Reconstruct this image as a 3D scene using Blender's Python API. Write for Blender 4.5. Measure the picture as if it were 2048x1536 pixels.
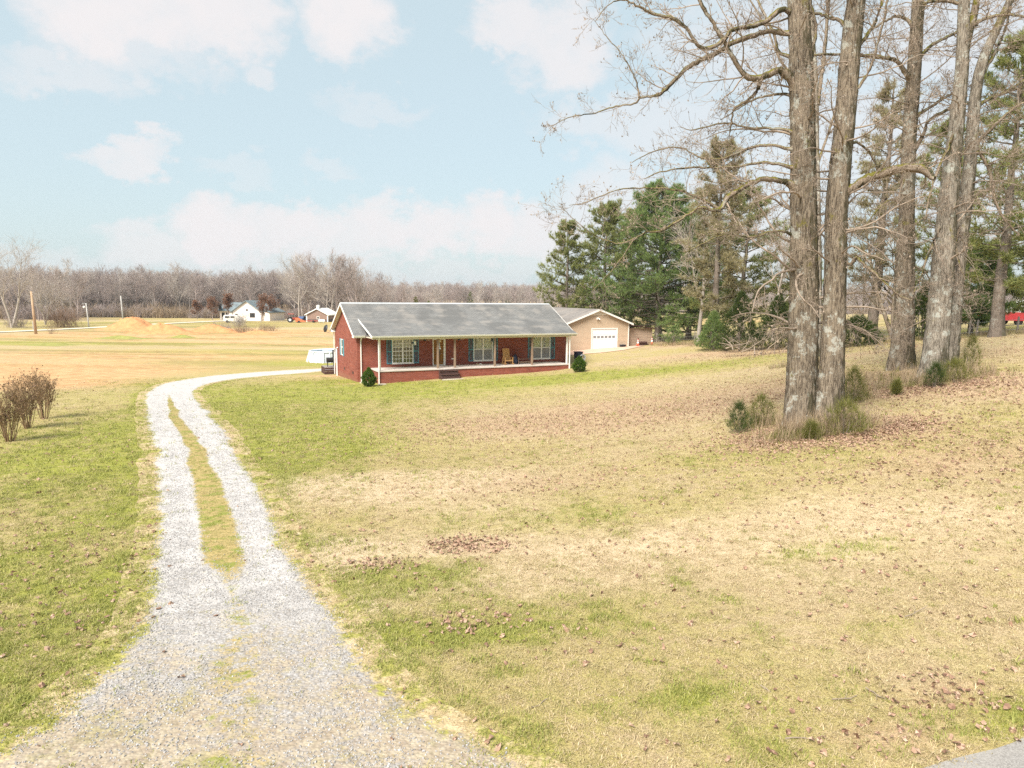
import bpy, math, random
import numpy as np
from mathutils import Vector, Matrix

for o in list(bpy.data.objects):
    bpy.data.objects.remove(o, do_unlink=True)
SC = bpy.context.scene
COL = SC.collection
PI = math.pi
rad = math.radians

# ------------------------------------------------------------------ camera
FPX, CZ = 1366.0, 5.0                       # focal length in photo pixels, camera height
PITCH = math.atan((768 - 590) / FPX)
ROLL = rad(0.6)
cam_data = bpy.data.cameras.new('camera')
cam_data.sensor_width = 36.0
cam_data.lens = FPX / 2048 * 36.0
cam_data.clip_start, cam_data.clip_end = 0.1, 9000
cam = bpy.data.objects.new('camera', cam_data)
COL.objects.link(cam)
CAM_R = Matrix.Rotation(PI / 2 - PITCH, 3, 'X') @ Matrix.Rotation(ROLL, 3, 'Z')
cam.matrix_world = Matrix.Translation((0, 0, CZ)) @ CAM_R.to_4x4()
SC.camera = cam

# ------------------------------------------------------------------ light, sky, exposure
SUN_EL, SUN_AZ = rad(46), rad(-148)         # azimuth from +Y towards +X: the sun stands behind the camera's left shoulder
SUN_DIR = Vector((math.sin(SUN_AZ) * math.cos(SUN_EL), math.cos(SUN_AZ) * math.cos(SUN_EL), math.sin(SUN_EL)))
sd = bpy.data.lights.new('sun', 'SUN')
sd.energy, sd.angle, sd.color = 1.5, rad(28), (1.0, 0.95, 0.87)
sun = bpy.data.objects.new('sun', sd)
COL.objects.link(sun)
sun.rotation_euler = (-SUN_DIR).to_track_quat('-Z', 'Y').to_euler()
SC.view_settings.view_transform = 'Standard'
SC.view_settings.look = 'None'
SC.view_settings.exposure = 2.44
SC.view_settings.gamma = 1.0
SC.view_settings.use_curve_mapping = False
SC.render.engine = 'CYCLES'
SC.cycles.max_bounces = 6
SC.cycles.transparent_max_bounces = 12
SC.cycles.use_denoising = False


class NT:
    """tiny helper round a node tree"""
    def __init__(self, tree):
        self.t = tree
    def n(self, kind, **kw):
        nd = self.t.nodes.new(kind)
        for k, v in kw.items():
            setattr(nd, k, v)
        return nd
    def l(self, a, b):
        self.t.links.new(a, b)
    def put(self, sock, v):
        if hasattr(v, 'is_output'):
            self.l(v, sock)
        else:
            sock.default_value = v
    def m(self, op, a, b=None, c=None, clamp=False):
        nd = self.n('ShaderNodeMath', operation=op, use_clamp=clamp)
        for i, v in enumerate((a, b, c)):
            if v is not None:
                self.put(nd.inputs[i], v)
        return nd.outputs[0]
    def ramp(self, x, a, b, lo=0.0, hi=1.0, smooth=True):
        nd = self.n('ShaderNodeMapRange', interpolation_type='SMOOTHSTEP' if smooth else 'LINEAR')
        for i, v in enumerate((x, a, b, lo, hi)):
            self.put(nd.inputs[i], v)
        return nd.outputs[0]
    def mix(self, f, a, b, blend='MIX'):
        nd = self.n('ShaderNodeMix', data_type='RGBA', blend_type=blend)
        self.put(nd.inputs[0], f)
        for i, v in ((6, a), (7, b)):
            if not hasattr(v, 'is_output') and len(v) == 3:
                v = (*v, 1)
            self.put(nd.inputs[i], v)
        return nd.outputs[2]
    def noise(self, vec, scale, detail=3, rough=0.55, dist=0.0, dims='3D'):
        nd = self.n('ShaderNodeTexNoise', noise_dimensions=dims)
        if vec is not None:
            self.l(vec, nd.inputs['Vector'])
        nd.inputs['Scale'].default_value = scale
        nd.inputs['Detail'].default_value = detail
        nd.inputs['Roughness'].default_value = rough
        nd.inputs['Distortion'].default_value = dist
        return nd.outputs[0]
    def vscale(self, vec, s):
        nd = self.n('ShaderNodeVectorMath', operation='MULTIPLY')
        self.l(vec, nd.inputs[0])
        nd.inputs[1].default_value = s
        return nd.outputs[0]
    def xyz(self, vec):
        nd = self.n('ShaderNodeSeparateXYZ')
        self.l(vec, nd.inputs[0])
        return nd.outputs
    def comb(self, x, y, z):
        nd = self.n('ShaderNodeCombineXYZ')
        for i, v in enumerate((x, y, z)):
            self.put(nd.inputs[i], v)
        return nd.outputs[0]


def build_sky():
    w = bpy.data.worlds.new('World')
    SC.world = w
    w.use_nodes = True
    w.node_tree.nodes.clear()
    T = NT(w.node_tree)
    tc = T.n('ShaderNodeTexCoord')
    d = tc.outputs['Generated']
    sky = T.n('ShaderNodeTexSky', sky_type='NISHITA')
    sky.sun_disc = False
    sky.sun_elevation, sky.sun_rotation = SUN_EL, SUN_AZ
    sky.altitude, sky.air_density, sky.dust_density, sky.ozone_density = 200, 1.0, 2.5, 1.5
    x, y, z = T.xyz(d)
    az = T.m('ARCTAN2', x, y)
    el = T.m('ARCSINE', z)
    # clouds live on the sky sphere: azimuth / elevation in degrees
    azd = T.m('MULTIPLY', az, 57.2958)
    eld = T.m('MULTIPLY', el, 57.2958)
    n1 = T.noise(T.vscale(d, (1, 1, 1.5)), 13, 6, 0.62)
    n2 = T.noise(T.vscale(d, (1.3, 1.1, 1.9)), 16, 6, 0.62)
    wa = T.m('MULTIPLY_ADD', T.m('SUBTRACT', n1, 0.5), 7.5, azd)
    we = T.m('MULTIPLY_ADD', T.m('SUBTRACT', n2, 0.5), 6.5, eld)
    def sky_blob(px, py, hw, hh, wt):
        """a cloud by the direction it is seen in: azimuth, elevation and half sizes in degrees"""
        v = Vector(CAM_R @ Vector(((px - 1024) / FPX, -(py - 768) / FPX, -1))).normalized()
        k = 57.2958 / FPX
        return (math.degrees(math.atan2(v.x, v.y)), math.degrees(math.asin(v.z)), hw * k, hh * k, wt)
    blobs = [sky_blob(*b_) for b_ in (
        (190, 20, 120, 85, 1), (330, 10, 140, 85, 1), (450, 15, 110, 75, .95), (250, 95, 150, 50, .55), (120, 145, 100, 34, .5), (690, 15, 95, 90, 1), (660, 70, 60, 45, .7),
        (512, 140, 42, 32, .6), (1030, 50, 95, 50, .85), (1130, 95, 100, 80, .85), (1190, 250, 130, 45, .5), (760, 220, 105, 28, .32), (230, 320, 60, 30, .75), (295, 305, 45, 34, .8),
        (470, 335, 75, 24, .25), (670, 337, 48, 28, .32), (300, 500, 95, 50, .7), (440, 465, 80, 70, 1), (540, 470, 75, 58, .9), (620, 455, 66, 58, .95), (700, 480, 80, 58, .85),
        (765, 452, 74, 62, .95), (870, 460, 85, 60, .95), (985, 448, 80, 66, 1), (1090, 470, 110, 70, .9), (1240, 440, 150, 110, .65), (1430, 470, 200, 120, .7), (1330, 250, 130, 70, .5), (1500, 90, 200, 90, .5),
        (1700, 300, 200, 120, .55), (1900, 60, 160, 90, .6), (2000, 400, 160, 120, .6), (640, 545, 600, 34, .45))]
    mask = T.ramp(T.noise(T.vscale(d, (1, 1, 2.2)), 2.3, 5, 0.6), 0.52, 0.66, 0.0, 0.8)            # scattered cloud over the whole sky
    inview = T.m('MULTIPLY', T.ramp(T.m('ABSOLUTE', azd), 52, 44), T.ramp(eld, 36, 31))
    mask = T.m('MULTIPLY', mask, T.m('SUBTRACT', 1.0, inview))
    wv = T.comb(wa, we, 0.0)
    for (a, e, ha, he, wt) in blobs:
        ma = T.n('ShaderNodeVectorMath', operation='MULTIPLY_ADD')
        T.l(wv, ma.inputs[0])
        ma.inputs[1].default_value = (1 / ha, 1 / he, 0)
        ma.inputs[2].default_value = (-a / ha, -e / he, 0)
        dp = T.n('ShaderNodeVectorMath', operation='DOT_PRODUCT')
        T.l(ma.outputs[0], dp.inputs[0])
        T.l(ma.outputs[0], dp.inputs[1])
        v = T.ramp(dp.outputs['Value'], 1.4, 0.2, 0.0, wt)
        mask = T.m('MAXIMUM', mask, v)
    fine = T.noise(d, 26, 5, 0.62)
    mask = T.m('MULTIPLY', mask, T.ramp(fine, 0.2, 0.6, 0.78, 1.0))
    # clear air with a thin pale veil, as under high haze
    k = T.n('ShaderNodeVectorMath', operation='SCALE')
    T.l(sky.outputs[0], k.inputs[0])
    k.inputs['Scale'].default_value = 1.0
    veil = T.mix(0.84, k.outputs[0], (2.34, 2.80, 2.87))
    col = T.mix(T.m('MULTIPLY', mask, 0.95), veil, (3.32, 3.18, 3.20))
    bg = T.n('ShaderNodeBackground')
    T.l(col, bg.inputs[0])
    bg.inputs[1].default_value = 0.051
    out = T.n('ShaderNodeOutputWorld')
    T.l(bg.outputs[0], out.inputs[0])
build_sky()

# ------------------------------------------------------------------ small helpers
_R = np.array(CAM_R)
_C = np.array([0, 0, CZ])
def ray(px, py):
    return -_R[:, 2] + _R[:, 0] * (px - 1024) / FPX - _R[:, 1] * (py - 768) / FPX
def at_drop(px, py, drop):
    d = ray(px, py)
    return _C + d * (drop / -d[2])
def at_depth(px, py, dep):
    d = ray(px, py)
    return _C + d * (dep / d[1])

def np_mesh(name, V, faces, smooth=False):
    """faces: list of (m,3) / (m,4) int arrays"""
    me = bpy.data.meshes.new(name)
    V = np.asarray(V, np.float32).reshape(-1, 3)
    me.vertices.add(len(V))
    me.vertices.foreach_set('co', V.ravel())
    faces = [np.asarray(f, np.int32) for f in faces if len(f)]
    nl = sum(f.size for f in faces)
    nf = sum(len(f) for f in faces)
    me.loops.add(nl)
    me.polygons.add(nf)
    me.loops.foreach_set('vertex_index', np.concatenate([f.ravel() for f in faces]))
    tot = np.concatenate([np.full(len(f), f.shape[1], np.int32) for f in faces])
    st = np.concatenate([[0], np.cumsum(tot)[:-1]]).astype(np.int32)
    me.polygons.foreach_set('loop_start', st)
    me.polygons.foreach_set('use_smooth', np.full(nf, smooth))
    me.update(calc_edges=True)
    me.validate()
    return me

def link(name, me, mat=None, parent=None, loc=None, rotz=0.0):
    o = bpy.data.objects.new(name, me)
    COL.objects.link(o)
    if mat is not None and me is not None and not me.materials:
        for q in (mat if isinstance(mat, (list, tuple)) else [mat]):
            me.materials.append(q)
    if parent is not None:
        o.parent = parent
    if loc is not None:
        o.location = loc
    o.rotation_euler = (0, 0, rotz)
    return o

def tag(o, label=None, cat=None, group=None, kind=None):
    for k, v in (('label', label), ('category', cat), ('group', group), ('kind', kind)):
        if v:
            o[k] = v
    return o

def thing(name, label, cat, loc=(0, 0, 0), rotz=0.0, group=None):
    o = bpy.data.objects.new(name, None)
    COL.objects.link(o)
    o.location = loc
    o.rotation_euler = (0, 0, rotz)
    o.empty_display_size = 0.2
    return tag(o, label, cat, group)

class MB:
    """collects simple solids, then links them as ONE mesh object"""
    def __init__(self):
        self.V, self.F = [], []
    def add(self, vs, fs):
        b = len(self.V)
        self.V += [tuple(v) for v in vs]
        self.F += [tuple(i + b for i in f) for f in fs]
        return self
    def box(self, x0, x1, y0, y1, z0, z1):
        return self.add([(x0, y0, z0), (x1, y0, z0), (x1, y1, z0), (x0, y1, z0), (x0, y0, z1), (x1, y0, z1), (x1, y1, z1), (x0, y1, z1)],
                        [(0, 3, 2, 1), (4, 5, 6, 7), (0, 1, 5, 4), (1, 2, 6, 5), (2, 3, 7, 6), (3, 0, 4, 7)])
    def prism(self, poly, a, b, axis='x'):
        """poly in the plane normal to axis, extruded from a to b"""
        n = len(poly)
        def P(t, q):
            return (t, q[0], q[1]) if axis == 'x' else ((q[0], t, q[1]) if axis == 'y' else (q[0], q[1], t))
        vs = [P(a, q) for q in poly] + [P(b, q) for q in poly]
        return self.add(vs, [tuple(range(n - 1, -1, -1)), tuple(range(n, 2 * n))] + [(i, (i + 1) % n, n + (i + 1) % n, n + i) for i in range(n)])
    def bar(self, a, b, w, h=None, up=(0, 0, 1)):
        h = h or w
        a, b = Vector(a), Vector(b)
        d = (b - a).normalized()
        s = d.cross(Vector(up))
        if s.length < 1e-4:
            s = d.cross(Vector((1, 0, 0)))
        s = s.normalized() * w / 2
        t = s.cross(d).normalized() * h / 2
        vs = [a - s - t, a + s - t, a + s + t, a - s + t, b - s - t, b + s - t, b + s + t, b - s + t]
        return self.add(vs, [(0, 3, 2, 1), (4, 5, 6, 7), (0, 1, 5, 4), (1, 2, 6, 5), (2, 3, 7, 6), (3, 0, 4, 7)])
    def tube(self, pts, r, k=8, caps=True):
        pts = [Vector(p) for p in pts]
        n = len(pts)
        rs = r if isinstance(r, (list, tuple)) else [r] * n
        vs = []
        for i, p in enumerate(pts):
            d = (pts[min(i + 1, n - 1)] - pts[max(i - 1, 0)]).normalized()
            ref = Vector((0, 0, 1)) if abs(d.z) < 0.9 else Vector((1, 0, 0))
            s = d.cross(ref).normalized()
            t = s.cross(d)
            vs += [p + (s * math.cos(2 * PI * j / k) + t * math.sin(2 * PI * j / k)) * rs[i] for j in range(k)]
        fs = [(i * k + j, i * k + (j + 1) % k, (i + 1) * k + (j + 1) % k, (i + 1) * k + j) for i in range(n - 1) for j in range(k)]
        if caps:
            fs += [tuple(range(k - 1, -1, -1)), tuple(range((n - 1) * k, n * k))]
        return self.add(vs, fs)
    def lathe(self, prof, k=16, c=(0, 0, 0)):
        vs = [(c[0] + r * math.cos(2 * PI * j / k), c[1] + r * math.sin(2 * PI * j / k), c[2] + z) for r, z in prof for j in range(k)]
        n = len(prof)
        fs = [(i * k + j, i * k + (j + 1) % k, (i + 1) * k + (j + 1) % k, (i + 1) * k + j) for i in range(n - 1) for j in range(k)]
        fs += [tuple(range(k - 1, -1, -1)), tuple(range((n - 1) * k, n * k))]
        return self.add(vs, fs)
    def mesh(self, name, smooth=False):
        me = bpy.data.meshes.new(name)
        me.from_pydata(self.V, [], self.F)
        me.update()
        if smooth:
            me.polygons.foreach_set('use_smooth', [True] * len(me.polygons))
        return me
    def build(self, name, mat, parent=None, smooth=False, bevel=0.0, label=None):
        o = link(name, self.mesh(name, smooth), mat, parent)
        if bevel:
            b = o.modifiers.new('bevel', 'BEVEL')
            b.width, b.segments, b.limit_method = bevel, 1, 'ANGLE'
        if label:
            o['label'] = label
        return o

def copy_thing(src, loc=None, rotz=None, scale=None):
    def cp(o, par):
        c = o.copy()
        COL.objects.link(c)
        c.parent = par
        for ch in o.children:
            cp(ch, c)
        return c
    r = cp(src, None)
    if loc is not None:
        r.location = loc
    if rotz is not None:
        r.rotation_euler[2] = rotz
    if scale is not None:
        r.scale = scale if hasattr(scale, '__len__') else (scale,) * 3
    return r

def scatter(name, pts, rot, scl, idx, sources, label, cat, parent=None):
    """one 'stuff' object: sources instanced on points by geometry nodes"""
    me = bpy.data.meshes.new(name)
    pts = np.asarray(pts, np.float32)
    me.vertices.add(len(pts))
    me.vertices.foreach_set('co', pts.ravel())
    for nm, typ, arr, key in (('rot', 'FLOAT_VECTOR', rot, 'vector'), ('scl', 'FLOAT', scl, 'value'), ('idx', 'INT', idx, 'value')):
        a = me.attributes.new(nm, typ, 'POINT')
        a.data.foreach_set(key, np.asarray(arr, np.int32 if typ == 'INT' else np.float32).ravel())
    me.update()
    src = bpy.data.collections.new(name + '_source')
    for s in sources:
        src.objects.link(s)
    ng = bpy.data.node_groups.new(name, 'GeometryNodeTree')
    ng.interface.new_socket('Geometry', in_out='INPUT', socket_type='NodeSocketGeometry')
    ng.interface.new_socket('Geometry', in_out='OUTPUT', socket_type='NodeSocketGeometry')
    T = NT(ng)
    gi, go = T.n('NodeGroupInput'), T.n('NodeGroupOutput')
    ci = T.n('GeometryNodeCollectionInfo')
    ci.inputs[0].default_value = src
    ci.inputs[1].default_value = True
    ci.inputs[2].default_value = True
    ip = T.n('GeometryNodeInstanceOnPoints')
    ip.inputs['Pick Instance'].default_value = True
    def attr(nm, dt):
        a = T.n('GeometryNodeInputNamedAttribute', data_type=dt)
        a.inputs[0].default_value = nm
        return a.outputs[0]
    T.l(gi.outputs[0], ip.inputs['Points'])
    T.l(ci.outputs[0], ip.inputs['Instance'])
    T.l(attr('idx', 'INT'), ip.inputs['Instance Index'])
    er = T.n('FunctionNodeEulerToRotation')
    T.l(attr('rot', 'FLOAT_VECTOR'), er.inputs[0])
    T.l(er.outputs[0], ip.inputs['Rotation'])
    T.l(attr('scl', 'FLOAT'), ip.inputs['Scale'])
    T.l(ip.outputs[0], go.inputs[0])
    o = link(name, me, None, parent)
    o.modifiers.new('scatter', 'NODES').node_group = ng
    return tag(o, label, cat, None, 'stuff')

# ------------------------------------------------------------------ materials
def new_mat(name):
    m = bpy.data.materials.new(name)
    m.use_nodes = True
    m.node_tree.nodes.clear()
    T = NT(m.node_tree)
    b = T.n('ShaderNodeBsdfPrincipled')
    o = T.n('ShaderNodeOutputMaterial')
    T.l(b.outputs[0], o.inputs[0])
    b.inputs['Specular IOR Level'].default_value = 0.25
    b.inputs['Roughness'].default_value = 0.8
    return m, T, b, o

def bump(T, b, h, strength=0.4, dist=0.02):
    n = T.n('ShaderNodeBump')
    n.inputs['Strength'].default_value = strength
    n.inputs['Distance'].default_value = dist
    T.l(h, n.inputs['Height'])
    T.l(n.outputs[0], b.inputs['Normal'])

def plain(name, col, rough=0.7, var=0.18, scale=6.0, metal=0.0, spec=0.25, bmp=0.0):
    """one colour with uneven tone and a little dirt"""
    m, T, b, o = new_mat(name)
    tc = T.n('ShaderNodeTexCoord').outputs['Object']
    n = T.noise(tc, scale, 4, 0.6)
    n2 = T.noise(tc, scale * 7.3, 3, 0.6)
    f = T.m('ADD', T.m('MULTIPLY', n, 0.65), T.m('MULTIPLY', n2, 0.35))
    lo = tuple(c * (1 - var) for c in col)
    hi = tuple(min(1, c * (1 + var)) for c in col)
    T.l(T.mix(T.ramp(f, 0.3, 0.7), lo, hi), b.inputs['Base Color'])
    b.inputs['Roughness'].default_value = rough
    b.inputs['Metallic'].default_value = metal
    b.inputs['Specular IOR Level'].default_value = spec
    if bmp:
        bump(T, b, n2, bmp, 0.01)
    return m

def leafy(name, cols, transl=0.5, rough=0.6):
    """foliage: colour per face island via random + broad tone by noise"""
    m, T, b, o = new_mat(name)
    g = T.n('ShaderNodeNewGeometry')
    tc = T.n('ShaderNodeTexCoord').outputs['Object']
    oi = T.n('ShaderNodeObjectInfo').outputs['Random']
    n = T.noise(tc, 0.9, 3, 0.6)
    f = T.m('FRACT', T.m('ADD', g.outputs['Random Per Island'], oi))
    f = T.m('ADD', T.m('MULTIPLY', f, 0.6), T.m('MULTIPLY', n, 0.4))
    cr = T.n('ShaderNodeValToRGB')
    els = cr.color_ramp.elements
    els[0].position, els[0].color = 0.15, (*cols[0], 1)
    els[1].position, els[1].color = 0.85, (*cols[-1], 1)
    for i, c in enumerate(cols[1:-1]):
        e = els.new(0.15 + 0.7 * (i + 1) / (len(cols) - 1))
        e.color = (*c, 1)
    T.l(f, cr.inputs[0])
    T.l(cr.outputs[0], b.inputs['Base Color'])
    b.inputs['Roughness'].default_value = rough
    if transl:
        tr = T.n('ShaderNodeBsdfTranslucent')
        T.l(cr.outputs[0], tr.inputs[0])
        mx = T.n('ShaderNodeMixShader')
        mx.inputs[0].default_value = transl
        T.l(b.outputs[0], mx.inputs[1])
        T.l(tr.outputs[0], mx.inputs[2])
        T.l(mx.outputs[0], o.inputs[0])
    return m

def bark(name, dark, light, lichen=(0.46, 0.47, 0.42), lich=0.5, moss=0.5, sc=1.0, mossc=(0.16, 0.14, 0.022)):
    m, T, b, o = new_mat(name)
    tc = T.n('ShaderNodeTexCoord').outputs['Object']
    st = T.vscale(tc, (1, 1, 0.11))
    wob = T.noise(tc, 2.0 * sc, 3)
    ridge = T.noise(st, 26 * sc, 5, 0.65, 0.6)
    fine = T.noise(T.vscale(tc, (1, 1, 0.35)), 70 * sc, 3, 0.6)
    f = T.m('ADD', T.m('MULTIPLY', ridge, 0.75), T.m('MULTIPLY', fine, 0.25))
    c = T.mix(T.ramp(f, 0.42, 0.57), dark, light)
    c = T.mix(T.m('MULTIPLY', T.ramp(wob, 0.35, 0.7), 0.35), c, tuple(x * 1.25 for x in light))
    ln = T.noise(tc, 1.9 * sc, 7, 0.78)
    lm = T.ramp(ln, 0.545, 0.60, 0, lich)
    c = T.mix(lm, c, lichen)
    mn = T.noise(T.vscale(tc, (1, 1, .6)), 1.5 * sc, 6, 0.75)
    nz = T.xyz(T.n('ShaderNodeNewGeometry').outputs['Normal'])[2]
    mm = T.m('ADD', T.m('MULTIPLY', nz, 0.30), mn)
    c = T.mix(T.ramp(mm, 0.60, 0.67, 0, moss), c, mossc)
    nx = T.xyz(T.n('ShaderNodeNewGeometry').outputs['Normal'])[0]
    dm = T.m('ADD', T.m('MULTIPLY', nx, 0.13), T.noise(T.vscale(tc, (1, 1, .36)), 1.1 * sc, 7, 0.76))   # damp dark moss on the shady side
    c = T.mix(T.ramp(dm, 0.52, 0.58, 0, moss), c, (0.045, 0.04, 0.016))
    T.l(c, b.inputs['Base Color'])
    b.inputs['Roughness'].default_value = 0.9
    bump(T, b, f, 0.9, 0.05)
    return m

def brick_mat():
    m, T, b, o = new_mat('brick')
    tc = T.n('ShaderNodeTexCoord').outputs['Object']
    x, y, z = T.xyz(tc)
    v = T.comb(T.m('ADD', x, y), z, 0.0)
    bt = T.n('ShaderNodeTexBrick')
    T.l(v, bt.inputs['Vector'])
    bt.inputs['Scale'].default_value = 1.0
    bt.inputs['Brick Width'].default_value = 0.215
    bt.inputs['Row Height'].default_value = 0.076
    bt.inputs['Mortar Size'].default_value = 0.007
    bt.inputs['Mortar Smooth'].default_value = 0.1
    bt.inputs['Bias'].default_value = -0.1
    bt.inputs['Color1'].default_value = (0.265, 0.062, 0.040, 1)
    bt.inputs['Color2'].default_value = (0.17, 0.033, 0.022, 1)
    bt.inputs['Mortar'].default_value = (0.30, 0.17, 0.13, 1)
    n = T.noise(tc, 1.3, 4, 0.6)
    rw_ = T.noise(T.comb(T.m('MULTIPLY', T.m('ADD', x, y), 0.7), T.m('MULTIPLY', z, 6.6), 0.0), 1.0, 3, .6)
    c = T.mix(T.ramp(rw_, .38, .62, 0, .45), bt.outputs[0], (0.13, 0.030, 0.020))
    c = T.mix(T.ramp(n, 0.35, 0.7, 0.0, 0.35), c, (0.33, 0.105, 0.07))
    dirt = T.ramp(T.m('MULTIPLY_ADD', T.noise(tc, 4.0, 4), 0.5, z), 0.55, 0.05, 0, 0.45)   # splashed soil along the foot
    c = T.mix(dirt, c, (0.27, 0.15, 0.09))
    T.l(c, b.inputs['Base Color'])
    b.inputs['Roughness'].default_value = 0.85
    bump(T, b, bt.outputs[1], -0.4, 0.01)
    return m

def shingle_mat(name, c1, c2):
    m, T, b, o = new_mat(name)
    tc = T.n('ShaderNodeTexCoord').outputs['Object']
    x, y, z = T.xyz(tc)
    bt = T.n('ShaderNodeTexBrick')
    T.l(T.comb(x, T.m('MULTIPLY', y, 1.08), 0.0), bt.inputs['Vector'])
    bt.inputs['Scale'].default_value = 1.0
    bt.inputs['Brick Width'].default_value = 0.32
    bt.inputs['Row Height'].default_value = 0.145
    bt.inputs['Mortar Size'].default_value = 0.02
    bt.inputs['Mortar Smooth'].default_value = 0.3
    bt.inputs['Color1'].default_value = (*c1, 1)
    bt.inputs['Color2'].default_value = (*c2, 1)
    bt.inputs['Mortar'].default_value = (*(k * 0.42 for k in c2), 1)
    big = T.noise(T.vscale(tc, (0.5, 0.25, 0.25)), 1.1, 5, 0.65)
    c = T.mix(T.ramp(big, 0.42, 0.62, 0, 0.8), bt.outputs[0], tuple(k * 0.55 for k in c2))       # algae streaks
    warm = T.noise(tc, 0.7, 3, 0.5)
    c = T.mix(T.ramp(warm, 0.48, 0.68, 0, 0.6), c, tuple(k * s for k, s in zip(c1, (1.22, 1.12, 1.04))))
    gr = T.noise(tc, 60, 2)
    c = T.mix(T.ramp(gr, 0.3, 0.7, 0, 0.3), c, tuple(k * 1.5 for k in c1))
    rowv = T.noise(T.vscale(tc, (0.12, 6.9, 0)), 1.0, 2)
    c = T.mix(T.ramp(rowv, .35, .65, 0, .35), c, tuple(k * 0.6 for k in c2))
    T.l(c, b.inputs['Base Color'])
    b.inputs['Roughness'].default_value = 0.9
    bump(T, b, bt.outputs[1], -0.5, 0.02)
    return m

def glass_mat(name, tint=(0.93, 0.95, 0.95)):
    m, T, b, o = new_mat(name)
    tr = T.n('ShaderNodeBsdfTransparent')
    tr.inputs[0].default_value = (*tint, 1)
    gl = T.n('ShaderNodeBsdfGlossy')
    gl.inputs['Roughness'].default_value = 0.03
    fr = T.n('ShaderNodeFresnel')
    fr.inputs[0].default_value = 1.55
    mx = T.n('ShaderNodeMixShader')
    T.l(T.m('MULTIPLY_ADD', fr.outputs[0], 0.9, 0.05, clamp=True), mx.inputs[0])
    T.l(tr.outputs[0], mx.inputs[1])
    T.l(gl.outputs[0], mx.inputs[2])
    T.l(mx.outputs[0], o.inputs[0])
    return m

def wood_mat(name, c1, c2, axis=2, sc=1.0):
    m, T, b, o = new_mat(name)
    tc = T.n('ShaderNodeTexCoord').outputs['Object']
    s = [9 * sc] * 3
    s[axis] = 0.8 * sc
    n = T.noise(T.vscale(tc, tuple(s)), 3.0, 5, 0.65, 0.8)
    n2 = T.noise(tc, 1.7, 3)
    c = T.mix(T.ramp(n, 0.35, 0.68), c1, c2)
    c = T.mix(T.ramp(n2, 0.4, 0.8, 0, 0.3), c, tuple(k * 0.7 for k in c1))
    T.l(c, b.inputs['Base Color'])
    b.inputs['Roughness'].default_value = 0.75
    bump(T, b, n, 0.2, 0.005)
    return m

M = {}
M['brick'] = brick_mat()
M['shingle'] = shingle_mat('roof_shingle', (0.225, 0.219, 0.210), (0.152, 0.150, 0.147))
M['shingle_garage'] = shingle_mat('garage_shingle', (0.27, 0.245, 0.225), (0.21, 0.19, 0.178))
M['shingle_blue'] = shingle_mat('far_house_shingle', (0.20, 0.245, 0.26), (0.16, 0.20, 0.22))
M['white'] = plain('white_paint', (0.78, 0.76, 0.72), 0.5, 0.05)
M['cream'] = plain('cream_paint', (0.70, 0.64, 0.54), 0.6, 0.06)
M['soffit'] = plain('soffit_vinyl', (0.66, 0.58, 0.46), 0.6, 0.06)
M['shutter'] = plain('teal_shutter', (0.085, 0.25, 0.31), 0.55, 0.10)
M['frame'] = plain('window_vinyl', (0.80, 0.79, 0.76), 0.4, 0.03)
M['glass'] = glass_mat('window_glass')
M['dark_room'] = plain('dark_interior', (0.03, 0.028, 0.026), 0.9, 0.2)
M['curtain'] = plain('curtain', (0.80, 0.77, 0.70), 0.9, 0.08, 3)
M['blind'] = plain('window_screen', (0.24, 0.24, 0.245), 0.8, 0.12, 12)
M['door'] = wood_mat('stained_door', (0.20, 0.085, 0.015), (0.34, 0.165, 0.03))
M['concrete'] = plain('concrete', (0.52, 0.46, 0.42), 0.85, 0.12, 1.2, bmp=0.15)
M['pad'] = plain('stained_concrete', (0.60, 0.40, 0.30), 0.85, 0.14, 0.6, bmp=0.1)
M['post'] = wood_mat('porch_post_wood', (0.20, 0.135, 0.095), (0.34, 0.24, 0.17))
M['brown_wood'] = wood_mat('brown_stained_wood', (0.055, 0.028, 0.024), (0.115, 0.06, 0.05), 0)
M['bench_wood'] = wood_mat('bench_wood', (0.16, 0.09, 0.07), (0.27, 0.16, 0.12), 0)
M['pine_wood'] = wood_mat('rocker_wood', (0.48, 0.25, 0.09), (0.62, 0.38, 0.17))
M['grey_wood'] = wood_mat('grey_wood', (0.22, 0.19, 0.17), (0.36, 0.31, 0.27))
M['pole_wood'] = wood_mat('pole_wood', (0.34, 0.22, 0.13), (0.50, 0.36, 0.24), 2, .4)
M['pole_grey'] = wood_mat('pole_grey', (0.36, 0.34, 0.32), (0.52, 0.50, 0.47), 2, .4)
M['siding'] = plain('tan_siding', (0.50, 0.385, 0.275), 0.65, 0.06, 1.5)
M['siding_dark'] = plain('brown_siding', (0.41, 0.30, 0.225), 0.75, 0.12, 2.0)
M['garage_door'] = plain('garage_door_white', (0.80, 0.80, 0.80), 0.45, 0.03)
M['metal'] = plain('galvanised_metal', (0.42, 0.43, 0.44), 0.45, 0.1, 5, 0.6)
M['grey_box'] = plain('meter_grey', (0.42, 0.43, 0.44), 0.5, 0.08)
M['black'] = plain('black_metal', (0.022, 0.021, 0.022), 0.5, 0.2, spec=0.4)
M['navy'] = plain('navy_plastic', (0.03, 0.035, 0.065), 0.5, 0.15)
M['cone'] = plain('cone_orange', (0.62, 0.10, 0.045), 0.55, 0.1)
M['reflect'] = plain('cone_white_band', (0.75, 0.74, 0.72), 0.4, 0.05)
M['pool_white'] = plain('pool_liner', (0.72, 0.76, 0.80), 0.45, 0.06, 2)
M['pool_grey'] = plain('pool_panel', (0.46, 0.49, 0.53), 0.5, 0.08, 2)
M['water'] = plain('pool_water', (0.25, 0.36, 0.42), 0.08, 0.08, 2, spec=0.5)
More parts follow.
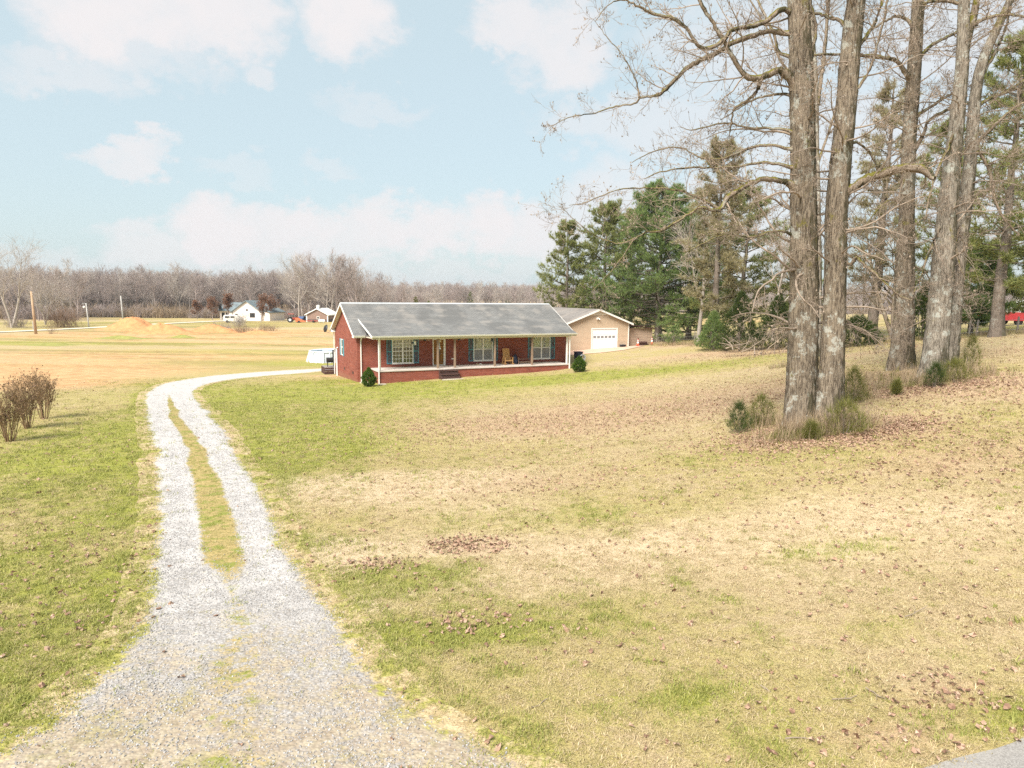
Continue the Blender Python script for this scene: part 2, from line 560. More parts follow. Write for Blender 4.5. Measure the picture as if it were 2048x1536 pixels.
M['clay'] = plain('red_clay', (0.50, 0.24, 0.105), 0.95, 0.22, 1.2, bmp=0.5)
M['tractor'] = plain('tractor_red', (0.42, 0.07, 0.04), 0.45, 0.12)
M['orange'] = plain('implement_orange', (0.55, 0.16, 0.07), 0.5, 0.12)
M['rubber'] = plain('tyre_rubber', (0.03, 0.028, 0.027), 0.85, 0.2)
M['barn'] = plain('barn_siding', (0.25, 0.165, 0.13), 0.7, 0.08, 1.0)
M['barn_dark'] = plain('barn_base', (0.12, 0.085, 0.08), 0.7, 0.1)
M['farwhite'] = plain('far_house_white', (0.76, 0.68, 0.64), 0.65, 0.05, .6)
M['red'] = plain('trailer_red', (0.45, 0.045, 0.05), 0.5, 0.1)
M['blue_paint'] = plain('blue_paint', (0.06, 0.10, 0.20), 0.4, 0.1)
M['stone'] = plain('splash_stone', (0.48, 0.42, 0.33), 0.9, 0.2, 5)
M['tan_fibre'] = plain('tan_fibre', (0.50, 0.40, 0.26), 0.9, 0.2, 9)

M['bark_oak'] = bark('tree_bark', (0.05, 0.036, 0.025), (0.235, 0.19, 0.14), lich=0.6, moss=0.7)
M['bark_grey'] = bark('tree_bark_grey', (0.075, 0.06, 0.045), (0.305, 0.265, 0.215), lich=0.75, moss=0.7)
M['bark_limb'] = bark('limb_bark', (0.10, 0.07, 0.05), (0.28, 0.22, 0.16), lich=0.4, moss=0.95, sc=1.6, mossc=(0.15, 0.135, 0.018))
M['twig'] = plain('twig_bark', (0.28, 0.22, 0.17), 0.85, 0.3, 1.3)
M['bark_pine'] = bark('pine_bark', (0.10, 0.078, 0.062), (0.21, 0.17, 0.14), lich=0.3, moss=0.45, mossc=(0.07, 0.085, 0.03))
M['bark_far'] = plain('far_bark', (0.34, 0.275, 0.25), 0.9, 0.2, 0.5)
M['bark_pale'] = plain('pale_bark', (0.42, 0.365, 0.32), 0.9, 0.2, 0.7)
M['needle'] = leafy('pine_needles', [(0.15, 0.175, 0.06), (0.26, 0.29, 0.10), (0.36, 0.38, 0.14), (0.46, 0.44, 0.20)])
M['needle_tan'] = leafy('pine_needles_browned', [(0.27, 0.25, 0.12), (0.37, 0.335, 0.18), (0.46, 0.395, 0.25), (0.54, 0.47, 0.33)])
M['needle_deep'] = leafy('pine_needles_deep', [(0.11, 0.17, 0.06), (0.20, 0.29, 0.10), (0.29, 0.37, 0.13), (0.39, 0.43, 0.17)])
M['cedar'] = leafy('cedar_foliage', [(0.045, 0.07, 0.02), (0.09, 0.125, 0.035), (0.155, 0.19, 0.05)])
M['young_cedar'] = leafy('young_cedar_foliage', [(0.13, 0.14, 0.035), (0.23, 0.23, 0.065), (0.34, 0.32, 0.10)])
M['boxwood'] = leafy('clipped_shrub_foliage', [(0.06, 0.11, 0.018), (0.12, 0.20, 0.03), (0.19, 0.28, 0.045)])
M['brown_leaf'] = leafy('brown_leaves', [(0.16, 0.07, 0.035), (0.27, 0.13, 0.07), (0.36, 0.19, 0.11)])
M['litter'] = leafy('fallen_leaves', [(0.11, 0.06, 0.042), (0.25, 0.145, 0.095), (0.37, 0.235, 0.16), (0.52, 0.385, 0.28)], 0.1)
M['dry_grass'] = leafy('dry_grass', [(0.29, 0.21, 0.11), (0.48, 0.375, 0.22), (0.64, 0.53, 0.34)], 0.2)
M['mid_grass'] = leafy('fading_grass', [(0.25, 0.205, 0.085), (0.40, 0.335, 0.16), (0.54, 0.445, 0.245)], 0.2)
M['green_grass'] = leafy('green_grass', [(0.17, 0.19, 0.04), (0.30, 0.31, 0.08), (0.43, 0.405, 0.13)], 0.25)
M['weed'] = leafy('dry_weeds', [(0.23, 0.16, 0.10), (0.34, 0.25, 0.17), (0.42, 0.32, 0.20)], 0.1)
M['shrub_stem'] = plain('shrub_stems', (0.235, 0.155, 0.085), 0.85, 0.3, 3)
M['seed_head'] = plain('seed_heads', (0.20, 0.125, 0.08), 0.9, 0.3, 5)
M['gravel_stone'] = leafy('gravel_stones', [(0.22, 0.205, 0.197), (0.34, 0.325, 0.317), (0.46, 0.445, 0.437)], 0.0, 0.9)

# ------------------------------------------------------------------ the lie of the land
CP = [(0, 1536, 5.0), (500, 1536, 4.95), (1024, 1536, 4.9), (1500, 1536, 4.8), (2048, 1536, 4.7),
      (0, 1200, 5.2), (500, 1200, 5.2), (1024, 1200, 5.1), (1500, 1200, 4.8), (2048, 1200, 4.4),
      (0, 1000, 5.45), (430, 1000, 5.38), (1024, 1000, 5.25), (1500, 1000, 4.7), (2048, 1000, 4.0),
      (0, 880, 5.65), (350, 880, 5.45), (700, 880, 5.6), (1000, 880, 5.5), (1300, 880, 5.0), (1620, 855, 4.1), (2048, 880, 3.6),
      (90, 800, 6.1), (340, 800, 6.2), (600, 820, 6.1), (900, 820, 6.0),
      (300, 770, 6.7), (640, 742, 7.3), (665, 750, 7.5), (716, 763, 6.98), (760, 769, 6.95), (900, 754, 6.62), (1135, 742, 6.5), (1300, 780, 5.4), (1300, 725, 5.6),
      (1124, 702, 5.5), (1190, 700, 5.42), (1256, 696, 5.25), (1170, 730, 6.05), (1230, 735, 5.85), (1290, 692, 5.1), (1320, 688, 5.0), (1450, 692, 4.6), (1600, 690, 4.2), (1700, 692, 3.8), (1800, 735, 3.1),
      (1870, 755, 3.15), (2040, 670, 2.1), (1500, 760, 4.55),
      (0, 760, 6.8), (0, 720, 7.3), (0, 690, 7.7), (72, 667, 8.0), (300, 690, 7.7), (300, 660, 8.0), (500, 700, 7.6), (600, 670, 7.95),
      (500, 641, 8.4), (640, 642, 8.35), (0, 660, 8.2), (640, 700, 7.75), (1360, 640, 5.2), (1720, 640, 4.0), (1960, 654, 2.55)]
CPW = [(-15, -10, -5.0), (15, -10, -4.6), (-40, 5, -5.4), (40, 5, -3.4), (0, -60, -5), (60, 60, -1.6), (-80, 30, -6), (100, 30, -1),
       (150, 100, -2.2), (-150, 60, -7), (80, -40, -3), (-80, -40, -5.5), (-300, 250, -8.8), (0, 250, -9), (150, 220, -5.5), (300, 300, -5),
       (-350, 80, -8), (0, 450, -10), (350, 60, -2), (-300, 450, -9.5), (300, 500, -8), (6, 80, -6.4), (-5, 95, -7.5)]
_cp = np.array([at_drop(*c) for c in CP] + [(x, y, z + CZ) for x, y, z in CPW])
def _phi(r):
    return np.where(r > 0, r * r * np.log(np.maximum(r, 1e-9)), 0.0)
_n = len(_cp)
_s = 40.0
_q = _cp[:, :2] / _s
_A = np.zeros((_n + 3, _n + 3))
_A[:_n, :_n] = _phi(np.linalg.norm(_q[:, None] - _q[None], axis=2)) + np.eye(_n) * 0.012
_A[:_n, _n:] = np.c_[np.ones(_n), _q]
_A[_n:, :_n] = _A[:_n, _n:].T
_W = np.linalg.solve(_A, np.r_[_cp[:, 2], np.zeros(3)])
def hgt(x, y):
    """ground height"""
    x, y = np.broadcast_arrays(np.asarray(x, float), np.asarray(y, float))
    sh = x.shape
    P = np.c_[x.ravel(), y.ravel()] / _s
    r = np.hypot(x.ravel(), y.ravel())
    far = np.clip((r - 260) / 300, 0, 1)
    far = far * far * (3 - 2 * far)
    Q = P * np.minimum(1, 520 / np.maximum(r, 1))[:, None]
    out = np.empty(len(P))
    for i in range(0, len(P), 20000):
        q = Q[i:i + 20000]
        out[i:i + 20000] = _phi(np.linalg.norm(q[:, None] - _q[None], axis=2)) @ _W[:_n] + _W[_n] + q @ _W[_n + 1:]
    out = out * (1 - far) + (CZ - 9.5) * far
    return out.reshape(sh)
def hz(x, y):
    return float(hgt(x, y))
def gpt(px, py):
    """where the sight line through a photo pixel meets the ground"""
    d = ray(px, py)
    t0, t1 = 2.0, 2.0
    while t1 < 3000:
        p = _C + d * t1
        if p[2] < hz(p[0], p[1]):
            break
        t0, t1 = t1, t1 * 1.06
    for _ in range(30):
        m = (t0 + t1) / 2
        p = _C + d * m
        if p[2] < hz(p[0], p[1]):
            t1 = m
        else:
            t0 = m
    return p
def gcol(px, dep):
    """ground point in the image column px at a given depth"""
    d = ray(px, 700)
    p = _C + d * (dep / d[1])
    return np.array([p[0], p[1], hz(p[0], p[1])])

# ------------------------------------------------------------------ driveway: edges in plan
EDGE = [(-60, 1560, 1090, 1565), (20, 1500, 1000, 1510), (110, 1450, 885, 1455), (170, 1400, 800, 1400), (222, 1350, 742, 1350), (255, 1300, 700, 1300), (283, 1250, 662, 1250),
        (298, 1200, 627, 1200), (308, 1150, 600, 1150), (317, 1100, 575, 1100), (322, 1050, 550, 1050), (325, 1000, 527, 1000), (317, 950, 500, 950),
        (308, 900, 466, 900), (303, 870, 449, 870), (297, 840, 429, 840), (293, 820, 413, 822), (291, 803, 399, 806), (293, 790, 389, 793), (301, 780, 387, 784),
        (322, 770, 395, 776), (355, 762, 412, 769), (400, 755, 445, 762), (450, 749.5, 490, 756), (510, 745, 550, 750.5), (580, 740.5, 610, 745.5), (640, 737.5, 652, 741.8)]
DL = [gpt(a, b)[:2] for a, b, c, d in EDGE]
DR = [gpt(c, d)[:2] for a, b, c, d in EDGE]
_e = (np.array(DL[-1]) - np.array(DL[-2]))
_e /= np.linalg.norm(_e)
_e2 = np.array([0.906, 0.423])
for k in range(1, 7):                         # on behind the house
    _e = _e * 0.6 + _e2 * 0.4
    _e /= np.linalg.norm(_e)
    DL.append(DL[-1] + _e * 3)
    DR.append(DR[-1] + _e * 3)
DL, DR = np.array(DL), np.array(DR)
def resample(P, n):
    P = np.asarray(P, float)
    s = np.r_[0, np.cumsum(np.linalg.norm(np.diff(P, axis=0), axis=1))]
    # Catmull-Rom through the points, then even spacing
    m = len(P)
    tt = np.linspace(0, m - 1.0001, n * 4)
    i = tt.astype(int)
    t = (tt - i)[:, None]
    g = lambda k: P[np.clip(k, 0, m - 1)]
    p0, p1, p2, p3 = g(i - 1), g(i), g(i + 1), g(i + 2)
    Q = 0.5 * (2 * p1 + (p2 - p0) * t + (2 * p0 - 5 * p1 + 4 * p2 - p3) * t ** 2 + (3 * p1 - p0 - 3 * p2 + p3) * t ** 3)
    s = np.r_[0, np.cumsum(np.linalg.norm(np.diff(Q, axis=0), axis=1))]
    u = np.linspace(0, s[-1], n)
    return np.stack([np.interp(u, s, Q[:, k]) for k in range(Q.shape[1])], 1), s[-1]
NS = 420
_DC, DLEN = resample((DL + DR) / 2, NS)
def along(P):                                # resample both edges by the centre line's stations
    m = len(P)
    C = (DL + DR) / 2
    s = np.r_[0, np.cumsum(np.linalg.norm(np.diff(C, axis=0), axis=1))]
    u = np.linspace(0, s[-1], NS)
    i = np.clip(np.searchsorted(s, u, 'right') - 1, 0, m - 2)
    t = ((u - s[i]) / (s[i + 1] - s[i]))[:, None]
    g = lambda k: P[np.clip(k, 0, m - 1)]
    p0, p1, p2, p3 = g(i - 1), g(i), g(i + 1), g(i + 2)
    return 0.5 * (2 * p1 + (p2 - p0) * t + (2 * p0 - 5 * p1 + 4 * p2 - p3) * t ** 2 + (3 * p1 - p0 - 3 * p2 + p3) * t ** 3)
EL_, ER_ = along(DL), along(DR)
rng = np.random.default_rng(7)
def wobble(n, octs, seed):
    r = np.random.default_rng(seed)
    x = np.linspace(0, 1, n)
    return sum(a * np.interp(x, np.linspace(0, 1, k + 2), r.normal(size=k + 2)) for k, a in octs)
_dirn = (ER_ - EL_) / np.linalg.norm(ER_ - EL_, axis=1)[:, None]
EL_ = EL_ + _dirn * wobble(NS, [(40, .05), (110, .035)], 3)[:, None]
ER_ = ER_ + _dirn * wobble(NS, [(40, .06), (110, .04)], 4)[:, None]
# grassy middle strip: start / end across the drive by photo row
_st_rows = np.array([1560, 1420, 1350, 1300, 1250, 1180, 1150, 1130, 1100, 1050, 1000, 950, 900, 870, 850, 830, 800, 785, 770, 740])
_st_lo = np.array([.38, .40, .40, .38, .42, .44, .42, .33, .34, .34, .34, .35, .39, .38, .34, .34, .42, .5, .5, .5])
_st_hi = np.array([.57, .57, .60, .60, .57, .57, .63, .68, .69, .68, .67, .65, .64, .58, .54, .52, .52, .5, .5, .5])
_st_w = np.array([.40, .45, .5, .5, .42, .42, .6, .8, .95, 1, 1, 1, 1, 1, .95, .9, .8, .2, 0, 0])

# ------------------------------------------------------------------ masks on the ground (what grows where)
BL = []
def blob(px, py, rx, ry, w, ch, ang=0.0):
    p = gpt(px, py)
    BL.append((p[0], p[1], rx, ry, w, ch, ang))
# ch 0 green, 1 leaf litter, 2 bare clay / tan field, 3 straw
for a in [(60, 1440, 3.0, 2.2, .9, 0), (200, 1250, 2.0, 3, .6, 0), (60, 1150, 3, 3, .35, 0), (280, 1000, .7, 5, .8, 0), (285, 850, .8, 8, .9, 0), (270, 900, .9, 5, .7, 0), (390, 800, .9, 3.5, 1.0, 0), (405, 840, .8, 4, .8, 0),
          (300, 770, 3, 2, .5, 0), (150, 900, 8, 9, .45, 0), (60, 760, 14, 6, .55, 0), (250, 740, 16, 4, .6, 0), (430, 725, 18, 5, .6, 0), (620, 725, 12, 5, .55, 0), (690, 765, 3.5, 3, 1.0, 0), (560, 790, 9, 9, .5, 0), (760, 790, 8, 4, .6, 0),
          (800, 774, 7, 2, .8, 0), (1000, 765, 8, 3, .7, 0), (1100, 756, 5, 3, .7, 0), (500, 850, 5, 6, .5, 0), (470, 960, 2, 4, .4, 0), (700, 860, 6, 6, .4, 0), (600, 900, 3, 3, .4, 0),
          (820, 1150, 1.6, .8, .8, 0), (640, 1085, .8, .4, 1.0, 0), (930, 1270, 1.3, .35, 1.0, 0), (830, 1250, .35, .2, 1.1, 0), (760, 1160, 1.0, .8, .6, 0), (1050, 1240, 2.2, 1.1, .5, 0), (1180, 1030, 3, 1, .5, 0), (1720, 1090, .9, .25, .8, 0), (1650, 1105, .8, .3, .7, 0), (1460, 910, 4, 1.2, .35, 0),
          (1650, 1500, .8, .3, .7, 0), (1970, 1442, .6, .25, 1.1, 0), (1500, 1400, 2.5, 1.0, .35, 0), (1950, 1445, .5, .3, 1., 0), (2020, 1410, .4, .3, 1., 0), (1240, 1420, .5, .2, .6, 0), (1005, 1345, .25, .1, 1., 0), (1000, 1500, .9, .4, .35, 0), (1380, 1390, .35, .2, .7, 0), (1740, 1260, .6, .3, .4, 0),
          (1700, 745, 5, 2, .4, 0), (1500, 725, 7, 2.5, .25, 0), (1350, 735, 8, 4, .22, 0), (1250, 750, 8, 5, .35, 0), (1600, 705, 8, 2, .4, 0), (1850, 900, 3, 2, .45, 0), (1500, 890, 2, 1.5, .5, 0), (1900, 740, 3, 4, .3, 0), (1820, 790, 2, 2, .4, 0), (2000, 830, 3, 2, .35, 0),
          (150, 680, 30, 9, .5, 0), (60, 685, 30, 5, .5, 0), (450, 655, 25, 15, .3, 0), (250, 645, 30, 12, .5, 0), (400, 690, 20, 5, .3, 0), (1360, 650, 30, 20, .4, 0), (560, 705, 14, 4, .35, 0),
          (300, 705, 18, 4, .4, 0), (1720, 665, 12, 6, .4, 0), (1960, 660, 9, 5, .5, 0),
          # leaf litter
          (1230, 830, 9, 5, .55, 1), (1050, 850, 7, 4, .5, 1), (1350, 800, 8, 4, .55, 1), (1500, 780, 7, 3, .5, 1), (930, 1090, .7, .45, 1.3, 1), (1000, 1100, .6, .3, .6, 1), (1640, 870, 2.6, 1.3, 1.4, 1), (1760, 850, 1.4, 1.4, .9, 1), (1560, 865, 1.2, .8, .9, 1),
          (1850, 765, 2.6, 2.6, 1.2, 1), (1730, 780, 1.6, 2, .7, 1), (1950, 900, 3, 2, .6, 1), (1980, 780, 3, 4, .6, 1), (2030, 700, 5, 4, .6, 1), (1850, 940, 2, 1.2, .4, 1), (1000, 975, 2.5, 1, .4, 1), (1150, 950, 3, 1.6, .45, 1),
          (760, 1130, .7, .3, .8, 1), (930, 1245, .8, .3, .7, 1), (1130, 1290, 1.5, .6, .45, 1), (1450, 705, 8, 2.0, 1.0, 1), (1600, 700, 8, 2.0, 1.0, 1), (1340, 692, 5, 2.0, .9, 1), (1750, 705, 6, 2, .7, 1),
          (220, 1080, 1.8, 1.6, .5, 1), (100, 1250, 2, 1.5, .35, 1), (1900, 1390, .8, .35, 1.0, 1), (1750, 1480, 1.0, .35, .6, 1), (1850, 1490, .8, .25, .7, 1), (820, 1500, .7, .3, .8, 1), (900, 1390, .6, .3, .3, 1), (1280, 1490, .4, .2, .5, 1),
          # clay and tan ploughed field
          (60, 750, 9, 5, 1.0, 2), (0, 770, 8, 5, 1.0, 2), (120, 735, 16, 6, .8, 2), (40, 715, 30, 7, .5, 2), (250, 712, 22, 5, .3, 2), (0, 700, 40, 5, .3, 2), (500, 695, 22, 4, .35, 2), (620, 688, 14, 6, .5, 2), (300, 668, 20, 10, .5, 2), (430, 660, 12, 7, 1.1, 2), (530, 664, 14, 8, 1.0, 2), (340, 672, 14, 7, .9, 2), (260, 665, 12, 8, .8, 2), (600, 668, 20, 9, .35, 2), (310, 683, 35, 2.0, .6, 2), (560, 682, 30, 2.0, .6, 2),
          (100, 672, 30, 4, .5, 2), (1330, 715, 3.5, 1.6, .35, 2), (660, 752, 2.0, .8, .7, 2), (690, 768, 1.2, .5, .6, 2), (1450, 640, 60, 20, .25, 2), (980, 1480, 1.0, .3, .3, 2), (860, 1460, .5, .3, .8, 2),
          # bleached straw
          (850, 960, 3.6, 1.6, .9, 3), (700, 980, 2.4, 1.4, .7, 3), (950, 1020, 3, 1.4, .5, 3), (650, 1120, .8, 1.2, .9, 3), (800, 1090, 2.2, 1.0, .5, 3), (1300, 900, 4, 2.2, .45, 3), (1150, 1110, 3, 1.4, .6, 3), (1900, 1040, 4, 2, .5, 3), (1500, 1020, 4, 2, .35, 3), (1600, 1180, 3, 1.5, .4, 3), (700, 1220, .7, .8, .7, 3), (760, 1330, .5, .7, .6, 3), (1800, 1330, 2, 1, .4, 3),
          (450, 1010, .4, 3, .5, 3), (560, 1060, .5, 1.6, .7, 3), (1000, 1180, 2, .9, .4, 3), (1250, 760, 10, 4, .3, 3)]:
    blob(*a)
BLA = np.array(BL)
# the verge keeps to the drive: distance to the drive's centre line
def drive_dist(x, y):
    P = np.c_[np.ravel(x), np.ravel(y)]
    d = np.full(len(P), 1e9)
    t = np.zeros(len(P))
    near = (P[:, 0] > -45) & (P[:, 0] < 12) & (P[:, 1] < 90) & (P[:, 1] > 0)
    ii = np.nonzero(near)[0]
    poly = np.concatenate([EL_[::3], ER_[::-3]])
    a, b = poly, np.roll(poly, -1, 0)
    e = b - a
    for k in range(0, len(ii), 8000):
        j = ii[k:k + 8000]
        q = P[j][:, None]
        t_ = np.clip(((q - a) * e).sum(2) / np.maximum((e * e).sum(1), 1e-9), 0, 1)
        dd = np.linalg.norm(q - (a + t_[..., None] * e), axis=2).min(1)
        cr = (a[:, 1] > q[..., 1]) != (b[:, 1] > q[..., 1])
        xi = a[:, 0] + (q[..., 1] - a[:, 1]) * e[:, 0] / np.where(np.abs(e[:, 1]) < 1e-9, 1e-9, e[:, 1])
        ins = (cr & (q[..., 0] < xi)).sum(1) % 2 == 1
        d[j] = np.where(ins, -dd, dd)
    return d.reshape(np.shape(x))
def gmask(x, y):
    x, y = np.asarray(x, float), np.asarray(y, float)
    out = np.zeros(x.shape + (4,))
    out[..., 0] = 0.28
    out[..., 0] += 0.11 * np.clip((-x - 4) / 10, 0, 1)                # the left lawn stays greener
    out[..., 0] -= 0.12 * np.clip((x - 2) / 12, 0, 1) * (y < 45)
    for (bx, by, rx, ry, w, ch, an) in BLA:
        q = ((x - bx) / rx) ** 2 + ((y - by) / ry) ** 2
        out[..., int(ch)] += w * np.exp(-q * 0.9)
    dd = drive_dist(x, y)
    verge = np.exp(-((dd - 0.35) / 0.45) ** 2)
    out[..., 0] += 0.35 * verge * (x < 40)
    far = np.clip((np.hypot(x, y) - 85) / 60, 0, 1)
    out[..., 2] += 0.15 * far
    rr = np.hypot(x, y)
    wood = np.clip((y - np.where(x < 45 - .0 * y, np.where(x < -.62 * y, 190, 228), 400)) / 14, 0, 1)
    out[..., 1] += 1.3 * wood
    out[..., 2] *= 1 - wood
    out[..., 0] *= 1 - 0.75 * np.clip(out[..., 2], 0, 1)
    out[..., 0] *= 1 - 0.5 * np.clip(out[..., 1], 0, 1)
    return np.clip(out, 0, 1)

def graded(a0, a1, fine, lo, hi, g):
    xs = list(np.arange(a0, a1 + 1e-6, fine))
    s = fine
    while xs[-1] < hi:
        s *= g
        xs.append(xs[-1] + s)
    s = fine
    while xs[0] > lo:
        s *= g
        xs.insert(0, xs[0] - s)
    return np.array(xs)
gx = graded(-28, 32, 0.42, -2600, 2600, 1.085)
gy = graded(4, 80, 0.42, -300, 3400, 1.075)
GX, GY = np.meshgrid(gx, gy, indexing='ij')
GZ = hgt(GX, GY)
nx, ny = GX.shape
V = np.stack([GX, GY, GZ], -1).reshape(-1, 3)
I = np.arange(nx * ny).reshape(nx, ny)
F = np.stack([I[:-1, :-1], I[1:, :-1], I[1:, 1:], I[:-1, 1:]], -1).reshape(-1, 4)
gme = np_mesh('ground', V, [F], True)
ca = gme.attributes.new('cover', 'FLOAT_COLOR', 'POINT')
ca.data.foreach_set('color', gmask(GX, GY).astype(np.float32).ravel())

def ground_mat():
    m, T, b, o = new_mat('lawn_and_field')
    tc = T.n('ShaderNodeTexCoord').outputs['Object']
    at = T.n('ShaderNodeAttribute', attribute_name='cover')
    sp = T.n('ShaderNodeSeparateColor')
    T.l(at.outputs['Color'], sp.inputs[0])
    g, lf, cl = sp.outputs
    st = at.outputs['Alpha']
    big = T.noise(tc, 0.16, 4, 0.6)
    mid = T.noise(tc, 0.9, 5, 0.65)
    sml = T.noise(tc, 5.5, 4, 0.7)
    fin = T.noise(tc, 38, 3, 0.7)
    fin2 = T.noise(T.vscale(tc, (1, 1, 1)), 95, 2, 0.6)
    def var(a, b2, c, k):
        return T.m('ADD', T.m('ADD', T.m('MULTIPLY', T.m('SUBTRACT', big, .5), a), T.m('MULTIPLY', T.m('SUBTRACT', mid, .5), b2)), T.m('MULTIPLY', T.m('SUBTRACT', sml, .5), c)) if k is None else None
    mot = T.noise(tc, 2.3, 5, 0.7)
    v = T.m('ADD', var(0.6, 1.0, 1.1, None), T.m('MULTIPLY', T.m('SUBTRACT', mot, .5), 1.1))
    band_ = T.noise(T.vscale(tc, (0.012, 0.10, 1)), 1.0, 4, 0.65)          # mown and tilled strips of the far field
    yy = T.ramp(T.xyz(tc)[1], 45, 95)
    v = T.m('ADD', v, T.m('MULTIPLY', T.m('MULTIPLY', T.m('SUBTRACT', band_, .5), 3.4), yy))
    straw = T.mix(T.ramp(fin, .3, .7), (0.31, 0.23, 0.125), (0.50, 0.395, 0.245))
    olive = T.mix(T.ramp(fin, .3, .7), (0.28, 0.225, 0.085), (0.45, 0.37, 0.17))
    green = T.mix(T.ramp(fin, .3, .7), (0.19, 0.20, 0.035), (0.33, 0.32, 0.07))
    gf = T.m('ADD', g, v)
    c = T.mix(T.ramp(gf, 0.10, 0.48), straw, olive)
    c = T.mix(T.ramp(gf, 0.58, 1.08), c, green)
    bleach = T.mix(T.ramp(fin, .3, .7), (0.47, 0.355, 0.23), (0.60, 0.48, 0.335))
    c = T.mix(T.m('MULTIPLY', T.ramp(T.m('ADD', st, T.m('MULTIPLY', v, 0.6)), 0.25, 0.8), 0.9), c, bleach)
    leaf = T.mix(T.ramp(sml, .35, .65), (0.30, 0.185, 0.115), (0.50, 0.355, 0.24))
    c = T.mix(T.ramp(T.m('ADD', lf, T.m('MULTIPLY', v, 0.75)), 0.25, 0.95, 0, 0.72), c, leaf)
    clay = T.mix(T.ramp(mid, .3, .7), (0.43, 0.225, 0.105), (0.55, 0.36, 0.19))
    c = T.mix(T.ramp(T.m('ADD', cl, T.m('MULTIPLY', v, 0.55)), 0.15, 0.75, 0, 0.92), c, clay)
    strip2 = T.noise(T.vscale(tc, (0.035, 0.16, 1)), 1.0, 6, 0.72, 0.4)
    c = T.mix(T.m('MULTIPLY', T.ramp(strip2, .49, .57, 0, .8), yy), c, T.mix(T.ramp(mid, .4, .6), (0.22, 0.165, 0.07), (0.27, 0.235, 0.075)))
    c = T.mix(T.m('MULTIPLY', T.ramp(strip2, .46, .36, 0, .6), yy), c, (0.46, 0.35, 0.17))
    tone = T.m('ADD', T.m('MULTIPLY', fin2, 0.5), T.m('MULTIPLY', sml, 0.5))
    c = T.mix(T.ramp(tone, .3, .7, 0.0, 1.0), c, T.mix(T.ramp(fin2, .3, .7), (0.30, 0.30, 0.30), (0.68, 0.68, 0.68)), 'OVERLAY')
    T.l(c, b.inputs['Base Color'])
    b.inputs['Roughness'].default_value = 0.95
    b.inputs['Specular IOR Level'].default_value = 0.1
    h = T.m('ADD', T.m('MULTIPLY', fin, 0.6), T.m('MULTIPLY', sml, 0.8))
    bump(T, b, h, 0.7, 0.06)
    return m
M['ground'] = ground_mat()
tag(link('ground', gme, M['ground']), 'wide lawn and fields of fading winter grass', 'ground', kind='structure')

# ------------------------------------------------------------------ gravel drive
NA = 49
tt = np.linspace(0, 1, NA)
EX = 0.55                                    # the sheet runs on under the turf so that its edge can fray
_w = np.linalg.norm(ER_ - EL_, axis=1)
_mL, _mR = EL_ - _dirn * EX, ER_ + _dirn * EX
DP = _mL[:, None, :] * (1 - tt)[None, :, None] + _mR[:, None, :] * tt[None, :, None]
S_ = -EX + tt[None] * (_w[:, None] + 2 * EX)
U_ = S_ / _w[:, None]
D_IN = np.minimum(S_, _w[:, None] - S_)
def drive_lift(u, d_in):
    """gravel stands a little proud of the turf, wheel tracks pressed in"""
    return 0.010 + 0.016 * np.clip(d_in / .2, 0, 1) - 0.010 * (np.exp(-((u - .24) / .1) ** 2) + np.exp(-((u - .78) / .1) ** 2))
DZ = hgt(DP[..., 0], DP[..., 1]) + np.maximum(drive_lift(U_, D_IN), .006)
DV = np.concatenate([DP, DZ[..., None]], -1)
DVe = DV.copy()
I = np.arange(NS * NA).reshape(NS, NA)
F = np.stack([I[:-1, :-1], I[:-1, 1:], I[1:, 1:], I[1:, :-1]], -1).reshape(-1, 4)
dme = np_mesh('driveway', DV.reshape(-1, 3), [F], True)
# photo row of each station gives the width of the grassy strip there
_cs = (EL_ + ER_) / 2
_cz = hgt(_cs[:, 0], _cs[:, 1])
_rel = np.c_[_cs, _cz] - _C
_cc = _rel @ _R
_rows = 768 - FPX * _cc[:, 1] / -_cc[:, 2]
_rows = np.maximum.accumulate(_rows[::-1])[::-1]
lo = np.interp(-_rows, -_st_rows, _st_lo)
hi = np.interp(-_rows, -_st_rows, _st_hi)
wt = np.interp(-_rows, -_st_rows, _st_w)
mid_, half = (lo + hi) / 2, np.maximum((hi - lo) / 2, .03)
band = wt[:, None] * np.exp(-((U_ - mid_[:, None]) / half[:, None]) ** 4 * 0.9)
def band_at(i, u):
    return wt[i] * np.exp(-((u - mid_[i]) / half[i]) ** 4 * 0.9)
edge = np.clip(.5 - D_IN / np.interp(-_rows, [-1500, -1100, -800], [1.3, .9, .7])[:, None], 0, 1)
worn = np.interp(-_rows, [-1560, -1380, -1250, -1150, -900, 0], [.95, .68, .45, .25, .05, 0])[:, None] * np.ones((1, NA))
att = np.stack([band, edge, worn, np.ones_like(band)], -1)
a_ = dme.attributes.new('cover', 'FLOAT_COLOR', 'POINT')
a_.data.foreach_set('color', att.astype(np.float32).ravel())
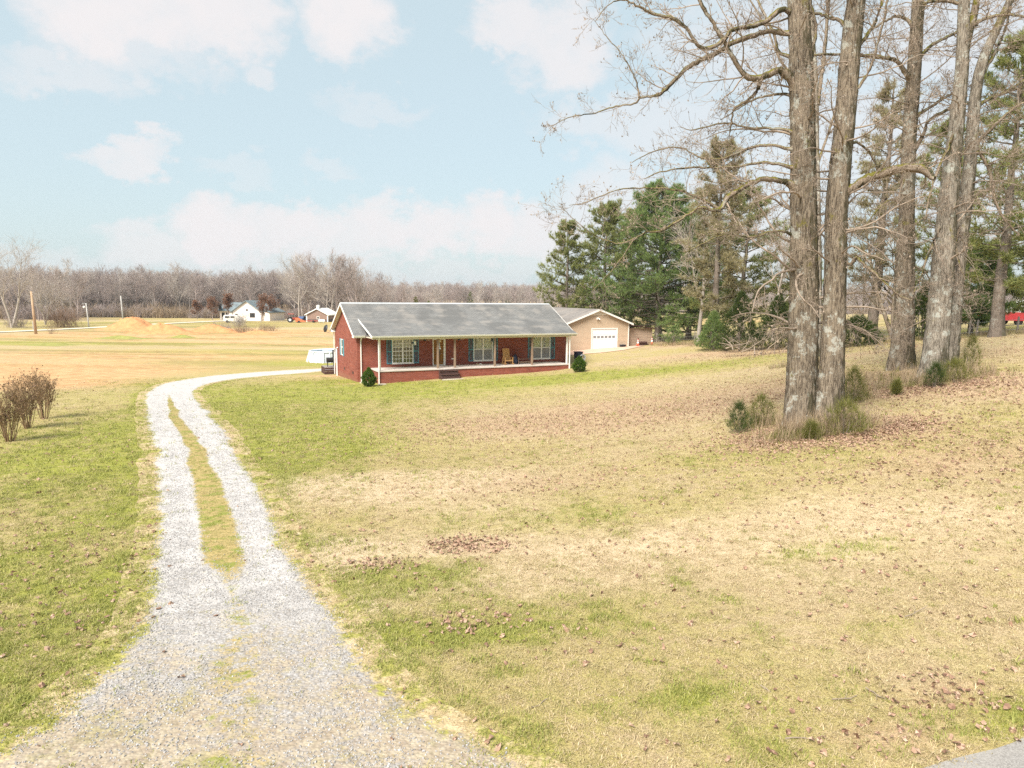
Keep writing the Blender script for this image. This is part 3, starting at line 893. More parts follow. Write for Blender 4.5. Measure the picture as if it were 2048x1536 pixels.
def gravel_mat():
    m, T, b, o = new_mat('gravel')
    tc = T.n('ShaderNodeTexCoord').outputs['Object']
    at = T.n('ShaderNodeAttribute', attribute_name='cover')
    sp = T.n('ShaderNodeSeparateColor')
    T.l(at.outputs['Color'], sp.inputs[0])
    bd, ed, wn = sp.outputs
    vo = T.n('ShaderNodeTexVoronoi')
    vo.inputs['Scale'].default_value = 24
    T.l(tc, vo.inputs['Vector'])
    vo2 = T.n('ShaderNodeTexVoronoi')
    vo2.inputs['Scale'].default_value = 52
    T.l(tc, vo2.inputs['Vector'])
    big = T.noise(tc, 0.7, 4, 0.6)
    mid = T.noise(tc, 2.2, 5, 0.7)
    sml = T.noise(tc, 9, 4, 0.7)
    sc1 = T.n('ShaderNodeSeparateColor')
    T.l(vo.outputs['Color'], sc1.inputs[0])
    stone = T.mix(T.ramp(sc1.outputs[0], 0, 1, smooth=False), (0.25, 0.235, 0.225), (0.43, 0.41, 0.40))
    gap = T.ramp(vo.outputs['Distance'], 0.30, 0.75, 0, 0.55)
    stone = T.mix(gap, stone, (0.22, 0.185, 0.155))
    dust = T.mix(T.ramp(sml, .3, .7), (0.42, 0.39, 0.37), (0.54, 0.515, 0.50))
    c = T.mix(T.ramp(T.m('ADD', mid, T.m('MULTIPLY', wn, -0.55)), 0.15, 0.5, 0.1, 0.88), stone, dust)
    v = T.m('ADD', T.m('MULTIPLY', T.m('SUBTRACT', mid, .5), 1.0), T.m('MULTIPLY', T.m('SUBTRACT', sml, .5), 1.0))
    soil = T.mix(T.ramp(sml, .35, .65), (0.28, 0.205, 0.13), (0.42, 0.345, 0.235))
    soil = T.mix(T.ramp(T.noise(tc, 1.3, 4, .7), .5, .62, 0, .8), soil, T.mix(T.ramp(sml, .35, .65), (0.19, 0.15, 0.06), (0.36, 0.30, 0.12)))
    c = T.mix(T.ramp(T.m('ADD', T.m('ADD', wn, v), T.m('MULTIPLY', T.m('SUBTRACT', big, .5), 1.2)), 0.40, 0.85, 0, 0.75), c, soil)
    turf = T.mix(T.ramp(sml, .3, .7), (0.25, 0.205, 0.075), (0.42, 0.31, 0.14))
    turf = T.mix(T.ramp(mid, .5, .62), turf, (0.21, 0.22, 0.05))
    c = T.mix(T.ramp(T.m('ADD', bd, T.m('MULTIPLY', v, 1.1)), 0.32, 0.72), c, turf)
    rim = T.mix(T.ramp(sml, .35, .65), (0.34, 0.25, 0.13), (0.52, 0.41, 0.25))
    rim = T.mix(T.ramp(T.m('ADD', mid, T.m('MULTIPLY', T.m('SUBTRACT', big, .5), .8)), .47, .62), rim, T.mix(T.ramp(sml, .35, .65), (0.20, 0.195, 0.045), (0.36, 0.33, 0.09)))
    c = T.mix(T.ramp(T.m('ADD', ed, T.m('MULTIPLY', v, 0.75)), 0.34, 0.56), c, rim)
    T.l(c, b.inputs['Base Color'])
    b.inputs['Roughness'].default_value = 0.92
    b.inputs['Specular IOR Level'].default_value = 0.15
    h = T.m('ADD', T.m('MULTIPLY', vo.outputs['Distance'], -0.6), T.m('MULTIPLY', sml, 0.5))
    bump(T, b, h, 0.6, 0.03)
    return m
M['gravel'] = gravel_mat()
tag(link('driveway', dme, M['gravel']), 'pale gravel driveway with two wheel tracks', 'driveway', kind='structure')

# ------------------------------------------------------------------ public road at the camera's feet, far lane, garage apron
def strip(name, left, right, mat, lift, label, n=160):
    L, _ = resample(left, n)
    Rr, _ = resample(right, n)
    na = 7
    t = np.linspace(0, 1, na)
    P = L[:, None] * (1 - t)[None, :, None] + Rr[:, None] * t[None, :, None]
    Z = hgt(P[..., 0], P[..., 1]) + lift
    Vv = np.concatenate([P, Z[..., None]], -1).reshape(-1, 3)
    I = np.arange(n * na).reshape(n, na)
    Ff = np.stack([I[:-1, :-1], I[:-1, 1:], I[1:, 1:], I[1:, :-1]], -1).reshape(-1, 4)
    return tag(link(name, np_mesh(name, Vv, [Ff], True), mat), label, name.split('_')[-1], kind='structure')
def asphalt_mat():
    m, T, b, o = new_mat('asphalt')
    tc = T.n('ShaderNodeTexCoord').outputs['Object']
    n = T.noise(tc, 60, 3, .7)
    n2 = T.noise(tc, 1.5, 4, .6)
    c = T.mix(T.ramp(n, .3, .7), (0.17, 0.155, 0.145), (0.34, 0.32, 0.30))
    c = T.mix(T.ramp(n2, .4, .7, 0, .4), c, (0.36, 0.33, 0.29))
    T.l(c, b.inputs['Base Color'])
    b.inputs['Roughness'].default_value = 0.9
    bump(T, b, n, 0.5, 0.01)
    return m
M['asphalt'] = asphalt_mat()
ra, rb = gpt(1858, 1536)[:2], gpt(2048, 1476)[:2]
rd = (rb - ra) / np.linalg.norm(rb - ra)
rn = np.array([rd[1], -rd[0]])
w_ = wobble(400, [(120, .03), (390, .03)], 11)
edge_pts = np.array([ra + rd * (-70 + k * 160 / 399) + rn * w_[k] for k in range(400)])
strip('road', edge_pts, edge_pts + rn * 5.6, M['asphalt'], 0.02, 'worn grey asphalt road', 600)
lane = [gpt(-260, 672), gpt(-100, 668.5), gpt(0, 665.5), gpt(100, 661), gpt(200, 656), gpt(300, 650), gpt(400, 645), gpt(480, 641.5), gpt(560, 640), gpt(640, 641)]
lane = np.array([p[:2] for p in lane])
ld = np.gradient(lane, axis=0)
ld /= np.linalg.norm(ld, axis=1)[:, None]
ln_ = np.c_[-ld[:, 1], ld[:, 0]]
M['lane'] = plain('far_gravel', (0.66, 0.58, 0.47), 0.9, 0.1, 0.3)
strip('far_lane', lane, lane + ln_ * 3.4, M['lane'], 0.10, 'pale gravel lane to the far white house')

# ------------------------------------------------------------------ brick ranch house
HA = rad(25)
HO = Vector((-12.227, 53.689, -1.93))
FL = 1.05                                   # floor above the house's origin
HL, HD = 19.07, 9.2
PX0, PX1, PY = 1.13, 17.88, -2.2            # porch
house = thing('brick_house', 'long red brick ranch house with grey shingle roof and full front porch', 'house', HO, HA)
def hpt(x, y, z=0.0):
    c, s = math.cos(HA), math.sin(HA)
    return Vector((HO.x + x * c - y * s, HO.y + x * s + y * c, HO.z + z))

def wall_cells(u0, u1, z0, z1, holes):
    us = sorted({u0, u1, *[h[0] for h in holes], *[h[1] for h in holes]})
    zs = sorted({z0, z1, *[h[2] for h in holes], *[h[3] for h in holes]})
    out = []
    for a, b in zip(us[:-1], us[1:]):
        for c, d in zip(zs[:-1], zs[1:]):
            mu, mz = (a + b) / 2, (c + d) / 2
            if not any(h[0] < mu < h[1] and h[2] < mz < h[3] for h in holes):
                out.append((a, b, c, d))
    return out

WT = FL + 2.45                              # wall top
RE, RR, OV = 3.66, 6.13, 0.42               # main eave height, ridge height, eave overhang
SL = (RR - RE) / (HD / 2 + OV)
WIN = [(2.80, 4.57, FL + .29, FL + 2.26), (9.85, 11.62, FL + .29, FL + 2.26), (15.45, 17.22, FL + .29, FL + 2.26)]
DOOR = (6.22, 7.34, FL + .01, FL + 2.24)
m = MB()
for a, b, c, d in wall_cells(0, HL, -1.4, WT, WIN + [DOOR]):
    m.box(a, b, 0, .2, c, d)
m.build('front_wall', M['brick'], house)
SWIN = (5.55, 6.45, FL + .55, FL + 1.95)
def gable_wall(x0, x1, holes):
    mm = MB()
    for a, b, c, d in wall_cells(.2, HD - .2, -1.6, WT, holes):
        mm.box(x0, x1, a, b, c, d)
    zt = lambda y: RE + SL * (min(y, HD - y) + OV) - .16
    mm.prism([(.2, WT), (HD - .2, WT), (HD - .2, max(WT, zt(HD - .2))), (HD / 2, zt(HD / 2)), (.2, max(WT, zt(.2)))], x0, x1)
    return mm.build('gable_wall', M['brick'], house)
gable_wall(0, .2, [SWIN])
gable_wall(HL - .2, HL, [])
m = MB()
m.box(0, HL, HD - .2, HD, -1.8, WT)
m.build('back_wall', M['brick'], house)
MB().box(.25, HL - .25, .95, HD - .25, FL - .1, FL + 2.4).build('interior', M['dark_room'], house)

# roof
rv = .12
RX0, RX1 = -.36, HL + .36
for nm, s in (('front', 1), ('back', -1)):
    y0, yr = (-OV, HD / 2) if s > 0 else (HD + OV, HD / 2)
    poly = [(y0, RE - rv), (y0, RE), (yr, RR), (yr, RR - rv)]
    if s < 0:
        poly = poly[::-1]
    MB().prism(poly, RX0, RX1).build('roof_slope', M['shingle'], house)
MB().prism([(HD / 2 - .16, RR - .065), (HD / 2, RR + .045), (HD / 2 + .16, RR - .065), (HD / 2, RR - .02)], RX0, RX1).build('ridge_cap', M['grey_box'], house)
# porch roof laid over the main slope
PE, PYE = 3.74, -2.56
PJ = 2.0
zj = RE + SL * (PJ + OV) + .02
PRX0, PRX1 = .57, 18.45
MB().prism([(PYE, PE - .10), (PYE, PE), (PJ, zj), (PJ + .25, zj + .07), (PJ + .25, zj - .02), (PJ, zj - .08)], PRX0, PRX1).build('porch_roof_slope', M['shingle'], house)
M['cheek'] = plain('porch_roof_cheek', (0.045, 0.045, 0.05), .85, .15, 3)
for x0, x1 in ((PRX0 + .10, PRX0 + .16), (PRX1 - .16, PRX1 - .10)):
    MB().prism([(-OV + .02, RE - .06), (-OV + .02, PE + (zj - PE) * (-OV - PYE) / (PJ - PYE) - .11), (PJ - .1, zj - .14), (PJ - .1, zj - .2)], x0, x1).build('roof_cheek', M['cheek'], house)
def rake(xa, xb, pts, hgt_, mat, nm='rake_board'):
    mm = MB()
    for (ya, za), (yb, zb) in zip(pts[:-1], pts[1:]):
        mm.prism([(ya, za - hgt_), (yb, zb - hgt_), (yb, zb), (ya, za)], xa, xb)
    return mm.build(nm, mat, house)
for xa, xb in ((RX0 - .03, RX0 - .001), (RX1 + .001, RX1 + .03)):
    rake(xa, xb, [(-OV, RE + .01), (HD / 2, RR + .01)], .20, M['white'])
    rake(xa, xb, [(HD / 2, RR + .01), (HD + OV, RE + .01)], .20, M['white'])
for xa, xb in ((PRX0 - .03, PRX0 - .001),):
    rake(xa, xb, [(PYE, PE + .01), (PJ, zj + .01)], .15, M['white'])
# soffits under the rakes and eaves
for xa, xb in ((RX0, -.003), (HL + .003, RX1)):
    rake(xa, xb, [(-OV + .02, RE - rv - .005), (HD / 2, RR - rv - .005)], .02, M['soffit'], 'soffit')
    rake(xa, xb, [(HD / 2, RR - rv - .005), (HD + OV - .02, RE - rv - .005)], .02, M['soffit'], 'soffit')
MB().box(RX0, PRX0 + .1, -OV + .02, -.003, WT - .02, WT).build('soffit', M['soffit'], house)
MB().box(PRX1 - .1, RX1, -OV + .02, -.003, WT - .02, WT).build('soffit', M['soffit'], house)
MB().box(PRX0 + .02, PRX1 - .02, PYE + .03, -.003, WT + .02, WT + .05).build('porch_ceiling', M['soffit'], house)
MB().box(RX0, RX1, HD + .003, HD + OV - .02, WT - .02, WT).build('soffit', M['soffit'], house)
# box returns at the gable feet
for xa, xb in ((RX0, -.003), (HL + .003, RX1)):
    MB().prism([(-OV, WT - .02), (-OV, RE - .13), (.05, RE + SL * (.05 + OV) - .16), (.25, WT - .02)], xa + .01, xb).build('eave_return', M['white'], house)
    MB().prism([(HD - .25, WT - .02), (HD - .05, RE + SL * (.05 + OV) - .16), (HD + OV, RE - .13), (HD + OV, WT - .02)], xa + .01, xb).build('eave_return', M['white'], house)
# fascia, gutters, beam
MB().box(RX0, PRX0 - .031, -OV - .03, -OV - .001, RE - .19, RE - .01).build('fascia', M['white'], house)
MB().box(PRX1 + .031, RX1, -OV - .03, -OV - .001, RE - .19, RE - .01).build('fascia', M['white'], house)
MB().box(RX0, RX1, HD + OV + .001, HD + OV + .03, RE - .19, RE - .01).build('fascia', M['white'], house)
MB().box(PRX0, PRX1, PYE - .03, PYE - .001, PE - .17, PE - .01).build('fascia', M['cream'], house)
def gutter(xa, xb, y, z):
    MB().prism([(y, z), (y, z - .11), (y - .08, z - .11), (y - .125, z), (y - .115, z), (y - .075, z - .1), (y - .01, z - .1), (y - .01, z)], xa, xb).build('gutter', M['white'], house)
gutter(PRX0, PRX1 + .03, PYE - .031, PE - .01)
gutter(RX0, PRX0 - .035, -OV - .031, RE - .01)
MB().box(PX0 - .1, PX1 + .1, PY + .02, PY + .17, WT - .09, WT + .019).build('porch_beam', M['cream'], house)
MB().box(PRX0 + .02, PRX1 - .02, PYE + .03, PYE + .06, WT - .02, PE - .12).build('frieze_board', M['cream'], house)
def downspout(x, y, ztop, zbot, out):
    MB().bar((x, y - out, ztop), (x, y - out * .6, ztop - .12), .09, .07).bar((x, y - out * .62, ztop - .10), (x, y, ztop - .36), .085, .065)\
        .bar((x, y, ztop - .34), (x, y, zbot + .12), .09, .07).bar((x, y, zbot + .13), (x, y - .22, zbot + .02), .09, .07).build('downspout', M['white'], house)
downspout(.28, -.05, RE - .1, -.20, .40)
downspout(PX0 + .02, PY - .06, PE - .1, -.12, .38)
downspout(PX1 + .05, PY - .06, PE - .1, .42, .38)
MB().bar((-.08, HD + .1, WT), (-.08, HD + .1, -.4), .09, .07).build('downspout', M['white'], house)
MB().bar((HL - .12, -.05, WT), (HL - .12, -.05, FL + .02), .09, .07).build('corner_trim', M['white'], house)

# porch deck, its brick apron, posts, steps
MB().box(PX0 - .08, PX1 + .06, PY - .06, -.002, FL - .11, FL).build('porch_floor', M['concrete'], house, bevel=.012)
m = MB().box(PX0, PX1, PY, PY + .2, -1.3, FL - .112).box(PX0, PX0 + .2, PY + .2, -.002, -1.3, FL - .112).box(PX1 - .2, PX1, PY + .2, -.002, -1.3, FL - .112)
m.build('porch_wall', M['brick'], house)
for x in (5.96, 7.40, 10.91, 14.37):
    MB().box(x - .075, x + .075, PY + .03, PY + .18, FL, WT - .092).build('porch_post', M['post'], house, bevel=.008)
for x in (PX0 + .14, PX1 - .14):
    MB().box(x - .06, x + .06, PY + .04, PY + .16, FL, WT - .092).build('porch_post', M['white'], house, bevel=.008)
st = (5.95, 7.55)
for k in range(3):
    z = FL - .16 - k * .26
    y1 = PY - .062 - k * .31
    MB().box(st[0], st[1], y1 - .33, y1 - .002, z - .05, z).build('step_tread', M['brown_wood'], house, bevel=.006)
    MB().box(st[0] + .03, st[1] - .03, y1 - .28, y1 - .25, z - .27, z - .052).build('step_riser', M['brown_wood'], house)
for x in (st[0] + .03, st[1] - .07):
    MB().prism([(PY - .07, FL - .23), (PY - .07, -.35), (PY - 1.0, -.35), (PY - 1.0, FL - .76)], x, x + .04).build('step_stringer', M['brown_wood'], house)

# windows, shutters, door
def window(x0, x1, z0, z1, grid, screen):
    f = MB()
    t = .07
    f.box(x0, x1, -.03, .12, z1 - t, z1).box(x0, x1, -.03, .12, z0, z0 + t).box(x0, x0 + t, -.03, .12, z0 + t, z1 - t).box(x1 - t, x1, -.03, .12, z0 + t, z1 - t)
    xm = (x0 + x1) / 2
    f.box(xm - .055, xm + .055, -.025, .12, z0 + t, z1 - t)
    w = f.build('window', M['frame'], house)
    MB().box(x0 - .04, x1 + .04, -.07, -.031, z0 - .06, z0 + .01).build('sill', M['frame'], w)
    zm = (z0 + z1) / 2
    for xa, xb in ((x0 + t, xm - .055), (xm + .055, x1 - t)):
        MB().box(xa, xb, .0, .06, zm - .03, zm + .03).build('sash_rail', M['frame'], w)
        for za, zb, yy in ((zm + .03, z1 - t, .05), (z0 + t, zm - .03, .03)):
            MB().box(xa, xb, yy, yy + .006, za, zb).build('pane', M['glass'], w)
        if grid:
            for k in (1, 2):
                xx = xa + (xb - xa) * k / 3
                MB().box(xx - .014, xx + .014, .012, .028, z0 + t, zm - .031).build('muntin', M['frame'], w)
                MB().box(xx - .014, xx + .014, .012, .048, zm + .031, z1 - t).build('muntin', M['frame'], w)
            for za, zb in ((z0 + t, zm - .03), (zm + .03, z1 - t)):
                for k in (1, 2):
                    zz = za + (zb - za) * k / 3
                    MB().box(xa, xb, .013, .027, zz - .014, zz + .014).build('muntin', M['frame'], w)
        elif screen:
            MB().box(xa, xb, .010, .014, z0 + t, zm - .031).build('insect_screen', M['blind'], w)
    # curtain gathered in folds
    n = 60
    cv, cf = [], []
    zlo = zm - .02 if screen else z0 + .9
    for i in range(n + 1):
        xx = x0 + .05 + (x1 - x0 - .1) * i / n
        yy = .115 + .02 * math.sin(i * 1.5) + .015 * math.sin(i * .61)
        cv += [(xx, yy, z0 + .02 if not grid else zm + .25), (xx, yy + .01, z1 - .02)]
    for i in range(n):
        cf.append((2 * i, 2 * i + 2, 2 * i + 3, 2 * i + 1))
    MB().add(cv, cf).build('curtain', M['curtain'], w)
    return w
window(*WIN[0], True, False)
window(*WIN[1], False, True)
window(*WIN[2], False, True)
def shutter(x0, x1, z0, z1):
    m = MB().box(x0, x0 + .06, -.045, -.002, z0, z1).box(x1 - .06, x1, -.045, -.002, z0, z1)
    zm = (z0 + z1) / 2
    m.box(x0 + .06, x1 - .06, -.045, -.002, z0, z0 + .08).box(x0 + .06, x1 - .06, -.045, -.002, z1 - .08, z1).box(x0 + .06, x1 - .06, -.045, -.002, zm - .04, zm + .04)
    s = m.build('shutter', M['shutter'], house)
    lou = MB()
    for a, b in ((z0 + .08, zm - .04), (zm + .04, z1 - .08)):
        k = int((b - a) / .055)
        for i in range(k):
            z = a + (b - a) * (i + .5) / k
            lou.bar(((x0 + .06), -.024, z), ((x1 - .06), -.024, z), .03, .008, (0, .6, .8))
    lou.build('louvres', M['shutter'], s)
for x0, x1, z0, z1 in WIN:
    shutter(x0 - .45, x0 - .01, z0 - .03, z1 + .01)
    shutter(x1 + .01, x1 + .46, z0 - .03, z1 + .01)
x0, x1, z0, z1 = DOOR
df = MB().box(x0, x0 + .08, -.03, .1, z0, z1).box(x1 - .16, x1, -.03, .1, z0, z1).box(x0 + .08, x1 - .16, -.03, .1, z1 - .09, z1).box(x0 + .08, x1 - .16, -.04, .1, z0, z0 + .06)
d = MB().box(x0 + .08, x1 - .16, .05, .09, z0 + .06, z1 - .09)
door = d.build('front_door', M['door'], house)
df.build('door_frame', M['frame'], door)
for za, zb in ((.35, .95), (1.15, 1.95)):
    for xa, xb in ((x0 + .17, x0 + .49), (x0 + .55, x0 + .87)):
        MB().box(xa, xb, .035, .049, z0 + za, z0 + zb).build('door_panel', M['door'], door)
MB().lathe([(.03, 0), (.035, .03), (.02, .05)], 10, (x0 + .15, .03, z0 + 1.0)).build('door_knob', M['metal'], door)
MB().box(7.86, 8.12, -.03, -.001, FL + .48, FL + .58).build('wall_vent', M['frame'], house)
# gable window with narrow shutters, meters and pipes on the gable end
sy0, sy1, sz0, sz1 = SWIN
g = MB().box(-.03, .1, sy0, sy0 + .06, sz0, sz1).box(-.03, .1, sy1 - .06, sy1, sz0, sz1).box(-.03, .1, sy0 + .06, sy1 - .06, sz1 - .06, sz1).box(-.03, .1, sy0 + .06, sy1 - .06, sz0, sz0 + .06).box(-.01, .06, sy0 + .06, sy1 - .06, (sz0 + sz1) / 2 - .03, (sz0 + sz1) / 2 + .03)
sw = g.build('window', M['frame'], house)
MB().box(.02, .026, sy0 + .06, sy1 - .06, sz0 + .06, sz1 - .06).build('pane', M['glass'], sw)
MB().box(.2, .22, sy0, sy1, sz0, sz1).build('curtain', M['curtain'], sw)
for a, b in ((sy0 - .40, sy0 - .01), (sy1 + .01, sy1 + .40)):
    MB().box(-.045, -.002, a, b, sz0 - .03, sz1 + .02).build('shutter', M['shutter'], house)
MB().box(-.17, -.002, 8.15, 8.45, FL + .15, FL + .75).build('meter_box', M['grey_box'], house, bevel=.01)
MB().box(-.13, -.002, 8.6, 8.85, FL + .5, FL + .95).build('meter_box', M['grey_box'], house, bevel=.01)
MB().lathe([(.10, 0), (.10, .06), (.06, .09)], 12, (0, 0, 0)).build('meter_dial', M['glass'], house).matrix_local = Matrix.Translation((-.13, 8.72, FL + .75)) @ Matrix.Rotation(-PI / 2, 4, 'Y')
MB().tube([(-.10, 7.95, FL - 1.9), (-.10, 7.95, FL + .95), (-.10, 7.8, FL + 1.08), (-.02, 7.7, FL + 1.08)], .05, 8).build('conduit', M['white'], house)
MB().tube([(-.08, 8.3, FL - 1.9), (-.08, 8.3, FL + .16)], .04, 8).build('conduit', M['grey_box'], house)
for y in (1.5, 4.9):
    MB().box(-.02, .02, y, y + .36, FL - .62, FL - .42).build('foundation_vent', M['black'], house)
MB().box(.45, .8, -.02, .02, FL - .6, FL - .42).build('foundation_vent', M['black'], house)
# satellite dish on the rear eave
dish = thing('satellite_dish', 'dark satellite dish on an arm at the rear eave of the brick house', 'satellite dish', hpt(-.75, HD + .1, RE - .2), HA)
c = MB().lathe([(.04, .13), (.16, .115), (.28, .07), (.36, .0), (.35, -.02), (.27, .05), (.15, .09), (.03, .105)], 18).build('reflector', M['black'], dish)
c.rotation_euler = (rad(75), 0, rad(-75))
c.location = (-.05, 0, .30)
MB().tube([(-.03, .02, .25), (.0, .0, -.02), (.36, -.05, -.12)], .025, 6).build('mount_arm', M['metal'], dish)

# things hanging on and standing about the porch
def ceiling_fan(x, lab, spin):
    t = thing('ceiling_fan', lab, 'ceiling fan', hpt(x, -1.15, WT + .02), HA, 'porch ceiling fans')
    MB().lathe([(.015, 0), (.015, -.15), (.10, -.17), (.12, -.28), (.05, -.33)], 12).build('motor', M['black'], t)
    for k in range(4):
        a = spin + k * PI / 2
        q = MB().prism([(.16, -.05), (.62, -.065), (.66, .0), (.62, .065), (.16, .05)], -.25, -.24, 'z').build('blade', M['cream'], t)
        q.rotation_euler = (0, 0, a)
ceiling_fan(5.2, 'ceiling fan with pale blades on the porch in front of the wooden door', .2)
ceiling_fan(8.1, 'ceiling fan with pale blades on the porch between door and middle window', .35)
wc = thing('wind_chime', 'tan and dark wind chime hanging from the porch beam before the wooden door', 'wind chime', hpt(6.12, PY + .2, WT - .1), HA)
MB().lathe([(.02, 0), (.13, -.09), (.17, -.20), (.12, -.26), (.02, -.27)], 10).build('woven_top', M['tan_fibre'], wc)
MB().lathe([(.04, -.27), (.06, -.5), (.09, -.72), (.15, -.80), (.05, -.86), (.04, -1.0)], 10).build('bell', M['grey_box'], wc)
for k in range(5):
    a = k * 1.257
    MB().tube([(.07 * math.cos(a), .07 * math.sin(a), -.82), (.065 * math.cos(a), .065 * math.sin(a), -1.25 - .06 * k)], .014, 5).build('chime_tube', M['black'], wc)
bf = thing('bird_feeder', 'small hanging bird feeder before the gridded window', 'bird feeder', hpt(4.15, PY + .3, WT - .1), HA)
MB().lathe([(.008, 0), (.008, -.12), (.12, -.16), (.12, -.18)], 10).build('cap', M['cream'], bf)
MB().lathe([(.085, -.181), (.085, -.40), (.13, -.42), (.13, -.44)], 10).build('seed_tube', M['curtain'], bf)
MB().box(-.28, -.16, -.04, .04, -.36, -.2).tube([(-.22, 0, -.2), (-.22, 0, 0)], .006, 4).build('dark_pendant', M['black'], bf)
lt = thing('hanging_lantern', 'small dark lantern hanging before the middle window', 'lantern', hpt(11.0, PY + .9, WT - .1), HA)
MB().tube([(0, 0, .1), (0, 0, -.06)], .008, 5).build('chain', M['black'], lt)
MB().lathe([(.02, -.05), (.09, -.12), (.09, -.30), (.03, -.36)], 8).build('cage', M['black'], lt)
sc = thing('hanging_ornament', 'small pale ornament hanging beside the window farthest from the door', 'ornament', hpt(14.55, PY + .35, WT - .1), HA)
MB().tube([(0, 0, 0), (0, 0, -.15)], .006, 4).build('string', M['black'], sc)
MB().lathe([(.02, -.15), (.075, -.22), (.075, -.42), (.03, -.47)], 9).build('globe', M['pool_white'], sc)

rc = thing('rocking_chair', 'tall slatted rocking chair of orange wood on the brick porch', 'chair', hpt(12.62, -.95, FL), HA)
w2 = .33
for k in range(6):
    x = -w2 + .05 + k * (2 * w2 - .1) / 5
    top = 1.36 + .05 * math.cos((k - 2.5) * .5)
    MB().bar((x, .22, .42), (x, .48, top), .10, .02, (0, 1, 0)).build('back_slat', M['pine_wood'], rc)
for k in range(5):
    y = -.28 + k * .115
    MB().box(-w2, w2, y, y + .1, .40 - k * .008, .425 - k * .008).build('seat_slat', M['pine_wood'], rc)
for s in (-1, 1):
    MB().box(s * (w2 + .045) - .06, s * (w2 + .045) + .06, -.36, .32, .63, .655).build('arm', M['pine_wood'], rc)
    MB().box(s * (w2 + .04) - .04, s * (w2 + .04) + .04, -.30, -.22, .07, .63).build('leg', M['pine_wood'], rc)
    MB().box(s * (w2 + .04) - .04, s * (w2 + .04) + .04, .20, .28, .07, .63).build('leg', M['pine_wood'], rc)
    pts = [(s * (w2 + .04), -.55 + i * .13, .03 + .00 + .11 * ((i - 4.0) / 5) ** 2) for i in range(10)]
    r_ = MB()
    for p, q in zip(pts[:-1], pts[1:]):
        r_.bar(p, q, .045, .06)
    r_.build('rocker', M['pine_wood'], rc)
MB().box(-w2, w2, -.29, -.25, .30, .39).build('apron', M['pine_wood'], rc)
MB().bar((-w2, .27, .6), (w2, .27, .6), .06, .03).build('back_rail', M['pine_wood'], rc)
rc.scale = (.95, .95, .95)
bn = thing('porch_bench', 'low brown wooden bench beside the orange rocking chair', 'bench', hpt(14.15, -.85, FL), HA)
for k in range(4):
    MB().box(-.62, .62, -.25 + k * .125, -.25 + k * .125 + .11, .40, .43).build('seat_slat', M['bench_wood'], bn)
for sx in (-1, 1):
    for sy in (-.22, .2):
        MB().box(sx * .56 - .03, sx * .56 + .03, sy - .03, sy + .03, 0, .40).build('leg', M['bench_wood'], bn)
    MB().box(sx * .56 - .03, sx * .56 + .03, -.25, .23, .52, .56).build('arm', M['bench_wood'], bn)
    MB().box(sx * .56 - .025, sx * .56 + .025, -.24, -.18, .43, .52).build('arm_post', M['bench_wood'], bn)
MB().box(-.53, .53, -.22, -.19, .12, .20).build('stretcher', M['post'], bn)
bg_ = thing('dark_bag', 'heap of dark bags on the porch between rocking chair and bench', 'bag', hpt(13.35, -.85, FL), HA)
def lump(r, n, sq, seed):
    r_ = np.random.default_rng(seed)
    mm = MB()
    prof = [(.02, 0), (r * .9, .02), (r, sq * .35), (r * .8, sq * .75), (r * .25, sq)]
    mm.lathe(prof, n)
    mm.V = [(x * (1 + .18 * r_.normal()), y * (1 + .15 * r_.normal()), z * (1 + .06 * r_.normal())) for x, y, z in mm.V]
    return mm
lump(.24, 10, .78, 5).build('sack', M['navy'], bg_, True)
q = lump(.2, 10, .45, 6).build('sack', M['black'], bg_, True)
q.location = (.33, .05, 0.0)
sh = thing('pair_of_shoes', 'small pale shoes on the porch floor below the middle window', 'shoes', hpt(10.05, -.5, FL), HA)
for k in range(2):
    q = MB().prism([(-.14, 0), (.14, 0), (.14, .05), (.02, .07), (-.05, .12), (-.14, .11)], -.05, .05, 'y').build('shoe', M['curtain'] if k else M['tan_fibre'], sh, bevel=.01)
    q.location = (k * .34, k * .08, 0)

# clutter at the two house ends
bin_ = thing('dark_bin', 'navy bin standing at the far end of the brick house', 'bin', hpt(HL + .75, -.55, hz(*hpt(HL + .75, -.55)[:2]) - HO.z), HA)
MB().prism([(-.26, 0), (.26, 0), (.31, .95), (-.31, .95)], -.28, .28, 'y').build('body', M['navy'], bin_, bevel=.02)
MB().box(-.34, .34, -.32, .32, .952, 1.03).build('lid', M['navy'], bin_, bevel=.02)
hp = hpt(HL + .75, -1.25)
hr = thing('hose_reel', 'grey round hose reel in front of the navy bin', 'hose reel', (hp.x, hp.y, hz(hp.x, hp.y)), HA)
q = MB()
for k in range(4):
    R_ = .27 - .03 * (k % 2)
    q.tube([(R_ * math.cos(a), -.12 + k * .07, .55 + R_ * math.sin(a)) for a in np.linspace(0, 2 * PI, 19)], .033, 6)
q.build('coiled_hose', M['grey_box'], hr)
for y in (-.2, .2):
    MB().bar((-.2, y, 0), (0, y, .56), .04).bar((.2, y, 0), (0, y, .56), .04).build('stand', M['metal'], hr)
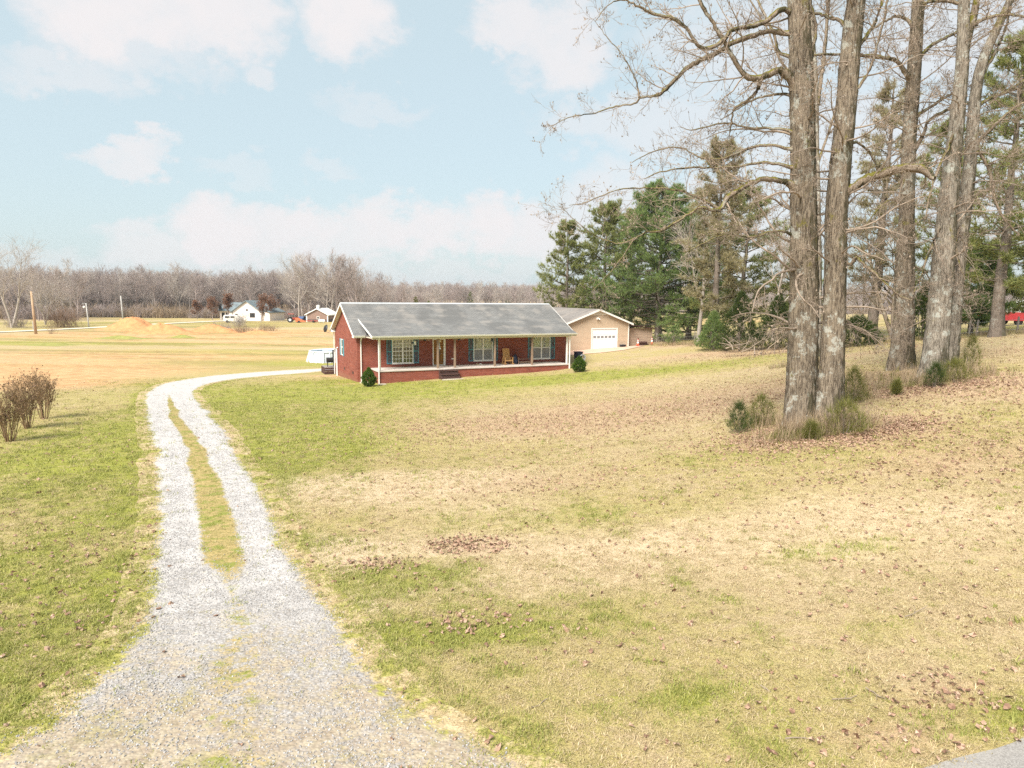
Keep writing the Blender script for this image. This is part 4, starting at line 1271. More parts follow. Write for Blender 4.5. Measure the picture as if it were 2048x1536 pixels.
for (lx, ly, lab) in ((.35, -.75, 'flat pale splash stone below the corner downspout'), (PX0 + .1, PY - .75, 'flat pale splash stone beneath the porch end downspout'), (6.8, PY - 1.35, 'flat pale stepping slab at the foot of the dark porch steps')):
    p = hpt(lx, ly)
    w_s = 1.0 if 'stepping' in lab else .45
    t = MB()
    r_ = np.random.default_rng(int(lx * 100))
    n = 10
    t.prism([(w_s * (1 + .2 * r_.normal()) * math.cos(2 * PI * i / n) * .8, .3 * (1 + .2 * r_.normal()) * math.sin(2 * PI * i / n)) for i in range(n)], 0, .07, 'z')
    o = t.build('stone_slab', M['stone'])
    o.location = (p.x, p.y, hz(p.x, p.y) - .02)
    o.rotation_euler = (0, 0, HA)
    tag(o, lab, 'stone slab', 'stone slabs along the house')

# side deck, smoker, pool behind the gable
dp = hpt(-.6, HD + .5)
dk = thing('wood_deck', 'low dark brown wooden deck behind the brick gable', 'deck', (dp.x, dp.y, hz(dp.x, dp.y) - .05), HA)
for k in range(13):
    MB().box(-.25, 3.6, k * .145, k * .145 + .135, .66, .70).build('deck_board', M['grey_wood'], dk)
for k in range(4):
    MB().box(-.30, -.255, -.02, 1.9, .02 + k * .165, .165 + k * .165).build('skirt_board', M['brown_wood'], dk)
    MB().box(-.25, 3.6, -.045, -.005, .02 + k * .165, .165 + k * .165).build('skirt_board', M['brown_wood'], dk)
sm = thing('barrel_smoker', 'black barrel smoker with a stove pipe on the side deck', 'smoker', (*(hpt(-.35, HD + 1.0)[:2]), hz(dp.x, dp.y) + .65), HA)
MB().tube([(-.28, 0, .62), (.45, 0, .62)], .24, 14).build('barrel', M['black'], sm)
MB().tube([(.32, 0, .8), (.32, 0, 1.55)], .07, 10).build('chimney', M['black'], sm)
for x in (-.2, .35):
    for y in (-.16, .16):
        MB().bar((x, y, 0), (x, y * .7, .5), .035).build('leg', M['black'], sm)
pp = gpt(643, 725)
pool = thing('frame_pool', 'round white above-ground pool on the grass behind the brick gable', 'pool', (pp[0] + .4, pp[1] + 1.5, hz(pp[0], pp[1] + 1.5)))
n = 20
RP, HP = 2.15, 1.18
for k in range(n):
    a, b = 2 * PI * k / n, 2 * PI * (k + 1) / n
    mm = MB().add([(RP * math.cos(a), RP * math.sin(a), 0), (RP * math.cos(b), RP * math.sin(b), 0), (RP * .93 * math.cos(b), RP * .93 * math.sin(b), HP), (RP * .93 * math.cos(a), RP * .93 * math.sin(a), HP),
                   (RP * .97 * math.cos(a), RP * .97 * math.sin(a), 0), (RP * .97 * math.cos(b), RP * .97 * math.sin(b), 0), (RP * .9 * math.cos(b), RP * .9 * math.sin(b), HP), (RP * .9 * math.cos(a), RP * .9 * math.sin(a), HP)],
                  [(0, 1, 2, 3), (4, 7, 6, 5), (3, 2, 6, 7), (0, 4, 5, 1)])
    mm.build('wall_panel', M['pool_grey'] if k % 2 else M['pool_white'], pool)
    MB().bar((RP * 1.12 * math.cos(a), RP * 1.12 * math.sin(a), 0), (RP * .95 * math.cos(a), RP * .95 * math.sin(a), HP), .07).build('strut', M['pool_white'], pool)
MB().tube([(RP * .95 * math.cos(t), RP * .95 * math.sin(t), HP) for t in np.linspace(0, 2 * PI, 33)], .07, 8).build('rim', M['pool_white'], pool)
MB().lathe([(RP * .9, HP - .32), (RP * .9, HP - .3)], 32).build('water', M['water'], pool)

# ------------------------------------------------------------------ garage with lean-to
GO = at_drop(1130, 701.5, 5.5)
GAo = Vector((GO[0], GO[1], GO[2] - .05))
garage = thing('garage', 'tan lap-sided garage with white roll-up door and brown lean-to', 'garage', GAo, HA)
def gp(x, y, z=0.0):
    c, s = math.cos(HA), math.sin(HA)
    return Vector((GAo.x + x * c - y * s, GAo.y + x * s + y * c, GAo.z + z))
GW, GD_, GE, GR = 7.6, 10.5, 2.72, 4.22
dx0, dx1, dz = 3.12, 6.10, 2.18
course = .125
nrow = int(4.0 / course)
def gtop(x):
    return GE + (GR - GE) * (1 - abs(x - GW / 2) / (GW / 2 + .35)) + .0
for r in range(nrow):
    z0, z1 = r * course, (r + 1) * course
    # width of the gable at this height
    zt = z1 + .1
    if zt > gtop(0):
        hw = (GW / 2 + .35) * (1 - (zt - GE) / (GR - GE))
        xa, xb = GW / 2 - hw, GW / 2 + hw
        if xb - xa < .3:
            break
        xa, xb = max(xa, 0), min(xb, GW)
    else:
        xa, xb = 0, GW
    spans = [(xa, dx0 - .1), (dx1 + .1, xb)] if z0 < dz + .05 else [(xa, xb)]
    for a, b in spans:
        if b > a:
            MB().prism([(.0, z1), (-.012, z1), (-.030, z0), (0, z0)], a, b).build('siding_board', M['siding'], garage)
MB().box(0, .1, .001, GD_, -.3, GE).build('side_wall', M['siding'], garage)
MB().box(GW - .1, GW, .001, GD_, -.3, GE).build('side_wall', M['siding'], garage)
MB().prism([(0, -.3), (GW, -.3), (GW, GE), (GW / 2, GR - .1), (0, GE)], GD_ - .1, GD_, 'y').build('back_wall', M['siding'], garage)
MB().box(dx0 - .1, dx0, -.045, .05, -.02, dz + .1).box(dx1, dx1 + .1, -.045, .05, -.02, dz + .1).box(dx0, dx1, -.045, .05, dz, dz + .1).build('door_trim', M['white'], garage)
for x in (-.004, GW - .096):
    MB().box(x, x + .10, -.05, -.003, -.02, GE + .02).build('corner_board', M['white'], garage)
rd_ = MB().box(dx0, dx1, .06, .08, 0, dz).build('roll_up_door', M['garage_door'], garage)
for k in range(4):
    z0 = k * dz / 4 + .012
    z1 = (k + 1) * dz / 4 - .012
    if k != 2:
        MB().box(dx0 + .01, dx1 - .01, .02, .059, z0, z1).build('door_section', M['garage_door'], rd_)
    else:
        m = MB()
        xs = [dx0 + .12 + i * (dx1 - dx0 - .24) / 6 for i in range(7)]
        holes = [(a + .05, b - .05, z0 + .12, z1 - .14) for a, b in zip(xs[:-1], xs[1:])]
        for a, b, c, d in wall_cells(dx0 + .01, dx1 - .01, z0, z1, holes):
            m.box(a, b, .02, .059, c, d)
        m.build('door_section', M['garage_door'], rd_)
        for a, b, c, d in holes:
            MB().box(a, b, .035, .045, c, d).build('pane', M['blind'], rd_)
gs = (GR - GE) / (GW / 2 + .35)
for s in (-1, 1):
    xe = GW / 2 + s * (GW / 2 + .35)
    poly = [(GW / 2, GR), (xe, GE), (xe, GE - .1), (GW / 2, GR - .1)]
    MB().prism(poly if s < 0 else poly[::-1], -.32, GD_ + .3, 'y').build('roof_slope', M['shingle_garage'], garage)
    poly = [(GW / 2, GR + .012), (xe, GE + .012), (xe, GE - .17), (GW / 2, GR - .17)]
    MB().prism(poly if s < 0 else poly[::-1], -.36, -.322, 'y').build('rake_board', M['white'], garage)
    MB().box(min(xe, xe + s * .03), max(xe, xe + s * .03), -.32, GD_ + .3, GE - .16, GE - .01).build('fascia', M['white'], garage)
hw = (GW / 2) * .36
MB().prism([(GW / 2 - hw, GR - .62), (GW / 2 + hw, GR - .62), (GW / 2, GR - .08)], -.05, -.001, 'y').build('gable_panel', M['cream'], garage)
gl = MB().box(GW / 2 - .22, GW / 2 + .02, -.14, -.03, GR - 1.0, GR - .8).build('flood_light', M['cream'], garage)
for s in (-1, 1):
    MB().tube([(GW / 2 - .1 + s * .1, -.12, GR - .95), (GW / 2 - .1 + s * .17, -.26, GR - 1.06)], [.04, .07], 8).build('lamp_head', M['white'], gl)
MB().prism([(0, GE), (GW, GE), (GW / 2, GR - .12)], .003, .05, 'y').build('gable_backing', M['siding'], garage)
MB().box(.1, dx0 - .1, .003, .05, -.3, GE).box(dx1 + .1, GW - .1, .003, .05, -.3, GE).box(dx0 - .1, dx1 + .1, .003, .049, dz + .1, GE).build('front_wall', M['siding'], garage)
# lean-to
LW, LY = 3.3, .45
lw = 0
while lw * .17 < 2.2:
    z0 = lw * .17
    z1 = min(z0 + .165, 2.42)
    MB().prism([(LY, z1), (LY - .015, z1), (LY - .03, z0), (LY, z0)], GW + .003, GW + LW).build('siding_board', M['siding_dark'], garage)
    lw += 1
MB().box(GW + LW - .1, GW + LW, LY + .001, LY + 6, -.2, 2.05).box(GW + .003, GW + LW - .1, LY + .001, LY + .05, -.3, 2.1).build('lean_to_wall', M['siding_dark'], garage)
MB().box(GW + LW - .12, GW + LW + .01, LY - .045, LY - .031, 0, 2.2).box(GW + LW - .75, GW + LW - .65, LY - .045, LY - .031, 0, 2.2).build('lean_to_trim', M['siding_dark'], garage)
MB().prism([(GW - .02, 2.52), (GW + LW + .35, 2.12), (GW + LW + .35, 2.19), (GW - .02, 2.60)], LY - .35, LY + 6.2, 'y').build('lean_to_roof', M['brown_wood'], garage)
MB().box(GW + 1.5, GW + 1.56, LY - .07, LY - .031, 1.0, 1.16).build('latch', M['black'], garage)

# apron of stained concrete
ap = [gp(-1.6, -.05), gp(GW + .6, -.05), gp(GW + 1.2, -1.3), gp(GW - .6, -2.3), gp(4.6, -3.6), gp(2.2, -3.7), gp(-1.6, -2.6)]
n = 24
ctr = sum((Vector((p.x, p.y, 0)) for p in ap), Vector()) / len(ap)
rings = []
for f in np.linspace(1, 0.05, 7):
    for i in range(len(ap) * 4):
        k, t = divmod(i, 4)
        p = ap[k].lerp(ap[(k + 1) % len(ap)], t / 4)
        q = ctr + (Vector((p.x, p.y, 0)) - ctr) * f
        rings.append((q.x, q.y, hz(q.x, q.y) + .035))
nn = len(ap) * 4
fs = [(r * nn + i, r * nn + (i + 1) % nn, (r + 1) * nn + (i + 1) % nn, (r + 1) * nn + i) for r in range(6) for i in range(nn)] + [tuple(range(6 * nn, 7 * nn))]
tag(MB().add(rings, fs).build('garage_apron', M['pad'], None, True), 'stained concrete apron before the white garage door', 'pavement', kind='structure')
# cones, trough between them, box by the door
def cone(x, y, lab):
    p = gp(x, y)
    t = thing('traffic_cone', lab, 'traffic cone', (p.x, p.y, hz(p.x, p.y) + .02), HA, 'traffic cones at the garage')
    MB().box(-.19, .19, -.19, .19, 0, .035).build('base', M['cone'], t, bevel=.01)
    MB().lathe([(.15, .036), (.118, .25)], 16).build('lower_cone', M['cone'], t, True)
    MB().lathe([(.119, .251), (.085, .45)], 16).build('reflective_band', M['reflect'], t, True)
    MB().lathe([(.084, .451), (.07, .53)], 16).build('middle_cone', M['cone'], t, True)
    MB().lathe([(.071, .531), (.05, .64)], 16).build('reflective_band', M['reflect'], t, True)
    MB().lathe([(.049, .641), (.03, .75)], 16).build('cone_tip', M['cone'], t, True)
cone(GW + .75, -.65, 'orange traffic cone with white bands nearer the white garage door')
cone(GW + 2.75, -.35, 'orange traffic cone with white bands at the outer end of the lean-to')
p = gp(GW + 1.75, -.2)
fb = thing('firewood_rack', 'low dark rack of logs between the two traffic cones', 'firewood rack', (p.x, p.y, hz(p.x, p.y)), HA)
for k in range(7):
    x = -.55 + (k % 4) * .32 + (k // 4) * .16
    MB().tube([(x, -.25, .12 + (k // 4) * .2), (x, .25, .12 + (k // 4) * .2)], .10, 9).build('log', M['brown_wood'], fb)
p = gp(6.75, -.25)
o = thing('dark_mat', 'small dark box on the ground beside the white garage door', 'box', (p.x, p.y, hz(p.x, p.y) + .03), HA)
MB().box(-.3, .3, -.16, .16, 0, .2).build('box_body', M['black'], o, bevel=.02)
MB().box(-.32, .32, -.18, .18, .201, .24).build('box_lid', M['navy'], o, bevel=.01)

# ------------------------------------------------------------------ growing wood
def norm(v):
    return v / np.maximum(np.linalg.norm(v, axis=-1, keepdims=True), 1e-9)
def grow(S, D, L, R0, n, wob, trop, rend, rg, droop=0.0):
    b = len(S)
    P = np.empty((b, n, 3))
    P[:, 0] = S
    d = norm(np.asarray(D, float))
    for i in range(1, n):
        d = norm(d + rg.normal(size=(b, 3)) * wob + np.array([0, 0, trop - droop * i / n]))
        P[:, i] = P[:, i - 1] + d * (np.asarray(L) / (n - 1))[:, None]
    t = np.linspace(0, 1, n)
    return P, np.asarray(R0)[:, None] * (1 - (1 - rend) * t)[None]
def offshoots(P, R, k, tlo, thi, alo, ahi, rg, flat=0.0):
    """k side branches from every polyline: start, direction, parent radius there, parent length, position"""
    b, n, _ = P.shape
    t = rg.uniform(tlo, thi, (b, k))
    f = t * (n - 1)
    i = np.minimum(f.astype(int), n - 2)
    w = (f - i)[..., None]
    B = np.arange(b)[:, None]
    S = P[B, i] * (1 - w) + P[B, i + 1] * w
    T = norm(P[B, i + 1] - P[B, i])
    Rr = R[B, i] * (1 - w[..., 0]) + R[B, i + 1] * w[..., 0]
    q = rg.normal(size=S.shape)
    q[..., 2] *= 1 - flat
    q = norm(q - (q * T).sum(-1, keepdims=True) * T)
    a = rg.uniform(alo, ahi, (b, k))[..., None]
    D = T * np.cos(a) + q * np.sin(a)
    L = np.linalg.norm(np.diff(P, axis=1), axis=2).sum(1)
    return S.reshape(-1, 3), D.reshape(-1, 3), Rr.ravel(), np.repeat(L, k), t.ravel()
class Geo:
    def __init__(self):
        self.V, self.Q, self.T, self.n = [], [], [], 0
    def tubes(self, P, R, k):
        P, R = np.asarray(P, float), np.asarray(R, float)
        b, n, _ = P.shape
        T = norm(np.gradient(P, axis=1))
        ref = np.where(np.abs(T[..., 2:3]) < 0.9, np.array([0, 0, 1.0]), np.array([1.0, 0, 0]))
        s = norm(np.cross(T, ref))
        u = np.cross(s, T)
        a = np.linspace(0, 2 * PI, k, endpoint=False)
        ring = P[:, :, None] + (s[:, :, None] * np.cos(a)[:, None] + u[:, :, None] * np.sin(a)[:, None]) * R[:, :, None, None]
        I = self.n + np.arange(b * n * k).reshape(b, n, k)
        J = np.roll(I, -1, 2)
        self.Q.append(np.stack([I[:, :-1], J[:, :-1], J[:, 1:], I[:, 1:]], -1).reshape(-1, 4))
        self.V.append(ring.reshape(-1, 3))
        self.n += b * n * k
    def tris(self, V3):
        V3 = np.asarray(V3).reshape(-1, 3)
        self.V.append(V3)
        self.T.append(self.n + np.arange(len(V3)).reshape(-1, 3))
        self.n += len(V3)
    def tuftfan(self, Cn, D, ln, wd, m, spread, rg, flat=.6):
        """m needle-like triangles fanning from every centre"""
        t = len(Cn)
        d = norm(D[:, None] + rg.normal(size=(t, m, 3)) * spread)
        side = norm(norm(np.cross(d, np.array([0.0, 0.0, 1.0]))) + flat * rg.normal(size=(t, m, 3)))
        l = (np.asarray(ln).reshape(-1, 1) * rg.uniform(.6, 1.2, (t, m)))[..., None]
        w = (np.asarray(wd).reshape(-1, 1) * rg.uniform(.7, 1.3, (t, m)))[..., None]
        c = Cn[:, None] + d * l * .05
        self.tris(np.stack([c - side * w / 2, c + side * w / 2, c + d * l], 2))
    def mesh(self, name, off=(0, 0, 0), smooth=True):
        V = np.concatenate(self.V) - np.asarray(off)
        return np_mesh(name, V, ([np.concatenate(self.Q)] if self.Q else []) + ([np.concatenate(self.T)] if self.T else []), smooth)

def trunk_mesh(name, pts, radii, off, rg, sides=60, rings=120, flare=0.55, rough=0.05):
    """a bole with root flare and furrowed bark"""
    PR, _ = resample(np.c_[pts, radii], rings)
    P, R = PR[:, :3], PR[:, 3]
    zz = P[:, 2] - P[0, 2]
    a = np.linspace(0, 2 * PI, sides, endpoint=False)
    ph = rg.uniform(0, 6.28, 8)
    fl = 1 + flare * np.exp(-np.maximum(zz, 0) / 0.55)[:, None] * (0.55 + 0.45 * np.cos(a[None] * 5 + ph[0] + .6 * np.sin(a[None] * 2)))
    fur = np.abs(np.sin(a[None] * 9 + 1.3 * np.sin(zz[:, None] * 1.1 + ph[1]) + ph[2])) ** .6 * .5 + np.abs(np.sin(a[None] * 14 + 1.7 * np.sin(zz[:, None] * .8 + ph[3]) + ph[4])) * .5
    lum = .05 * np.sin(a[None] * 2 + zz[:, None] * .5 + ph[5]) + .04 * np.sin(a[None] * 3 - zz[:, None] * .8 + ph[6])
    rr = R[:, None] * (fl + lum + rough * (fur - .5) + rough * .35 * rg.normal(size=(rings, sides)))
    T = norm(np.gradient(P, axis=0))
    s = norm(np.cross(T, np.array([0, 1.0, 0])))
    u = np.cross(s, T)
    ring = P[:, None] + (s[:, None] * np.cos(a)[None, :, None] + u[:, None] * np.sin(a)[None, :, None]) * rr[..., None]
    I = np.arange(rings * sides).reshape(rings, sides)
    J = np.roll(I, -1, 1)
    F = np.stack([I[:-1], J[:-1], J[1:], I[1:]], -1).reshape(-1, 4)
    return np_mesh(name, ring.reshape(-1, 3) - off, [F], True), P, R

def px_line(rows, dep0, ddep=0.0):
    """[(px, py, width_px)] -> world points and radii at depth dep0 .. dep0+ddep"""
    n = len(rows)
    pts, rs = [], []
    for i, (x, y, w) in enumerate(rows):
        d = dep0 + ddep * i / max(n - 1, 1)
        pts.append(at_depth(x, y, d))
        rs.append(w / 2 / FPX * d)
    return np.array(pts), np.array(rs)

def twigs(G, P, R, rg, k1, k2, k3, l1=(.5, 1.5), droop=0.0, up=0.03, tl=0.15):
    """three orders of finer wood from limbs; pods at the tips"""
    S, D, r, L, t = offshoots(P, R, k1, tl, 1.0, .45, 1.25, rg)
    L1 = rg.uniform(*l1, len(S)) * (1.15 - .55 * t)
    P1, R1 = grow(S, D, L1, np.clip(r * .42, .006, .030), 6, .17, up, .3, rg, droop)
    G.tubes(P1, R1, 3)
    S, D, r, L, t = offshoots(P1, R1, k2, .15, 1.0, .4, 1.1, rg)
    P2, R2 = grow(S, D, L * rg.uniform(.25, .55, len(S)), np.clip(r * .6, .0045, .014), 4, .2, up, .4, rg, droop)
    G.tubes(P2, R2, 3)
    S, D, r, L, t = offshoots(P2, R2, k3, .2, 1.0, .4, 1.0, rg)
    P3, R3 = grow(S, D, L * rg.uniform(.3, .6, len(S)), np.full(len(S), .0045), 3, .22, up, .6, rg, droop)
    G.tubes(P3, R3, 3)
    tip = np.concatenate([P3[:, -1], P2[:, -1]])
    tip = tip[rg.random(len(tip)) < .25]
    G.tuftfan(tip, np.tile([0, 0, 1.0], (len(tip), 1)), np.full(len(tip), .07), np.full(len(tip), .04), 2, .5, rg)
    return P1

def big_tree(name, label, dep, trunk, limbs, barkm, seed, stubs=30, stub_rows=(0.12, 0.95), stub_len=(1.0, 3.2), group=None, rough=.085, flare=.75):
    rg = np.random.default_rng(seed)
    pts, rs = px_line(trunk, dep)
    rs = rs * .80
    base = gcol(trunk[0][0], dep)
    pts[0, 2] = min(pts[0, 2], base[2]) - .25
    root = thing(name, label, 'tree', (pts[0, 0], pts[0, 1], base[2]), 0, group)
    off = np.array(root.location)
    me, TP, TR = trunk_mesh('trunk', pts, rs, off, rg, rough=rough, flare=flare)
    link('trunk', me, barkm, root)
    G = Geo()
    for rows, dd in limbs:
        lp, lr = px_line(rows, dep, dd)
        lr = lr * .84
        Q, ln = resample(np.c_[lp, lr], max(14, int(len(rows) * 4)))
        Q[1:-1, :3] += rg.normal(size=(len(Q) - 2, 3)) * .012
        g = Geo()
        Q[:, 3] *= 1 + .10 * np.convolve(rg.normal(size=len(Q)), [.25, .5, .25], 'same') + .45 * np.exp(-np.arange(len(Q)) / 1.2)
        g.tubes(Q[None, :, :3], Q[None, :, 3], 10)
        link('limb', g.mesh('limb', off), M['bark_limb'], root)
        n1 = int(np.clip(ln * 3.0, 7, 26))
        P, R = Q[None, :, :3], Q[None, :, 3]
        twigs(G, P, R, rg, n1, 6, 4, (.5, 1.8))
    # lesser boughs off the bole, bowed down and ending in twigs
    S, D, r, L, t = offshoots(TP[None], TR[None], int(stubs * 1.4), *stub_rows, 1.0, 1.75, rg, .55)
    S = S + D * (r * .8)[:, None]
    P1, R1 = grow(S, D, rg.uniform(*stub_len, len(S)), np.clip(r * .11, .014, .045), 10, .16, .06, .3, rg, .17)
    G.tubes(P1, R1, 5)
    twigs(G, P1, R1, rg, 9, 5, 3, (.4, 1.5), .08)
    # the top beyond
    S, D, r, L, t = offshoots(TP[None], TR[None], 16, .80, 1.0, .5, 1.1, rg)
    P1, R1 = grow(S, D, rg.uniform(2.5, 5.5, len(S)), np.clip(r * .4, .03, .1), 9, .12, .10, .3, rg)
    G.tubes(P1, R1, 6)
    twigs(G, P1, R1, rg, 6, 3, 1, (.6, 2.0))
    link('crown', G.mesh('crown', off), M['twig'], root)
    return root

UP = lambda x0, w0, lean=0.0: [(x0 + lean * k, -150 * k, max(w0 - 3.2 * k, 4)) for k in range(1, 8)]
T1 = [(1601, 862, 74), (1603, 780, 68), (1606, 650, 65), (1608, 520, 63), (1608, 400, 60), (1606, 270, 57), (1602, 150, 52), (1598, 60, 47), (1596, 0, 45)] + UP(1594, 42, -4)
L1 = [([(1592, 172, 26), (1580, 155, 20), (1558, 141, 17), (1530, 152, 15), (1503, 158, 14), (1487, 148, 12), (1474, 128, 11), (1462, 108, 10), (1450, 85, 10), (1436, 62, 9), (1420, 36, 8), (1402, 8, 8), (1390, -40, 7), (1380, -110, 5), (1376, -190, 3)], -.8),
      ([(1520, 158, 9), (1516, 178, 8), (1496, 200, 7), (1476, 212, 6), (1466, 222, 5), (1463, 246, 4), (1458, 270, 2)], .4),
      ([(1590, 66, 14), (1570, 66, 12), (1532, 63, 11), (1505, 71, 11), (1464, 87, 11), (1447, 98, 10), (1420, 112, 10), (1387, 128, 10), (1362, 148, 9), (1340, 171, 8), (1319, 189, 7), (1302, 193, 5), (1280, 196, 5), (1269, 207, 4), (1234, 213, 3.4), (1185, 227, 2.6), (1135, 236, 2), (1098, 258, 1.2)], 1.8),
      ([(1590, 30, 14), (1576, 22, 12), (1559, 20, 12), (1535, 41, 11), (1505, 52, 10), (1469, 59, 9), (1447, 79, 9), (1423, 96, 9), (1400, 94, 8), (1384, 74, 8), (1373, 55, 7.5), (1346, 38, 7), (1302, 26, 6), (1275, 12, 5), (1248, 0, 4), (1223, 5, 2.6), (1205, 22, 2), (1190, 43, 1.4)], -1.5),
      ([(1279, 194, 4), (1272, 165, 3), (1256, 128, 2.6), (1237, 100, 2.2), (1217, 79, 2), (1200, 55, 1.6), (1188, 40, 1)], .3),
      ([(1590, 376, 20), (1578, 366, 15), (1564, 362, 13), (1527, 357, 12), (1488, 374, 12), (1457, 394, 11), (1441, 418, 11), (1420, 420, 7), (1402, 415, 6), (1372, 432, 6), (1350, 446, 6), (1325, 461, 5), (1295, 464, 4), (1270, 478, 3.4), (1246, 512, 2.6), (1220, 545, 2), (1186, 580, 1.3)], -1.2),
      ([(1590, 300, 8), (1540, 290, 6), (1490, 300, 5), (1440, 318, 4.5), (1395, 313, 4), (1373, 299, 3.6), (1346, 295, 3.2), (1308, 303, 2.6), (1264, 325, 1.6)], 1.5),
      ([(1590, 336, 8), (1530, 325, 6), (1480, 332, 5), (1428, 335, 4.4), (1387, 335, 4), (1332, 342, 3), (1289, 358, 1.6)], .5),
      ([(1441, 418, 6), (1400, 396, 5), (1360, 381, 4.6), (1324, 377, 4), (1264, 377, 3.2), (1231, 382, 2.6), (1168, 405, 2), (1138, 411, 1.2)], -.6),
      ([(1590, 265, 8), (1560, 258, 6), (1537, 257, 6), (1496, 256, 5), (1464, 247, 4), (1436, 247, 3.4), (1387, 260, 2.6), (1360, 254, 1.4)], .9),
      ([(1270, 476, 3), (1235, 487, 2.4), (1190, 470, 2), (1150, 440, 1.6), (1118, 412, 1)], .5),
      ([(1595, 195, 8), (1570, 188, 6), (1540, 190, 5), (1510, 199, 4), (1480, 215, 3), (1440, 240, 2)], 1.2),
      ([(1590, 470, 7), (1550, 462, 5), (1500, 475, 4), (1455, 468, 3.4), (1410, 485, 2.6), (1370, 505, 1.6)], -1.0),
      ([(1600, 118, 9), (1560, 105, 7), (1545, 60, 6), (1520, 10, 5), (1500, -50, 4), (1490, -120, 3)], 2.2),
      ([(1620, 120, 9), (1632, 60, 7), (1622, 0, 6), (1616, -70, 5), (1620, -150, 3)], 1.0)]
big_tree('tulip_tree', 'thickest bare tree, mottled grey trunk with mossy boughs reaching over the lawn', 22.0, T1, L1, M['bark_oak'], 11, 34)
T2 = [(1655, 850, 62), (1660, 780, 58), (1668, 650, 54), (1672, 520, 52), (1673, 420, 50), (1680, 330, 46), (1690, 230, 43), (1700, 120, 41), (1708, 40, 40), (1713, 0, 38)] + UP(1713, 36, 10)
L2 = [([(1680, 392, 24), (1702, 378, 21), (1732, 358, 20), (1773, 345, 19), (1814, 336, 19), (1842, 339, 18), (1858, 348, 16), (1869, 357, 12)], -1.0),
      ([(1698, 60, 10), (1680, 42, 8), (1662, 37, 7), (1640, 28, 6), (1618, 24, 5), (1600, 10, 3)], 1.0),
      ([(1690, 200, 8), (1722, 168, 7), (1745, 120, 6), (1762, 60, 5), (1775, 0, 4), (1785, -80, 3)], -1.0),
      ([(1690, 300, 8), (1712, 285, 6), (1735, 300, 5), (1752, 330, 4), (1760, 370, 2.5)], .8),
      ([(1668, 490, 9), (1698, 530, 8), (1712, 515, 9), (1722, 523, 8), (1750, 548, 7), (1772, 568, 6), (1800, 592, 5), (1825, 600, 3)], -1.4),
      ([(1705, 110, 9), (1735, 70, 8), (1752, 40, 7), (1768, -10, 6), (1790, -80, 4)], .8)]
big_tree('tulip_tree', 'bare brown trunk joined at the foot to the thickest tree, leaning towards the others', 21.7, T2, L2, M['bark_oak'], 12, 34)
T3 = [(1800, 738, 52), (1804, 690, 47), (1810, 590, 42), (1812, 480, 37), (1814, 380, 34), (1818, 280, 31), (1826, 180, 29), (1832, 80, 26), (1836, 0, 24)] + UP(1838, 22, 6)
L3 = [([(1822, 160, 12), (1812, 146, 10), (1795, 123, 9), (1773, 116, 8), (1741, 112, 7), (1690, 109, 6), (1623, 111, 5), (1600, 118, 3)], -1.2),
      ([(1826, 60, 8), (1817, 42, 7), (1795, 33, 6), (1773, 41, 5), (1750, 55, 4), (1730, 68, 2)], .7),
      ([(1832, 118, 10), (1845, 108, 9), (1864, 90, 8), (1890, 76, 7), (1918, 63, 6), (1950, 55, 4)], 1.0),
      ([(1822, 240, 9), (1840, 227, 8), (1862, 214, 7), (1883, 200, 6), (1905, 186, 5), (1930, 160, 3)], -1.0),
      ([(1815, 330, 9), (1845, 270, 8), (1860, 240, 7), (1890, 222, 7), (1925, 208, 6), (1965, 205, 5), (2010, 185, 4), (2060, 170, 3)], -1.5),
      ([(1836, 30, 8), (1855, 5, 6), (1880, -8, 5), (1905, -4, 4)], .4),
      ([(1812, 420, 7), (1790, 400, 5), (1765, 410, 4), (1740, 440, 3), (1722, 470, 2)], -.8)]
big_tree('tulip_tree', 'bare tree with a dark mossy trunk standing alone between the two pairs', 31.0, T3, L3, M['bark_oak'], 13, 36, stub_len=(1.2, 4.0))
T4 = [(1864, 762, 62), (1870, 700, 56), (1880, 600, 50), (1889, 500, 45), (1897, 400, 39), (1909, 280, 33), (1920, 180, 30), (1926, 100, 27), (1928, 0, 24)] + UP(1930, 22, 2)
L4 = [([(1924, 118, 17), (1938, 70, 16), (1948, 30, 15), (1954, 0, 14), (1962, -80, 12), (1970, -200, 9), (1980, -330, 6)], .6),
      ([(1928, 14, 9), (1912, 6, 8), (1890, 2, 7), (1862, 4, 6), (1846, 8, 4)], .5),
      ([(1950, 50, 8), (1960, 42, 7), (1976, 36, 7), (2000, 30, 6), (2025, 30, 5), (2060, 36, 4)], -1.0),
      ([(1912, 250, 9), (1900, 290, 7), (1880, 330, 6), (1862, 380, 5), (1850, 440, 3)], -1.2),
      ([(1893, 430, 9), (1860, 500, 6), (1845, 545, 5), (1828, 585, 4)], -.6)]
big_tree('tulip_tree', 'pale grey bare trunk, front stem of the leaning pair nearer the frame edge', 28.0, T4, L4, M['bark_grey'], 14, 30)
T5 = [(1890, 752, 46), (1898, 690, 42), (1908, 590, 39), (1921, 480, 34), (1933, 390, 30), (1941, 310, 26), (1946, 240, 24), (1954, 170, 22), (1968, 115, 20), (1992, 62, 17), (2020, 0, 15), (2040, -60, 14), (2058, -140, 12), (2070, -240, 10), (2080, -360, 8), (2086, -500, 5)]
